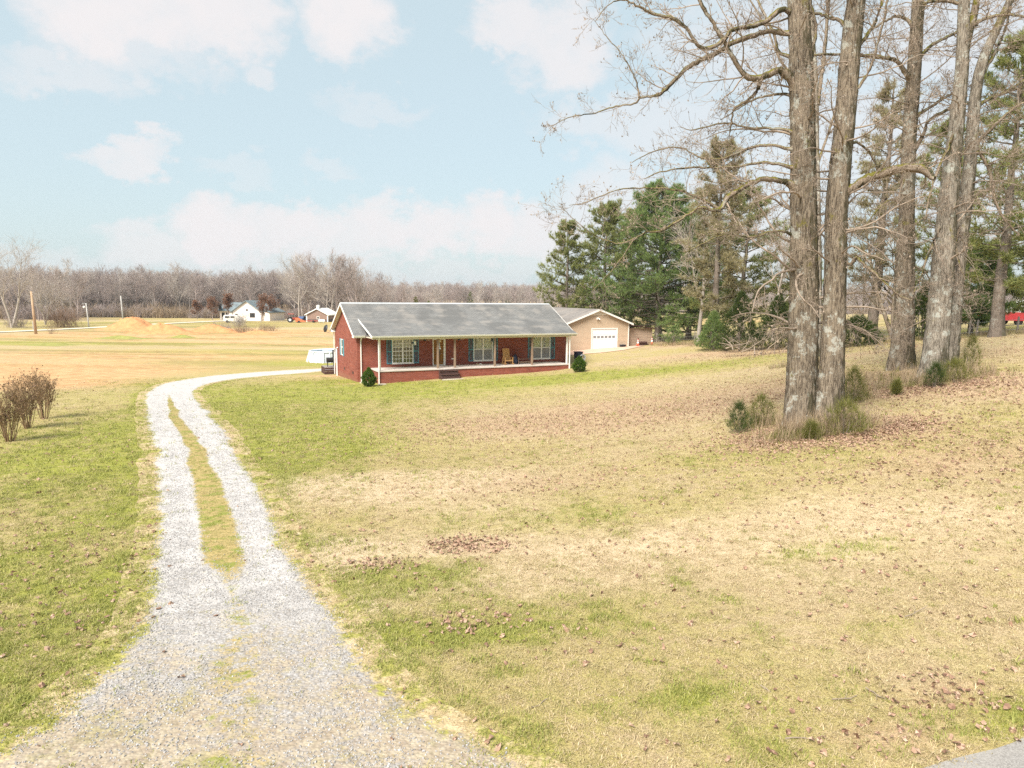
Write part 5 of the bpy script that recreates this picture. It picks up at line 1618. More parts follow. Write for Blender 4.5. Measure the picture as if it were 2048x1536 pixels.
L5 = [([(1945, 320, 10), (1955, 305, 9), (1972, 325, 8), (1985, 360, 7), (1990, 400, 6), (2010, 440, 5), (2040, 470, 3)], -1.2),
      ([(1958, 160, 9), (1975, 130, 8), (1990, 105, 7), (2010, 60, 6), (2020, 20, 5), (2030, -40, 3)], .8),
      ([(1940, 300, 9), (1975, 265, 8), (2000, 240, 7), (2030, 215, 6), (2060, 200, 5)], -1.0),
      ([(1930, 420, 8), (1915, 470, 6), (1912, 510, 5), (1930, 560, 3)], -.7),
      ([(1950, 215, 8), (1985, 195, 7), (2020, 180, 6), (2060, 150, 4)], 1.2)]
big_tree('tulip_tree', 'grey bare trunk, rear stem of the leaning pair, bending towards the frame edge', 28.5, T5, L5, M['bark_grey'], 15, 30)
T6 = [(1636, 690, 15), (1638, 560, 14), (1636, 430, 13), (1633, 300, 12), (1632, 180, 11), (1627, 90, 9), (1620, 0, 8), (1615, -100, 6), (1612, -200, 4)]
L6 = [([(1634, 210, 9), (1645, 140, 8), (1652, 70, 7), (1656, 0, 6), (1660, -90, 4)], .5), ([(1632, 250, 6), (1600, 170, 5), (1560, 120, 4), (1535, 60, 4), (1500, 0, 3)], .5), ([(1634, 330, 6), (1662, 250, 5), (1680, 190, 4), (1705, 130, 3)], .5)]
big_tree('bare_tree', 'slim bare tree seen between the two thickest trunks', 46.0, T6, L6, M['bark_grey'], 16, 20, stub_len=(1.5, 4), rough=.03, flare=.2)

# ------------------------------------------------------------------ smaller leafless trees (prototypes for woods)
def bare_proto(seed, H, r0, spread=1.0, fine=2, split=.35, multi=1, k1=14, k2=7, k3=5, sides=5, twr=.012):
    rg = np.random.default_rng(seed)
    G = Geo()
    S = np.zeros((multi, 3))
    D = np.c_[rg.normal(size=(multi, 2)) * (.04 if multi == 1 else .22), np.ones(multi)]
    P0, R0 = grow(S, D, np.full(multi, H * .92), np.full(multi, r0), 14, .035, .03, .12, rg)
    G.tubes(P0, R0, sides + 1)
    S, D, r, L, t = offshoots(P0, R0, k1, split, .98, .45, .95, rg)
    P1, R1 = grow(S, D, H * spread * rg.uniform(.22, .42, len(S)) * (1.25 - .75 * t), np.clip(r * .55, .02, .2), 8, .09, .07, .25, rg)
    G.tubes(P1, R1, 4)
    S, D, r, L, t = offshoots(P1, R1, k2, .2, 1, .4, .9, rg)
    P2, R2 = grow(S, D, L * rg.uniform(.35, .6, len(S)), np.clip(r * .6, twr, .08), 5, .12, .06, .35, rg)
    G.tubes(P2, R2, 3)
    if fine >= 2:
        S, D, r, L, t = offshoots(P2, R2, k3, .15, 1, .35, .9, rg)
        P3, R3 = grow(S, D, L * rg.uniform(.45, .75, len(S)), np.full(len(S), twr), 4, .14, .05, .6, rg)
        G.tubes(P3, R3, 3)
    return G
WOOD = [bare_proto(100 + i, 17, .20, 1.1, 2, .22, 1, 18, 8, 6, twr=.022).mesh('bare_tree_wood%d' % i) for i in range(5)]
for i, me in enumerate(WOOD):
    me.materials.append(M['bark_far'] if i % 3 else M['bark_pale'])

# ------------------------------------------------------------------ conifers
def pine(seed, H, crown0, width, dens=1.0, ragged=.3, needle=.42, layer=.62, sub=10, lean=0.0, taper=1.0, barew=.0, skirt=.55):
    """white-pine habit: tiers of level boughs carrying plumes. returns trunk and crown meshes"""
    rg = np.random.default_rng(seed)
    T = Geo()
    n = 16
    z = np.linspace(-.3, H, n)
    TP = np.c_[np.cumsum(rg.normal(size=n)) * .04 + lean * z / H, np.cumsum(rg.normal(size=n)) * .04, z]
    TP[:, :2] -= TP[0, :2]
    r0 = H * .019 + .05
    TR = r0 * (1 - .9 * np.clip(z / H, 0, 1)) * (1 + .35 * np.exp(-np.maximum(z, 0) / .6))
    T.tubes(TP[None], TR[None], 12)
    C = Geo()
    S, D, L, R = [], [], [], []
    zz = crown0
    while zz < H * .985:
        f = (zz - crown0) / (H - crown0)
        prof = (skirt + (1 - skirt) * min(f / .22, 1)) * (1 - f) ** (.62 * taper) + .05
        k = rg.integers(4, 7)
        a0 = rg.uniform(0, 6.28)
        for j in range(k):
            if rg.random() < barew:
                continue
            a = a0 + 6.28 * j / k + rg.normal() * .25
            ln = width / 2 * prof * rg.uniform(1 - ragged, 1 + ragged * .55)
            if ln < .25:
                continue
            S.append([np.interp(zz, z, TP[:, 0]), np.interp(zz, z, TP[:, 1]), zz + rg.normal() * .1])
            up = -.08 + .55 * f + rg.normal() * .1
            D.append([math.cos(a), math.sin(a), up])
            L.append(ln)
            R.append(.018 + .012 * ln)
        zz += layer * rg.uniform(.7, 1.3)
    S, D, L, R = map(np.array, (S, D, L, R))
    P1, R1 = grow(S, D, L, R, 9, .07, .035, .25, rg)
    T.tubes(P1, R1, 4)
    kk = int(sub * dens)
    S2, D2, r2, L2, t2 = offshoots(P1, R1, kk, .30, 1.0, .3, 1.0, rg, .85)
    P2, R2 = grow(S2, D2, np.clip(L2 * rg.uniform(.16, .36, len(S2)) * (1.2 - .5 * t2), .3, 1.5), np.full(len(S2), .012), 5, .1, .04, .5, rg)
    T.tubes(P2[:, ::2], R2[:, ::2], 3)
    c = P2[:, 1:].reshape(-1, 3)
    d = norm(np.repeat(norm(P2[:, -1] - P2[:, 0]), 4, 0) + np.array([0, 0, .45]))
    c = c + rg.normal(size=c.shape) * .10
    C.tuftfan(c, d, np.full(len(c), needle), np.full(len(c), needle * .14), 14, .62, rg)
    c = P1[:, 3:].reshape(-1, 3) + rg.normal(size=(len(P1) * 6, 3)) * .12
    d = norm(np.repeat(D, 6, 0) + np.array([0, 0, .6]))
    C.tuftfan(c, d, np.full(len(c), needle), np.full(len(c), needle * .14), 10, .7, rg)
    tp = np.tile(TP[-1], (10, 1)) - np.c_[np.zeros((10, 2)), np.linspace(0, .8, 10)]
    C.tuftfan(tp, np.tile([0, 0, 1.0], (10, 1)), np.full(10, .4), np.full(10, .06), 9, .8, rg)
    return T.mesh('trunk'), C.mesh('crown', smooth=False)
def put_pine(label, px, dep, top_py, crown_py, width_px, seed, mat, **kw):
    b = gcol(px, dep)
    H = at_depth(px, top_py, dep)[2] - b[2]
    c0 = max(at_depth(px, crown_py, dep)[2] - b[2], .6)
    tm, cm = pine(seed, H, c0, width_px / FPX * dep, **kw)
    t = thing('pine_tree', label, 'tree', tuple(b), 0, 'conifers behind the lawn')
    link('trunk', tm, M['bark_pine'], t)
    link('crown', cm, M[mat], t)
    return t
put_pine('short thin pine at the outer end of the conifer row, above the garage roof', 1132, 84, 448, 650, 155, 21, 'needle', ragged=.4, dens=.85, layer=.85, taper=1.15, skirt=1.0)
put_pine('middle-sized pine with a rounded top behind the garage ridge', 1206, 86, 410, 645, 195, 22, 'needle', ragged=.35, dens=1.0, layer=.75, taper=.95, skirt=1.0)
put_pine('broad dense pine sweeping to the ground beside the lean-to', 1314, 81, 372, 648, 285, 23, 'needle_deep', ragged=.3, dens=1.6, layer=.55, taper=1.0, skirt=.95)
put_pine('tall narrow pine with a browned top and bare lower trunk', 1427, 64, 290, 610, 150, 24, 'needle_tan', ragged=.5, dens=.75, layer=.8, taper=.6)
put_pine('pine with drooping olive boughs just beyond the dark cedars', 1480, 72, 385, 635, 200, 25, 'needle', ragged=.5, dens=1.0, layer=.8, taper=.85, skirt=.9)
put_pine('sparse tall pine showing between the two thickest bare trunks and the lone one', 1742, 62, 160, 560, 170, 26, 'needle_tan', ragged=.5, dens=.6, layer=1.1, taper=.7)
put_pine('pine filling the gap behind the lone mossy trunk and the leaning pair', 1858, 56, 240, 600, 150, 27, 'needle', ragged=.5, dens=.6, layer=1.1, taper=.6)
put_pine('big dark pine with a thick straight trunk by the red trailer', 1990, 43, 90, 560, 220, 28, 'needle', ragged=.5, dens=.7, layer=1.0, taper=.5)
put_pine('pine cut by the frame edge behind the leaning pair', 2078, 50, 120, 620, 240, 29, 'needle', ragged=.4, dens=.9, layer=.85, taper=.5)
put_pine('dense dark young pine right behind the leaning pair of trunks', 1938, 50, 500, 645, 130, 30, 'needle_deep', ragged=.25, dens=1.5, layer=.5, taper=.7)
put_pine('slim pine rising between the garage ridge and the broad dense pine', 1258, 92, 425, 640, 150, 32, 'needle', ragged=.4, dens=.9, layer=.8, skirt=.9)
put_pine('pale green pine between the broad dense pine and the browned one', 1376, 82, 420, 662, 200, 33, 'needle_deep', ragged=.4, dens=1.2, layer=.65, skirt=1.0)
put_pine('small pine behind the thick trunks near the dark cedars', 1590, 70, 470, 640, 110, 31, 'needle', ragged=.5, dens=.8)

def blobtree(name, label, cat, pos, H, W, mat, seed, prof, n, ln, wd, m=9, up=.8, stem=.03, group=None, stemm='bark_pine', z0=.05, spread=.5):
    """evergreen bush: sprays through the shell of a turned outline"""
    rg = np.random.default_rng(seed)
    h = rg.random(n) ** .9
    rr = np.array([np.interp(v, prof[0], prof[1]) for v in h]) * W / 2
    a = rg.uniform(0, 6.28, n)
    lob = 1 + .16 * np.sin(a * 3 + h * 9 + seed) + .10 * np.sin(a * 7 - h * 15)
    q = rr * lob * rg.uniform(.35, 1.0, n) ** .5
    c = np.c_[q * np.cos(a), q * np.sin(a), z0 * H + h * H * (1 - z0)]
    d = norm(np.c_[np.cos(a), np.sin(a), np.full(n, up) + h * .8])
    g = Geo()
    g.tuftfan(c, d, np.full(n, ln), np.full(n, wd), m, spread, rg)
    t = thing(name, label, cat, tuple(pos), rg.uniform(0, 6), group)
    link('crown', g.mesh('crown', smooth=False), M[mat], t)
    s = Geo()
    k = 7
    P, R = grow(np.zeros((k, 3)) - [0, 0, .1], np.c_[rg.normal(size=(k, 2)) * .22, np.ones(k)], np.full(k, H * .85), np.full(k, stem), 7, .06, .05, .3, rg)
    s.tubes(P, R, 5)
    link('trunk', s.mesh('trunk'), M[stemm], t)
    return t
CONE = ([0, .12, .35, .7, 1], [.75, 1, .85, .45, .04])
TEAR = ([0, .18, .42, .7, .88, 1], [.62, .96, 1, .62, .25, .03])
COLM = ([0, .2, .6, 1], [.55, 1, .75, .08])
def gb(px, py):
    return gpt(px, py)
def at_g(px, dep):
    return gcol(px, dep)
blobtree('cedar_tree', 'dark bushy cedar at the pine row, left of the thick trunks', 'tree', at_g(1478, 60), 5.0, 3.6, 'cedar', 41, CONE, 1500, .34, .05, group='dark cedars')
blobtree('cedar_tree', 'dark cedar half hidden behind the thickest trunk', 'tree', at_g(1552, 59), 4.4, 3.8, 'cedar', 42, CONE, 1500, .34, .05, group='dark cedars')
blobtree('cedar_tree', 'low spreading dark cedar between the thick pair and the lone trunk', 'tree', at_g(1712, 53), 2.2, 3.4, 'cedar', 43, ([0, .3, .7, 1], [.9, 1, .7, .1]), 900, .34, .05, group='dark cedars')
blobtree('cedar_tree', 'dark cedar bush below the drooping pine boughs', 'tree', at_g(1425, 62), 3.4, 2.8, 'needle_deep', 44, CONE, 900, .34, .05, group='dark cedars')
blobtree('cedar_tree', 'dark cedar standing behind the lone mossy trunk', 'tree', at_g(1840, 52), 4.2, 2.4, 'cedar', 45, CONE, 900, .34, .05, group='dark cedars')
blobtree('young_fir', 'small thin evergreen sapling on the grass beside the lean-to', 'sapling', at_g(1347, 70), 1.9, 1.9, 'needle_deep', 46, ([0, .3, .6, 1], [.5, 1, .8, .2]), 150, .30, .05)
blobtree('clipped_shrub', 'teardrop clipped evergreen shrub at the porch end nearest the gable', 'shrub', gb(738, 773), 1.38, 1.05, 'boxwood', 47, TEAR, 2600, .10, .035, 6, .5, .02, 'clipped shrubs at the house corners')
blobtree('clipped_shrub', 'teardrop clipped evergreen shrub at the far porch end by the hose reel', 'shrub', gb(1158, 744), 1.30, 1.15, 'boxwood', 48, TEAR, 2600, .10, .035, 6, .5, .02, 'clipped shrubs at the house corners')
for px, py, H, W, mat, sd_, lab in [
        (1477, 866, .95, .75, 'cedar', 51, 'darkest green cedar seedling at the edge of the leaf patch'),
        (1520, 850, .95, 1.0, 'young_cedar', 52, 'olive cedar seedling just left of the thickest trunk'),
        (1688, 870, .95, 1.35, 'young_cedar', 53, 'olive cedar seedling in front of the second thick trunk'),
        (1622, 880, .45, .36, 'young_cedar', 54, 'tiny green seedling among leaves before the thickest trunk'),
        (1704, 808, 1.25, .8, 'young_cedar', 55, 'tall yellow-green cedar seedling behind the second thick trunk'),
        (1868, 776, .85, .60, 'cedar', 56, 'dark green cedar seedling before the leaning pair of trunks'),
        (1908, 765, .80, 1.15, 'young_cedar', 57, 'wide olive cedar seedling right of the leaning pair'),
        (1940, 742, 1.35, .7, 'young_cedar', 58, 'slim tall yellowish cedar seedling beyond the leaning pair'),
        (1792, 790, .42, .22, 'young_cedar', 59, 'lone tiny olive seedling below the lone mossy trunk')]:
    blobtree('cedar_seedling', lab, 'seedling', gb(px, py), H, W, mat, sd_, COLM, 150, .32, .011, 8, 1.5, .010, 'cedar seedlings around the bare trees', spread=.5)

# ------------------------------------------------------------------ vase-shaped shrubs on the left
def vase(px, py, H, seed, lab):
    rg = np.random.default_rng(seed)
    p = gb(px, py)
    t = thing('crape_myrtle', lab, 'shrub', tuple(p), 0, 'leafless shrubs in a row on the lawn')
    g = Geo()
    k = int(rg.integers(15, 26))
    a = rg.uniform(0, 6.28, k)
    S = np.c_[.16 * rg.random(k) * np.cos(a), .16 * rg.random(k) * np.sin(a), np.full(k, -.05)]
    D = np.c_[np.cos(a) * rg.uniform(.05, .34, k), np.sin(a) * rg.uniform(.05, .34, k), np.ones(k)]
    P, R = grow(S, D, H * rg.uniform(.75, 1.0, k), rg.uniform(.012, .024, k), 9, .045, .02, .4, rg)
    g.tubes(P, R, 5)
    S, D, r, L, tt_ = offshoots(P, R, 9, .3, 1, .25, .7, rg)
    P1, R1 = grow(S, D, L * rg.uniform(.18, .36, len(S)), np.full(len(S), .008), 5, .08, .05, .5, rg)
    g.tubes(P1, R1, 3)
    S, D, r, L, tt_ = offshoots(P1, R1, 4, .3, 1, .3, .8, rg)
    P2, R2 = grow(S, D, L * rg.uniform(.4, .7, len(S)), np.full(len(S), .0055), 4, .1, .05, .6, rg)
    g.tubes(P2, R2, 3)
    link('stems', g.mesh('stems'), M['shrub_stem'], t)
    h = Geo()
    tip = np.concatenate([P1[:, -1], P2[:, -1][::2]])
    tip = tip[rg.random(len(tip)) < .75]
    h.tuftfan(tip, np.tile([0, 0, 1.0], (len(tip), 1)), np.full(len(tip), .065), np.full(len(tip), .038), 4, .7, rg)
    link('seed_heads', h.mesh('seed_heads', smooth=False), M['seed_head'], t)
vase(20, 883, 1.75, 61, 'leafless vase-shaped shrub nearest the camera in the row')
vase(55, 857, 1.95, 62, 'leafless vase-shaped shrub in the middle of the row')
vase(88, 838, 1.85, 63, 'leafless vase-shaped shrub at the far end of the row')

# ------------------------------------------------------------------ far wood: edge trees one by one, the mass behind as one
rw = np.random.default_rng(5)
def wood_tree(me, x, y, s, sz=None, label=None, group=None, name='bare_tree', mat=None):
    z = hz(x, y)
    o = bpy.data.objects.new(name, me)
    COL.objects.link(o)
    o.location = (x, y, z - .2)
    o.rotation_euler = (0, 0, rw.uniform(0, 6.28))
    o.scale = (s, s, sz or s)
    return tag(o, label, 'tree', group)
EDGE_LAB = 'leafless tree along the front edge of the far grey wood'
for k in range(90):
    px = -150 + k * 10.6 + rw.uniform(-6, 6)
    if px > 790:
        break
    dep = rw.uniform(232, 262) if px > 160 else rw.uniform(185, 235)
    p = gcol(px, dep)
    wood_tree(WOOD[k % 5], p[0], p[1], rw.uniform(.72, .98) * np.interp(px, [-150, 160, 170, 680, 790], [.9, .9, 1, 1, .7]), rw.uniform(.78, 1.0), EDGE_LAB, 'trees along the edge of the far wood')
for k in range(12):
    px = 595 + k * 11 + rw.uniform(-5, 5)
    p = gcol(px, rw.uniform(205, 232))
    wood_tree(WOOD[(k * 3) % 5], p[0], p[1], rw.uniform(.95, 1.15), rw.uniform(.98, 1.18) * (1.0 if px < 720 else .85), 'taller leafless tree in the clump behind the barn and the house gable', 'tall clump behind the barn')
def wood_src(i, suffix=''):
    return bpy.data.objects.new('wood_tree_shape%d%s' % (i, suffix), WOOD[i])
pts, scl = [], []
for k in range(1300):
    px = rw.uniform(-420, 860)
    dep = 248 + 150 * rw.random() ** 1.3
    p = gcol(px, dep)
    hsc = rw.uniform(.72, .97) * np.interp(px, [640, 800], [1, .62])
    pts.append((p[0], p[1], p[2] - .3))
    scl.append(hsc)
for k in range(2600):                                      # the lower, farther wood behind the house and behind the pines
    px = rw.uniform(600, 2500)
    dep = 415 + 420 * rw.random() ** 1.3
    p = gcol(px, dep)
    pts.append((p[0], p[1], p[2] - .3))
    scl.append(rw.uniform(.75, 1.0))
n = len(pts)
scatter('far_woods', pts, np.c_[np.zeros((n, 2)), rw.uniform(0, 6.28, n)], scl, rw.integers(0, 5, n), [wood_src(i) for i in range(5)], 'grey-brown leafless wood closing the far fields', 'woods')
# undergrowth at the foot of the wood
def brush_src(seed, nm, mat, H=1.6, k=60):
    rg = np.random.default_rng(seed)
    g = Geo()
    S = np.c_[rg.normal(size=(k, 2)) * .9, np.zeros(k)]
    P, R = grow(S, np.c_[rg.normal(size=(k, 2)) * .4, np.ones(k)], H * rg.uniform(.5, 1.2, k), np.full(k, .03), 4, .15, .03, .4, rg)
    g.tubes(P, R, 3)
    S, D, r, L, t = offshoots(P, R, 5, .2, 1, .4, 1, rg)
    P, R = grow(S, D, L * .5, np.full(len(S), .02), 3, .15, .03, .4, rg)
    g.tubes(P, R, 3)
    me = g.mesh(nm)
    me.materials.append(mat)
    return bpy.data.objects.new(nm, me)
pts = []
for k in range(1500):
    px = rw.uniform(-300, 760)
    dep = (rw.uniform(228, 275) if px > 160 else rw.uniform(200, 275)) if rw.random() < .7 else rw.uniform(275, 340)
    p = gcol(px, dep)
    pts.append((p[0], p[1], p[2] - .1))
for k in range(700):
    p = gcol(rw.uniform(600, 2300), rw.uniform(395, 450))
    pts.append((p[0], p[1], p[2] - .1))
n = len(pts)
scatter('woodland_undergrowth', pts, np.c_[np.zeros((n, 2)), rw.uniform(0, 6.28, n)], rw.uniform(.8, 2.2, n), rw.integers(0, 2, n), [brush_src(71, 'brush_a', M['bark_far']), brush_src(72, 'brush_b', M['weed'])], 'brown brush along the foot of the far wood', 'undergrowth')
# distant conifers and hill wood
tm, cm = pine(81, 14, 2.0, 7, dens=.55, layer=1.0, needle=.6, sub=6)
def far_pine(px, dep, sc, lab, mat, g='far evergreens'):
    p = gcol(px, dep)
    t = thing('pine_tree', lab, 'tree', tuple(p), rw.uniform(0, 6), g)
    link('trunk', tm, M['bark_pine'], t)
    c_ = cm.copy()
    c_.materials.clear()
    c_.materials.append(M[mat])
    link('crown', c_, None, t)
    t.scale = (sc, sc, sc)
far_pine(832, 200, .50, 'yellow-green evergreen top rising over the middle of the house ridge', 'young_cedar')
far_pine(857, 235, .45, 'smaller evergreen top beside the yellow-green one over the house ridge', 'needle')
for i, (px, dep, sc) in enumerate([(940, 420, .8), (1015, 440, .75), (262, 262, .6), (318, 265, .62), (140, 258, .7)]):
    far_pine(px, dep, sc, ['dim evergreen in the wood above the house ridge, nearer the gable', 'dim evergreen in the wood above the house ridge, nearer the garage', 'dim evergreen in the far wood near the tallest thin pole', 'dim evergreen in the far wood above the clay mounds', 'dim evergreen in the far wood between the two nearer poles'][i], 'needle')

# the big leafless trees that stand out of the wood
def bigbare(seed, label, px, dep, top_py, mat, spread=1.0, name='bare_tree', **kw):
    p = gcol(px, dep)
    H = at_depth(px, top_py, dep)[2] - p[2]
    g = bare_proto(seed, H, H * .016, spread, **kw)
    o = link(name, g.mesh(name), M[mat])
    o.location = tuple(p)
    o.rotation_euler = (0, 0, seed)
    return tag(o, label, 'tree')
bigbare(91, 'tall crooked leafless tree at the frame edge before the far wood', 28, 150, 492, 'bark_pale', 1.25, k1=20, k2=7, k3=4, split=.3, multi=2)
bigbare(92, 'rounded leafless tree leaning over the field at the frame edge', -30, 140, 505, 'bark_pale', 1.3, k1=20, k2=7, k3=4, split=.25)
bigbare(97, 'low spreading leafless tree behind the nearest pole', 95, 165, 560, 'bark_pale', 1.4, k1=20, k2=7, k3=4, split=.15, multi=2)
bigbare(93, 'broad pale leafless tree rising highest behind the barn', 622, 228, 527, 'bark_pale', 1.1, k1=20, k2=7, k3=4, split=.25)
bigbare(94, 'tall leafless tree above the house gable with upright limbs', 672, 212, 523, 'bark_far', 1.0, k1=22, k2=7, k3=4, split=.2, multi=2)
bigbare(95, 'leafless tree spreading behind the ridge near the gable', 715, 205, 537, 'bark_far', 1.1, k1=22, k2=7, k3=4, split=.15, multi=3)
bigbare(96, 'thin leafless tree ending the clump behind the house ridge', 790, 225, 553, 'bark_far', .9, k1=18, k2=6, k3=4, split=.2, multi=2)
bigbare(98, 'leaning dead trunk among the cedars behind the thick pair', 1720, 56, 520, 'bark_limb', .9, k1=10, k2=6, k3=4, split=.3)
bigbare(99, 'grey leafless tree behind the dark cedars', 1545, 66, 430, 'bark_pale', .9, k1=14, k2=6, k3=4, split=.25)
bigbare(85, 'leafless tangle of thin boughs behind the lone mossy trunk', 1782, 60, 380, 'bark_limb', 1.0, k1=16, k2=6, k3=4, split=.15, multi=2)
bigbare(86, 'thin pale leafless tree just behind the thickest trunk', 1570, 75, 420, 'bark_pale', .9, k1=16, k2=6, k3=4, split=.2)
bigbare(87, 'leafless tree with tan twigs beside the browned pine', 1395, 70, 395, 'bark_pale', 1.1, k1=18, k2=7, k3=4, split=.3)
# dead limbs heaped against the cedars
p = gcol(1505, 55)
g = Geo()
rg = np.random.default_rng(33)
k = 13
P, R = grow(np.c_[rg.uniform(-2.2, 3.0, k), rg.uniform(-.8, .8, k), rg.uniform(0, .6, k)], np.c_[rg.normal(size=k), rg.normal(size=k) * .4, rg.uniform(.2, 1.0, k)], rg.uniform(1.2, 3.4, k), rg.uniform(.025, .06, k), 8, .12, -.04, .2, rg)
g.tubes(P, R, 5)
twigs(g, P, R, rg, 5, 3, 2, (.4, 1.2))
o = link('fallen_branches', g.mesh('fallen_branches'), M['twig'])
o.location = tuple(p)
tag(o, 'heap of pale dead branches against the dark cedars', 'branches')

# red-leaved oaks by the far house
def red_oak(px, dep, H, lab, seed):
    p = gcol(px, dep)
    t = thing('oak_tree', lab, 'tree', tuple(p), 0, 'rust-leaved oaks round the far house')
    rg = np.random.default_rng(seed)
    G = bare_proto(seed, H, .12, 1.1, 2, .2, 1, 14, 6, 3, twr=.02)
    link('trunk', G.mesh('trunk'), M['bark_far'], t)
    c = np.concatenate(G.V)
    c = c[c[:, 2] > H * .28]
    c = c[rg.integers(0, len(c), 1000)] + rg.normal(size=(1000, 3)) * .2
    q = Geo()
    q.tuftfan(c, norm(rg.normal(size=c.shape)), np.full(len(c), .30), np.full(len(c), .20), 3, .8, rg)
    link('crown', q.mesh('crown', smooth=False), M['brown_leaf'], t)
red_oak(428, 205, 6.6, 'rust-leaved oak standing clear of the far white house', 111)
red_oak(459, 188, 7.0, 'rust-leaved oak in front of the far white house roof', 112)
red_oak(524, 190, 7.2, 'rust-leaved oak before the white gable of the far house', 113)
red_oak(546, 205, 7.6, 'rust-leaved oak at the far corner of the white house', 114)
red_oak(398, 215, 5.4, 'small rust-leaved oak nearest the clay mounds', 115)

# ------------------------------------------------------------------ far white house
b = gcol(497, 204)
fh = thing('white_house', 'white gabled house with blue-grey roof beyond the field', 'house', tuple(b), rad(-12))
GWf, GDf, He, Hr = 9.4, 9.0, 2.9, 6.0
MB().prism([(-GWf / 2, -.5), (GWf / 2, -.5), (GWf / 2, He), (0, Hr - .25), (-GWf / 2, He)], 0, GDf, 'y').build('gable_wing', M['farwhite'], fh)
sl = (Hr - He) / (GWf / 2)
for s in (-1, 1):
    xe = s * (GWf / 2 + .5)
    ze = Hr - sl * (GWf / 2 + .5)
    poly = [(0, Hr), (xe, ze), (xe, ze - .2), (0, Hr - .2)]
    MB().prism(poly if s < 0 else poly[::-1], -.6, GDf + .4, 'y').build('roof_slope', M['shingle_blue'], fh)
MB().box(-GWf / 2 - 5.8, -GWf / 2 - .005, 2.0, GDf, -.5, He).build('main_wing', M['farwhite'], fh)
MB().prism([(1.4, He - .05), (5.3, 5.3), (GDf + .5, He - .05), (GDf + .5, He - .25), (5.3, 5.1), (1.4, He - .25)], -GWf / 2 - 6.2, -1.2).build('roof_slope', M['shingle_blue'], fh)
MB().box(-GWf / 2 - 5.4, -GWf / 2 - 4.8, 1.0, 1.6, He + .2, He + 2.0).build('chimney', M['black'], fh)
for x0, x1, z0, z1 in ((.9, 2.6, .9, 2.3), (-3.9, -3.1, 0, 2.0)):
    w = MB().box(x0, x1, -.06, -.003, z0, z1).build('window', M['dark_room'], fh)
    MB().box(x0 - .1, x1 + .1, -.09, -.061, z0 - .15, z0).build('sill', M['farwhite'], w)
MB().box(-.3, .3, -.06, -.003, 2.9, 3.4).build('attic_vent', M['dark_room'], fh)
for x in (-9.8, -8.4, -6.2):
    MB().box(x, x + .9, 1.94, 1.997, .9, 2.2).build('window', M['dark_room'], fh)
MB().box(GWf / 2 + .005, GWf / 2 + 2.2, .8, GDf, -.5, 2.6).build('side_wing', M['farwhite'], fh)
MB().prism([(GWf / 2 + .0, 3.7), (GWf / 2 + 2.6, 2.55), (GWf / 2 + 2.6, 2.35), (GWf / 2 + .0, 3.5)], .3, GDf + .3, 'y').build('roof_slope', M['shingle_blue'], fh)
p = gcol(470, 186)
cv = thing('white_van', 'white van parked before the far white house', 'van', tuple(p), rad(8))
MB().prism([(-2.4, .35), (2.4, .35), (2.45, 1.1), (1.75, 1.25), (1.1, 2.0), (-2.3, 2.05), (-2.45, 1.4)], -.95, .95, 'y').build('body', M['white'], cv, bevel=.08)
for x in (-1.5, 1.5):
    for y in (-.9, .9):
        MB().tube([(x, y - .1, .36), (x, y + .1, .36)], .36, 12).build('wheel', M['rubber'], cv)
for x0, x1 in ((-2.0, -.8), (-.6, .5)):
    MB().box(x0, x1, -.965, -.952, 1.25, 1.8).build('window', M['dark_room'], cv)

# ------------------------------------------------------------------ small barn
b = gcol(636, 196)
bn_ = thing('barn', 'small brown barn with white trim and a cupola', 'barn', tuple(b), rad(-6))
bw, be, br = 6.2, 2.3, 3.9
MB().prism([(-bw / 2, .75), (bw / 2, .75), (bw / 2, be), (0, br - .15), (-bw / 2, be)], 0, 8, 'y').build('wall', M['barn'], bn_)
MB().box(-bw / 2 - .02, bw / 2 + .02, -.02, 8.02, -.4, .749).build('base_wall', M['barn_dark'], bn_)
for s in (-1, 1):
    poly = [(0, br), (s * (bw / 2 + .5), be - .2), (s * (bw / 2 + .5), be - .48), (0, br - .28)]
    MB().prism(poly if s < 0 else poly[::-1], -.4, 8.4, 'y').build('roof_slope', M['white'], bn_)
    MB().box(s * bw / 2 - .16, s * bw / 2 + .16, -.06, -.021, -.3, be).build('corner_board', M['white'], bn_)
cu = MB().box(-.35, .35, .5, 1.2, br - .2, br + .55).build('cupola', M['white'], bn_)
MB().prism([(-.5, br + .552), (.5, br + .552), (0, br + .95)], .35, 1.35, 'y').build('cupola_roof', M['white'], cu)
w = MB().box(-.1, .7, -.08, -.021, .8, 1.6).build('window', M['white'], bn_)
MB().box(.02, .58, -.1, -.081, .92, 1.48).build('pane', M['dark_room'], w)
def car(px, dep, lab, mat, rz, s=1.0, name='parked_car'):
    p = gcol(px, dep)
    t = thing(name, lab, 'car', tuple(p), rz)
    MB().prism([(-2.1, .3), (2.1, .3), (2.15, .8), (1.2, .95), (.6, 1.45), (-1.1, 1.48), (-1.7, .98), (-2.15, .9)], -.85, .85, 'y').build('body', mat, t, bevel=.06)
    MB().prism([(1.05, .98), (.55, 1.38), (-1.0, 1.4), (-1.45, 1.0)], -.87, .87, 'y').build('window', M['dark_room'], t)
    for x in (-1.3, 1.3):
        for y in (-.8, .8):
            MB().tube([(x, y - .1, .32), (x, y + .1, .32)], .32, 12).build('wheel', M['rubber'], t)
car(609, 200, 'dark blue car parked beside the brown barn', M['blue_paint'], rad(75))
car(659, 199, 'dark red car at the far side of the brown barn', M['tractor'], rad(80))
p = gcol(628, 190)
tr = thing('flat_trailer', 'low red flat trailer parked before the brown barn', 'trailer', tuple(p), rad(4))
MB().box(-2.0, 2.0, -.8, .8, .42, .55).build('bed', M['tractor'], tr)
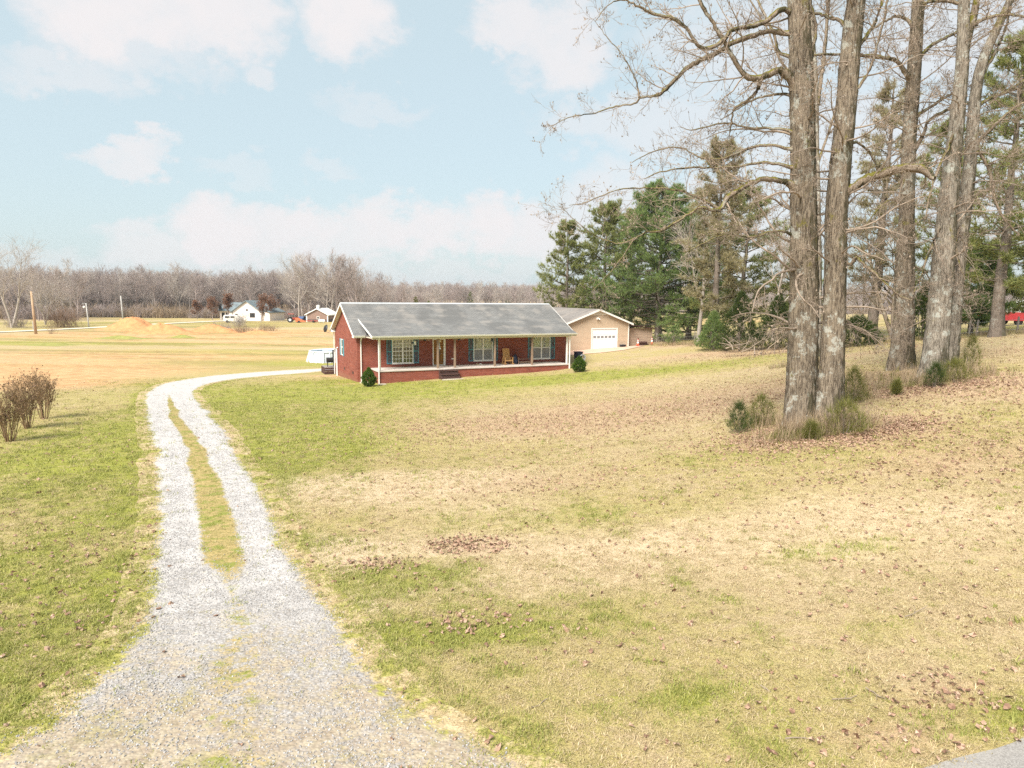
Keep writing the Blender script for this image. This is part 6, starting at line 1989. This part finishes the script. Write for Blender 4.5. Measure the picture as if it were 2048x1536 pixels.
for y in (-.85, .85):
    MB().tube([(.2, y - .08, .3), (.2, y + .08, .3)], .3, 12).build('wheel', M['rubber'], tr)
MB().bar((-2, 0, .45), (-3.2, 0, .4), .1).build('tongue', M['black'], tr)
p = gcol(645, 187)
ib = thing('white_tank', 'small white tank lying near the brown barn', 'tank', tuple(p), rad(5))
MB().tube([(-.9, 0, .55), (-.8, 0, .55), (.8, 0, .55), (.9, 0, .55)], [.2, .38, .38, .2], 12).build('drum', M['white'], ib)
for x in (-.5, .5):
    MB().box(x - .08, x + .08, -.3, .3, 0, .2).build('foot', M['metal'], ib)
# tractor with an orange implement
p = gcol(588, 190)
tc_ = thing('tractor', 'red tractor with a canopy on the far lane', 'tractor', tuple(p), rad(10))
MB().box(-.2, 1.7, -.35, .35, .75, 1.35).build('hood', M['tractor'], tc_, bevel=.08)
MB().box(-1.0, -.2, -.45, .45, .7, 1.05).build('seat_deck', M['black'], tc_)
MB().box(-1.3, .3, -.7, .7, 2.3, 2.42).build('canopy', M['tractor'], tc_)
for x in (-1.2, .2):
    for y in (-.6, .6):
        MB().bar((x, y, 1.0), (x, y, 2.3), .06).build('canopy_post', M['black'], tc_)
for y in (-.75, .75):
    w = MB().tube([(-.7, y - .2, .75), (-.7, y + .2, .75)], .75, 18).build('rear_wheel', M['rubber'], tc_)
    MB().tube([(-.7, y - .21, .75), (-.7, y + .21, .75)], .35, 12).build('rim', M['reflect'], w)
    w = MB().tube([(1.4, y * .85 - .12, .45), (1.4, y * .85 + .12, .45)], .45, 14).build('front_wheel', M['rubber'], tc_)
    MB().tube([(1.4, y * .85 - .13, .45), (1.4, y * .85 + .13, .45)], .2, 10).build('rim', M['reflect'], w)
p = gcol(600, 188)
im = thing('farm_implement', 'orange farm implement hitched beside the red tractor', 'implement', tuple(p), rad(10))
MB().prism([(-.9, .25), (-.9, 1.3), (-.2, 1.35), (1.6, .45), (1.9, .2)], -.6, .6, 'y').build('hopper', M['orange'], im)
for y in (-.7, .7):
    MB().tube([(0, y - .08, .3), (0, y + .08, .3)], .3, 12).build('wheel', M['rubber'], im)

# ------------------------------------------------------------------ clay mounds, brush piles
def mound(px, py, W, Dp, H, lab, seed, mat='clay', cat='dirt mound', name='dirt_mound', grp='clay mounds on the far field'):
    rg = np.random.default_rng(seed)
    p = gpt(px, py)
    n, k = 14, 36
    vs, fs = [], []
    ph = rg.uniform(0, 6.28, 6)
    for i in range(n):
        f = i / (n - 1)
        for j in range(k):
            a = 2 * PI * j / k
            rr = f * (1 + .18 * math.sin(2 * a + ph[0]) + .12 * math.sin(3 * a + ph[1]) + .06 * math.sin(7 * a + ph[2]))
            x, y = rr * W / 2 * math.cos(a), rr * Dp / 2 * math.sin(a)
            z = H * (math.exp(-(f * 1.9) ** 2) * (1 + .25 * math.sin(3 * a + ph[3]) * f) + .05 * rg.normal() * (f < .9)) - .02 * H
            vs.append((x, y, z + hz(p[0] + x, p[1] + y) - p[2] - .08 * (f > .97)))
    fs = [(i * k + j, (i + 1) * k + j, (i + 1) * k + (j + 1) % k, i * k + (j + 1) % k) for i in range(n - 1) for j in range(k)]
    o = MB().add(vs, fs).build(name, M[mat], None, True)
    o.location = tuple(p)
    return tag(o, lab, cat, grp)
mound(268, 660, 16, 9, 2.7, 'largest orange clay mound in front of the tallest thin pole', 1)
mound(322, 667, 14, 8, 1.9, 'broad low clay mound beside the largest one', 2)
mound(425, 664, 12, 7, 1.5, 'flat clay mound below the clear-standing rust-leaved oak', 3)
mound(515, 668, 10, 6, .7, 'low crumbled clay mound below the far white house', 4)
M['mossy'] = plain('grassy_bank', (0.25, 0.24, 0.07), .95, .25, 1.5, bmp=.4)
mound(105, 690, 9, 4, .35, 'low green grassy hump on the far field below the nearest pole', 5, 'mossy', 'grassy bank', 'grassy_bank', 'grassy humps on the far field')
mound(240, 677, 11, 4, .5, 'dull green grassy hump in front of the largest clay mound', 6, 'mossy', 'grassy bank', 'grassy_bank', 'grassy humps on the far field')
mound(365, 675, 6, 3, .5, 'short dark grassy hump beside the broad low clay mound', 7, 'mossy', 'grassy bank', 'grassy_bank', 'grassy humps on the far field')
def brush(px, py, W, H, seed, lab, mat='bark_far', k=70):
    rg = np.random.default_rng(seed)
    p = gpt(px, py)
    g = Geo()
    P, R = grow(np.c_[rg.normal(size=k) * W * .25, rg.normal(size=k) * W * .15, np.zeros(k)], np.c_[rg.normal(size=(k, 2)) * .45, np.ones(k)], H * rg.uniform(.5, 1.1, k), np.full(k, .025), 6, .1, .02, .3, rg)
    g.tubes(P, R, 4)
    S, D, r, L, t = offshoots(P, R, 6, .2, 1, .4, 1, rg)
    P, R = grow(S, D, L * .45, np.full(len(S), .014), 4, .15, .03, .5, rg)
    g.tubes(P, R, 3)
    o = link('brush_clump', g.mesh('brush_clump'), M[mat])
    o.location = tuple(p)
    tag(o, lab, 'brush', 'brush clumps on the far field')
brush(478, 653, 2.5, 3.4, 131, 'upright leafless bush before the far white house van', 'bark_pale')
brush(443, 662, 5, 1.6, 132, 'low brush beside the flat clay mound')
brush(487, 665, 4, 1.4, 133, 'low brush beside the crumbled clay mound', 'weed')
brush(535, 662, 4.5, 1.4, 134, 'low brush left of the dark hump below the barn', 'weed')
brush(127, 655, 6, 4.5, 135, 'rust-brown bushy brush between the two nearer poles', 'seed_head', 130)
brush(32, 655, 4, 2.6, 136, 'dark brush clump at the near end of the wood edge', 'bark_far', 90)
brush(105, 668, 1.2, 2.0, 137, 'thin tan weed clump just right of the nearest pole', 'weed', 14)

# ------------------------------------------------------------------ poles
def pole(px, py, top, wpx, mat, lab, lean=0.0, light=False):
    p = gpt(px, py)
    dep = p[1]
    H = at_depth(px, top, dep)[2] - p[2]
    t = thing('utility_pole', lab, 'pole', tuple(p), 0, 'poles along the far lane')
    r = wpx / FPX * dep / 2
    MB().tube([(0, 0, -.4), (lean * .5, 0, H * .5), (lean, 0, H)], [r * 1.1, r, r * .8], 10).build('shaft', mat, t, True)
    for k, z in enumerate((.25, .6)):
        MB().tube([(lean - r, 0, H - z), (lean + r + .12, -.1, H - z)], .03, 6).build('bracket', M['metal'], t)
    if light:
        MB().bar((lean, 0, H - .15), (lean - .9, 0, H - .1), .06).build('light_arm', M['metal'], t)
        MB().lathe([(.05, .1), (.22, -.02), (.25, -.25), (.1, -.4)], 12, (lean - .5, 0, H - .75)).build('lamp', M['reflect'], t)
    return p, H
pole(72, 668, 583, 5.0, M['pole_wood'], 'nearest wooden pole, orange-brown, beside the far lane', -.25)
pole(178, 655, 606, 2.6, M['pole_grey'], 'short grey pole carrying a white lamp', -.3, True)
pole(247, 646, 592, 2.6, M['pole_grey'], 'tallest thin grey pole behind the largest clay mound', -.3)
p = gpt(67, 660)
o = thing('marker_post', 'thin short post beside the nearest wooden pole', 'post', tuple(p))
MB().box(-.06, .06, -.06, .06, -.2, 1.7).build('stake', M['pole_grey'], o)
MB().box(-.07, .07, -.07, .07, 1.701, 1.76).build('cap', M['pole_grey'], o)
p = gpt(29, 652)
o = thing('roadside_sign', 'small white sign on a post at the wood edge', 'sign', tuple(p))
MB().box(-.05, .05, -.05, .05, -.2, 1.5).build('stake', M['pole_grey'], o)
MB().box(-.4, .4, -.08, -.051, 1.0, 1.5).build('board', M['white'], o)

# ------------------------------------------------------------------ fence, red trailer by the pines
def fence(cols, lab, z=1.15):
    P = [gcol(px, dep) for px, dep in cols]
    t = thing('wire_fence', lab, 'fence', tuple(P[0]))
    o = np.array(P[0])
    for q in P:
        b_ = q - o
        MB().bar((b_[0], b_[1], b_[2] - .3), (b_[0] + .03, b_[1], b_[2] + z), .09).build('post', M['grey_wood'], t)
    for zz in (.3, .6, .95):
        MB().tube([tuple(q - o + np.array([.0, -.05, zz])) for q in P], .012, 4).build('wire', M['metal'], t)
fence([(1312, 78), (1345, 76), (1388, 73), (1420, 71), (1465, 69), (1500, 67), (1540, 65)], 'thin wire fence running behind the pines beside the garage')
fence([(1690, 60), (1735, 57), (1780, 55), (1825, 53), (1870, 51), (1912, 49), (1935, 48), (1950, 47.5), (1975, 47), (2030, 46), (2080, 45)], 'wire fence with grey posts behind the bare trees towards the red trailer')
b = gcol(2012, 66)
rt = thing('farm_trailer', 'red flat-sided trailer behind the big dark pine', 'trailer', tuple(b), rad(4))
MB().box(-2.4, 5.2, -1.0, 1.0, .45, .55).build('bed', M['black'], rt)
for a0, a1 in ((-2.4, -1.6), (-1.55, 1.0), (1.05, 3.4), (3.45, 5.2)):
    MB().box(a0, a1, -1.06, -1.0, .45, 1.25).build('side_panel', M['red'], rt)
MB().box(-2.45, -2.4, -1.0, 1.0, .45, 1.25).build('end_panel', M['red'], rt)
for x in (.2, 3.4):
    for y in (-.9, .9):
        MB().tube([(x, y - .1, .4), (x, y + .1, .4)], .4, 14).build('wheel', M['rubber'], rt)
b = gcol(2052, 70)
cp_ = thing('camper', 'white camper standing behind the red trailer', 'camper', tuple(b), rad(4))
MB().prism([(-1.8, .7), (6, .7), (6, 2.2), (-1.0, 2.3), (-1.9, 1.8)], -1, 1, 'y').build('body', M['white'], cp_, bevel=.1)
MB().box(-1.6, 6, -1.02, -1.001, .9, 1.35).build('ribbed_panel', M['grey_box'], cp_)
MB().tube([(1.5, -1.05, .4), (1.5, 1.05, .4)], .4, 14).build('wheel', M['rubber'], cp_)
b = gcol(1976, 67)
bl = thing('barrel_stack', 'blue barrel and white jug at the end of the red trailer', 'barrel', (b[0], b[1], b[2] + .55))
MB().lathe([(.25, 0), (.29, .1), (.29, .75), (.25, .85)], 14).build('drum', M['blue_paint'], bl)
q = MB().lathe([(.2, 0), (.22, .1), (.2, .5), (.07, .6), (.07, .7)], 12, (-.55, .1, 0)).build('jug', M['reflect'], bl)

# ------------------------------------------------------------------ ground cover
rc_ = np.random.default_rng(77)
def src(nm, V3, mat):
    g = Geo()
    g.tris(V3)
    me = g.mesh(nm, smooth=False)
    me.materials.append(mat)
    return bpy.data.objects.new(nm, me)
def tuft_src(nm, mat, k, h, w, r, lean, seed):
    """a small tuft of bent blades: two triangles each"""
    rg = np.random.default_rng(seed)
    out = []
    for i in range(k):
        a, b = rg.uniform(0, 6.28), rg.uniform(0, 6.28)
        c = np.array([r * rg.random() * math.cos(a), r * rg.random() * math.sin(a), -.004])
        d = np.array([math.cos(b), math.sin(b), 0])
        s = np.array([-d[1], d[0], 0]) * w / 2
        L = h * rg.uniform(.6, 1.25)
        ln = lean * rg.uniform(.3, 1.3)
        m_ = c + d * L * .45 * ln + np.array([0, 0, L * .6])
        t_ = c + d * L * 1.0 * ln + np.array([0, 0, L * max(.35, 1 - .4 * ln)])
        out += [[c - s, c + s, m_ + s * .7], [c - s, m_ + s * .7, m_ - s * .7], [m_ - s * .7, m_ + s * .7, t_]]
    return src(nm, np.array(out), mat)
def sector(n, d0, d1, half=rad(50)):
    """points spread over the sector in front of the camera"""
    r = np.sqrt(rc_.uniform(d0 ** 2, d1 ** 2, n))
    a = rc_.uniform(-half, half, n)
    return r * np.sin(a), r * np.cos(a)
def vnoise(x, y, sc, seed):
    r = np.random.default_rng(seed)
    o = 0
    for k in range(5):
        a = r.uniform(0, 6.28)
        f = sc * (1.0 + .7 * k)
        o = o + np.sin((x * math.cos(a) + y * math.sin(a)) * f + r.uniform(0, 6.28)) / (1 + .4 * k)
    return o / 3.0
HA_c, HA_s = math.cos(HA), math.sin(HA)
def in_house(x, y):
    dx, dy = x - HO.x, y - HO.y
    u, v = dx * HA_c + dy * HA_s, -dx * HA_s + dy * HA_c
    a = (u > -.1) & (u < HL + .1) & (v > PY - .1) & (v < HD + .1)
    dx, dy = x - GAo.x, y - GAo.y
    u, v = dx * HA_c + dy * HA_s, -dx * HA_s + dy * HA_c
    return a | ((u > -1.5) & (u < GW + LW) & (v > -2.5) & (v < GD_))
def on_road(x, y):
    return ((x - ra[0]) * rn[0] + (y - ra[1]) * rn[1]) > .06 + .10 * vnoise(x, y, 4.0, 41) + .06 * vnoise(x, y, 13.0, 42)
gx_, gy_, gd_ = [], [], []
for n, d0, d1, s in ((58000, 5.0, 13, .9), (62000, 13, 24, 1.1), (48000, 24, 42, 1.5), (16000, 42, 62, 2.0)):
    x, y = sector(n, d0, d1)
    gx_.append(x); gy_.append(y); gd_.append(np.full(n, s))
x, y, sz = map(np.concatenate, (gx_, gy_, gd_))
ok = ~in_house(x, y) & ~on_road(x, y)
dd = drive_dist(x, y)
ok &= (dd > -.05 + .22 * vnoise(x, y, 2.6, 2) + .16 * vnoise(x, y, 7.0, 3) + rc_.normal(size=len(x)) * .10) | (rc_.random(len(x)) < .04)
x, y, sz = x[ok], y[ok], sz[ok]
mk = gmask(x, y)
gv = mk[:, 0] + .28 * vnoise(x, y, 1.1, 5) + .34 * vnoise(x, y, 3.4, 6) + .30 * vnoise(x, y, 8.0, 7) + rc_.normal(size=len(x)) * .20
bare = mk[:, 2] + .5 * mk[:, 1] + rc_.normal(size=len(x)) * .2
keep = bare < .75
x, y, sz, gv, mk = x[keep], y[keep], sz[keep], gv[keep], mk[keep]
z = hgt(x, y)
def turf(name, sel, srcs, label, ss=1.0):
    n = int(sel.sum())
    scatter(name, np.c_[x[sel], y[sel], z[sel]], np.c_[rc_.normal(size=(n, 2)) * .12, rc_.uniform(0, 6.28, n)], sz[sel] * rc_.gamma(6, 1 / 6, n).clip(.4, 2.0) * ss, rc_.integers(0, len(srcs), n), srcs, label, 'grass')
turf('dry_grass', (gv < .36), [tuft_src('dry_tuft_%d' % i, M['dry_grass'], 9, .034, .006, .10, 1.7, 200 + i) for i in range(4)], 'bleached winter grass over the lawn')
turf('fading_grass', (gv >= .36) & (gv < .84), [tuft_src('fading_tuft_%d' % i, M['mid_grass'], 9, .036, .006, .09, 1.4, 210 + i) for i in range(4)], 'olive half-green grass over the lawn')
turf('green_grass', (gv >= .84), [tuft_src('green_tuft_%d' % i, M['green_grass'], 11, .048, .007, .08, 1.0, 220 + i) for i in range(4)], 'fresh green grass patches on the lawn')
# coarser weeds and darker clumps dotted through the lawn
xw, yw = sector(5200, 5, 34)
ok = ~in_house(xw, yw) & ~on_road(xw, yw) & (drive_dist(xw, yw) > .1) & (vnoise(xw, yw, .9, 31) + .5 * vnoise(xw, yw, 3.1, 32) > .12)
xw, yw = xw[ok], yw[ok]
n = len(xw)
scatter('lawn_weeds', np.c_[xw, yw, hgt(xw, yw)], np.c_[rc_.normal(size=(n, 2)) * .2, rc_.uniform(0, 6.28, n)], rc_.uniform(.5, 1.5, n), rc_.integers(0, 3, n),
        [tuft_src('lawn_weed_a', M['green_grass'], 16, .075, .010, .10, 1.2, 271), tuft_src('lawn_weed_b', M['weed'], 14, .06, .009, .12, 1.5, 272), tuft_src('lawn_weed_c', M['mid_grass'], 16, .08, .008, .09, 1.0, 273)], 'coarser weeds dotted through the lawn', 'weeds')
# grass standing in the middle of the drive
i = rc_.integers(0, NS, 9000)
u = rc_.random(9000)
bw_ = band_at(i, u)
ok = rc_.random(9000) < bw_ * 1.0 * (np.hypot(*_cs[i].T) < 45)
i, u = i[ok], u[ok]
j = np.minimum(i + 1, NS - 1)
w_ = rc_.random(len(i))[:, None]
ctr_l = EL_[i] * (1 - w_) + EL_[j] * w_
ctr_r = ER_[i] * (1 - w_) + ER_[j] * w_
P2 = ctr_l * (1 - u[:, None]) + ctr_r * u[:, None]
n = len(P2)
scatter('drive_grass', np.c_[P2, hgt(P2[:, 0], P2[:, 1]) + .02], np.c_[rc_.normal(size=(n, 2)) * .12, rc_.uniform(0, 6.28, n)], rc_.uniform(.7, 1.5, n), (vnoise(P2[:, 0], P2[:, 1], 1.2, 9) > .15).astype(int),
        [tuft_src('strip_tuft_a', M['mid_grass'], 9, .05, .007, .09, 1.0, 231), tuft_src('strip_tuft_b', M['green_grass'], 9, .05, .007, .08, .9, 232)], 'grass strip between the wheel tracks', 'grass')
# loose gravel
def pebble(nm, seed, mat):
    rg = np.random.default_rng(seed)
    m_ = MB().lathe([(.003, -.004), (.0095, .0), (.008, .006), (.002, .009)], 6)
    m_.V = [tuple(np.array(v) * (1 + .3 * rg.normal(size=3))) for v in m_.V]
    me = m_.mesh(nm)
    me.materials.append(mat)
    return bpy.data.objects.new(nm, me)
n = 60000
i = rc_.integers(0, int(NS * .52), n)
i = (i * rc_.random(n) ** .6).astype(int)
u = rc_.uniform(-.07, 1.07, n)
w_ = rc_.random(n)[:, None]
j = i + 1
P2 = (EL_[i] * (1 - w_) + EL_[j] * w_) * (1 - u[:, None]) + (ER_[i] * (1 - w_) + ER_[j] * w_) * u[:, None]
bwp = band_at(i, u)
ok = ~on_road(P2[:, 0], P2[:, 1]) & (rc_.random(n) < .55 + .55 * vnoise(P2[:, 0], P2[:, 1], 1.7, 15) + .35 * vnoise(P2[:, 0], P2[:, 1], 5.0, 16)) & (rc_.random(n) > bwp * 1.1) & (rc_.random(n) < np.clip(.06 + np.minimum(u + .07, 1.07 - u) / .14, 0, 1))
P2 = P2[ok]
u = u[ok]
n = len(P2)
_wi = _w[i[ok]]
cz = np.maximum(drive_lift(u, np.minimum(u * _wi, (1 - u) * _wi)), .004)
scatter('gravel', np.c_[P2, hgt(P2[:, 0], P2[:, 1]) + cz + .002], rc_.uniform(0, 6.28, (n, 3)), rc_.uniform(.6, 1.5, n), rc_.integers(0, 4, n), [pebble('pebble_%d' % k, 240 + k, M['gravel_stone']) for k in range(4)], 'loose pale gravel on the drive', 'gravel')
# fallen leaves
def leaf_src(nm, seed, s, mat):
    rg = np.random.default_rng(seed)
    n = 7
    a = np.linspace(0, 2 * PI, n, endpoint=False)
    rr = s * (.42 + .3 * np.abs(np.cos(a * 2.5 + rg.uniform(0, 3)))) * rg.uniform(.8, 1.2, n)
    ring = np.c_[rr * np.cos(a), rr * .75 * np.sin(a), .35 * s * rg.normal(size=n) * .6 + .25 * s]
    c = np.array([0, 0, .02])
    return src(nm, np.array([[c, ring[k], ring[(k + 1) % n]] for k in range(n)]), mat)
lx, ly = [], []
for n, d0, d1 in ((14000, 5, 16), (34000, 16, 32), (36000, 32, 60)):
    x, y = sector(n, d0, d1)
    lx.append(x); ly.append(y)
for (px, py, r, n) in ((930, 1090, .6, 170), (1640, 872, 2.2, 2200), (1760, 855, 1.2, 700), (1850, 770, 2.2, 1800), (760, 1130, .5, 60), (930, 1248, .6, 70), (1900, 1390, .5, 40), (1560, 868, 1.0, 500), (1500, 705, 6, 900), (1620, 702, 6, 900)):
    p = gpt(px, py)
    lx.append(p[0] + rc_.normal(size=n) * r * .7); ly.append(p[1] + rc_.normal(size=n) * r * .45)
nb = sum(len(q) for q in lx[3:])
x, y = np.concatenate(lx), np.concatenate(ly)
mk = gmask(x, y)
pr = .025 + .13 * np.clip(vnoise(x, y, .6, 21) + .6 * vnoise(x, y, 1.9, 22) + .5 * vnoise(x, y, 5.0, 23), 0, 1.2) + .5 * np.clip(mk[:, 1], 0, 1) + .12 * np.clip((x - 2) / 10, 0, 1)
pr *= np.where(drive_dist(x, y) < .05, .12, 1)
pr[-nb:] = 1.0
ok = (rc_.random(len(x)) < pr) & ~in_house(x, y) & ~on_road(x, y)
x, y = x[ok], y[ok]
n = len(x)
scatter('fallen_leaves', np.c_[x, y, hgt(x, y) + .025], np.c_[rc_.normal(size=(n, 2)) * .45, rc_.uniform(0, 6.28, n)], rc_.uniform(.7, 1.35, n), rc_.integers(0, 5, n), [leaf_src('leaf_%d' % k, 250 + k, .062, M['litter']) for k in range(5)], 'brown fallen leaves strewn over the lawn', 'leaves')
# dry weeds round the trunks
pts, idx = [], []
for (px, py, rx, ry, n) in ((1640, 868, 1.15, .45, 420), (1700, 850, .7, .5, 170), (1530, 850, .5, .5, 110), (1845, 768, 1.5, .6, 320), (1930, 750, .9, .7, 150), (1760, 760, 1.2, .9, 90), (1690, 800, .8, .8, 90), (1560, 735, .5, .4, 40), (1480, 850, .5, .3, 40), (1590, 870, .6, .3, 160)):
    p = gpt(px, py)
    for k in range(n):
        qx, qy = p[0] + rc_.normal() * rx * .7, p[1] + rc_.normal() * ry * .7
        pts.append((qx, qy, hz(qx, qy)))
n = len(pts)
scatter('dry_weeds', pts, np.c_[rc_.normal(size=(n, 2)) * .15, rc_.uniform(0, 6.28, n)], rc_.uniform(.5, 1.25, n), rc_.integers(0, 4, n),
        [tuft_src('weed_a', M['weed'], 9, .55, .010, .12, .5, 261), tuft_src('weed_b', M['weed'], 7, .75, .009, .1, .4, 262), tuft_src('weed_c', M['mid_grass'], 12, .35, .012, .12, .7, 263), tuft_src('weed_d', M['young_cedar'], 10, .4, .012, .12, .6, 264)], 'dry weeds and scrub round the bare trunks', 'weeds')
pts = []
for k in range(900):                                           # rough grass under the pines and along the fence
    px = rc_.uniform(1300, 2060)
    dep = np.interp(px, [1300, 1600, 2060], [72, 60, 46]) + rc_.normal() * 1.2
    q = gcol(px, dep)
    pts.append(tuple(q))
n = len(pts)
scatter('fence_weeds', pts, np.c_[rc_.normal(size=(n, 2)) * .15, rc_.uniform(0, 6.28, n)], rc_.uniform(.5, 1.2, n), rc_.integers(0, 2, n), [tuft_src('rough_a', M['weed'], 14, .5, .02, .3, .6, 265), tuft_src('rough_b', M['mid_grass'], 14, .4, .02, .3, .7, 266)], 'rough brown growth along the foot of the pines', 'weeds')
# fallen sticks, one by one
for k, (px, py, L, a, lab) in enumerate([(1615, 1470, .62, .35, 'pale fallen stick lying nearest the asphalt road'), (1585, 1390, .75, -.45, 'thin fallen stick on the lawn beyond the pale one'), (1090, 1398, .55, .9, 'curved fallen stick on the lawn near the drive mouth'),
                                         (1765, 1395, .4, -.9, 'short fallen stick near the brown leaf heap by the road'), (1690, 1400, .35, .2, 'grey broken stick on the grass before the road edge'), (1830, 1230, .5, .5, 'slender fallen stick on the open lawn')]):
    p = gpt(px, py)
    rg = np.random.default_rng(300 + k)
    g = Geo()
    P, R = grow(np.array([[-L / 2, 0, .03]]), np.array([[1.0, 0, 0.02]]), np.array([L]), np.array([.008]), 9, .16, 0, .5, rg)
    g.tubes(P, R, 6)
    S, D, r, l_, t_ = offshoots(P, R, 2, .3, .9, .4, .9, rg, .8)
    P, R = grow(S, D, l_ * .3, r * .6, 5, .1, 0, .5, rg)
    g.tubes(P, R, 4)
    o = link('fallen_stick', g.mesh('fallen_stick'), M['twig'])
    o.location = tuple(p)
    o.rotation_euler = (0, 0, a)
    tag(o, lab, 'stick', 'fallen sticks on the lawn')

# ------------------------------------------------------------------ the air
zs_ = [o.matrix_world.translation.z for o in COL.objects]
hb = MB().box(-2750, 2750, -340, 3600, float(GZ.min()) - 1.0, 42.0)
hzo = hb.build('haze', None)
hm = bpy.data.materials.new('haze_air')
hm.use_nodes = True
hm.node_tree.nodes.clear()
_T = NT(hm.node_tree)
_v = _T.n('ShaderNodeVolumePrincipled')
_v.inputs['Color'].default_value = (0.86, 0.90, 0.96, 1)
_v.inputs['Density'].default_value = 0.0002
_v.inputs['Anisotropy'].default_value = 0.2
_o = _T.n('ShaderNodeOutputMaterial')
_T.l(_v.outputs[0], _o.inputs['Volume'])
hzo.data.materials.append(hm)
tag(hzo, 'thin pale winter haze over the fields', 'haze', kind='stuff')
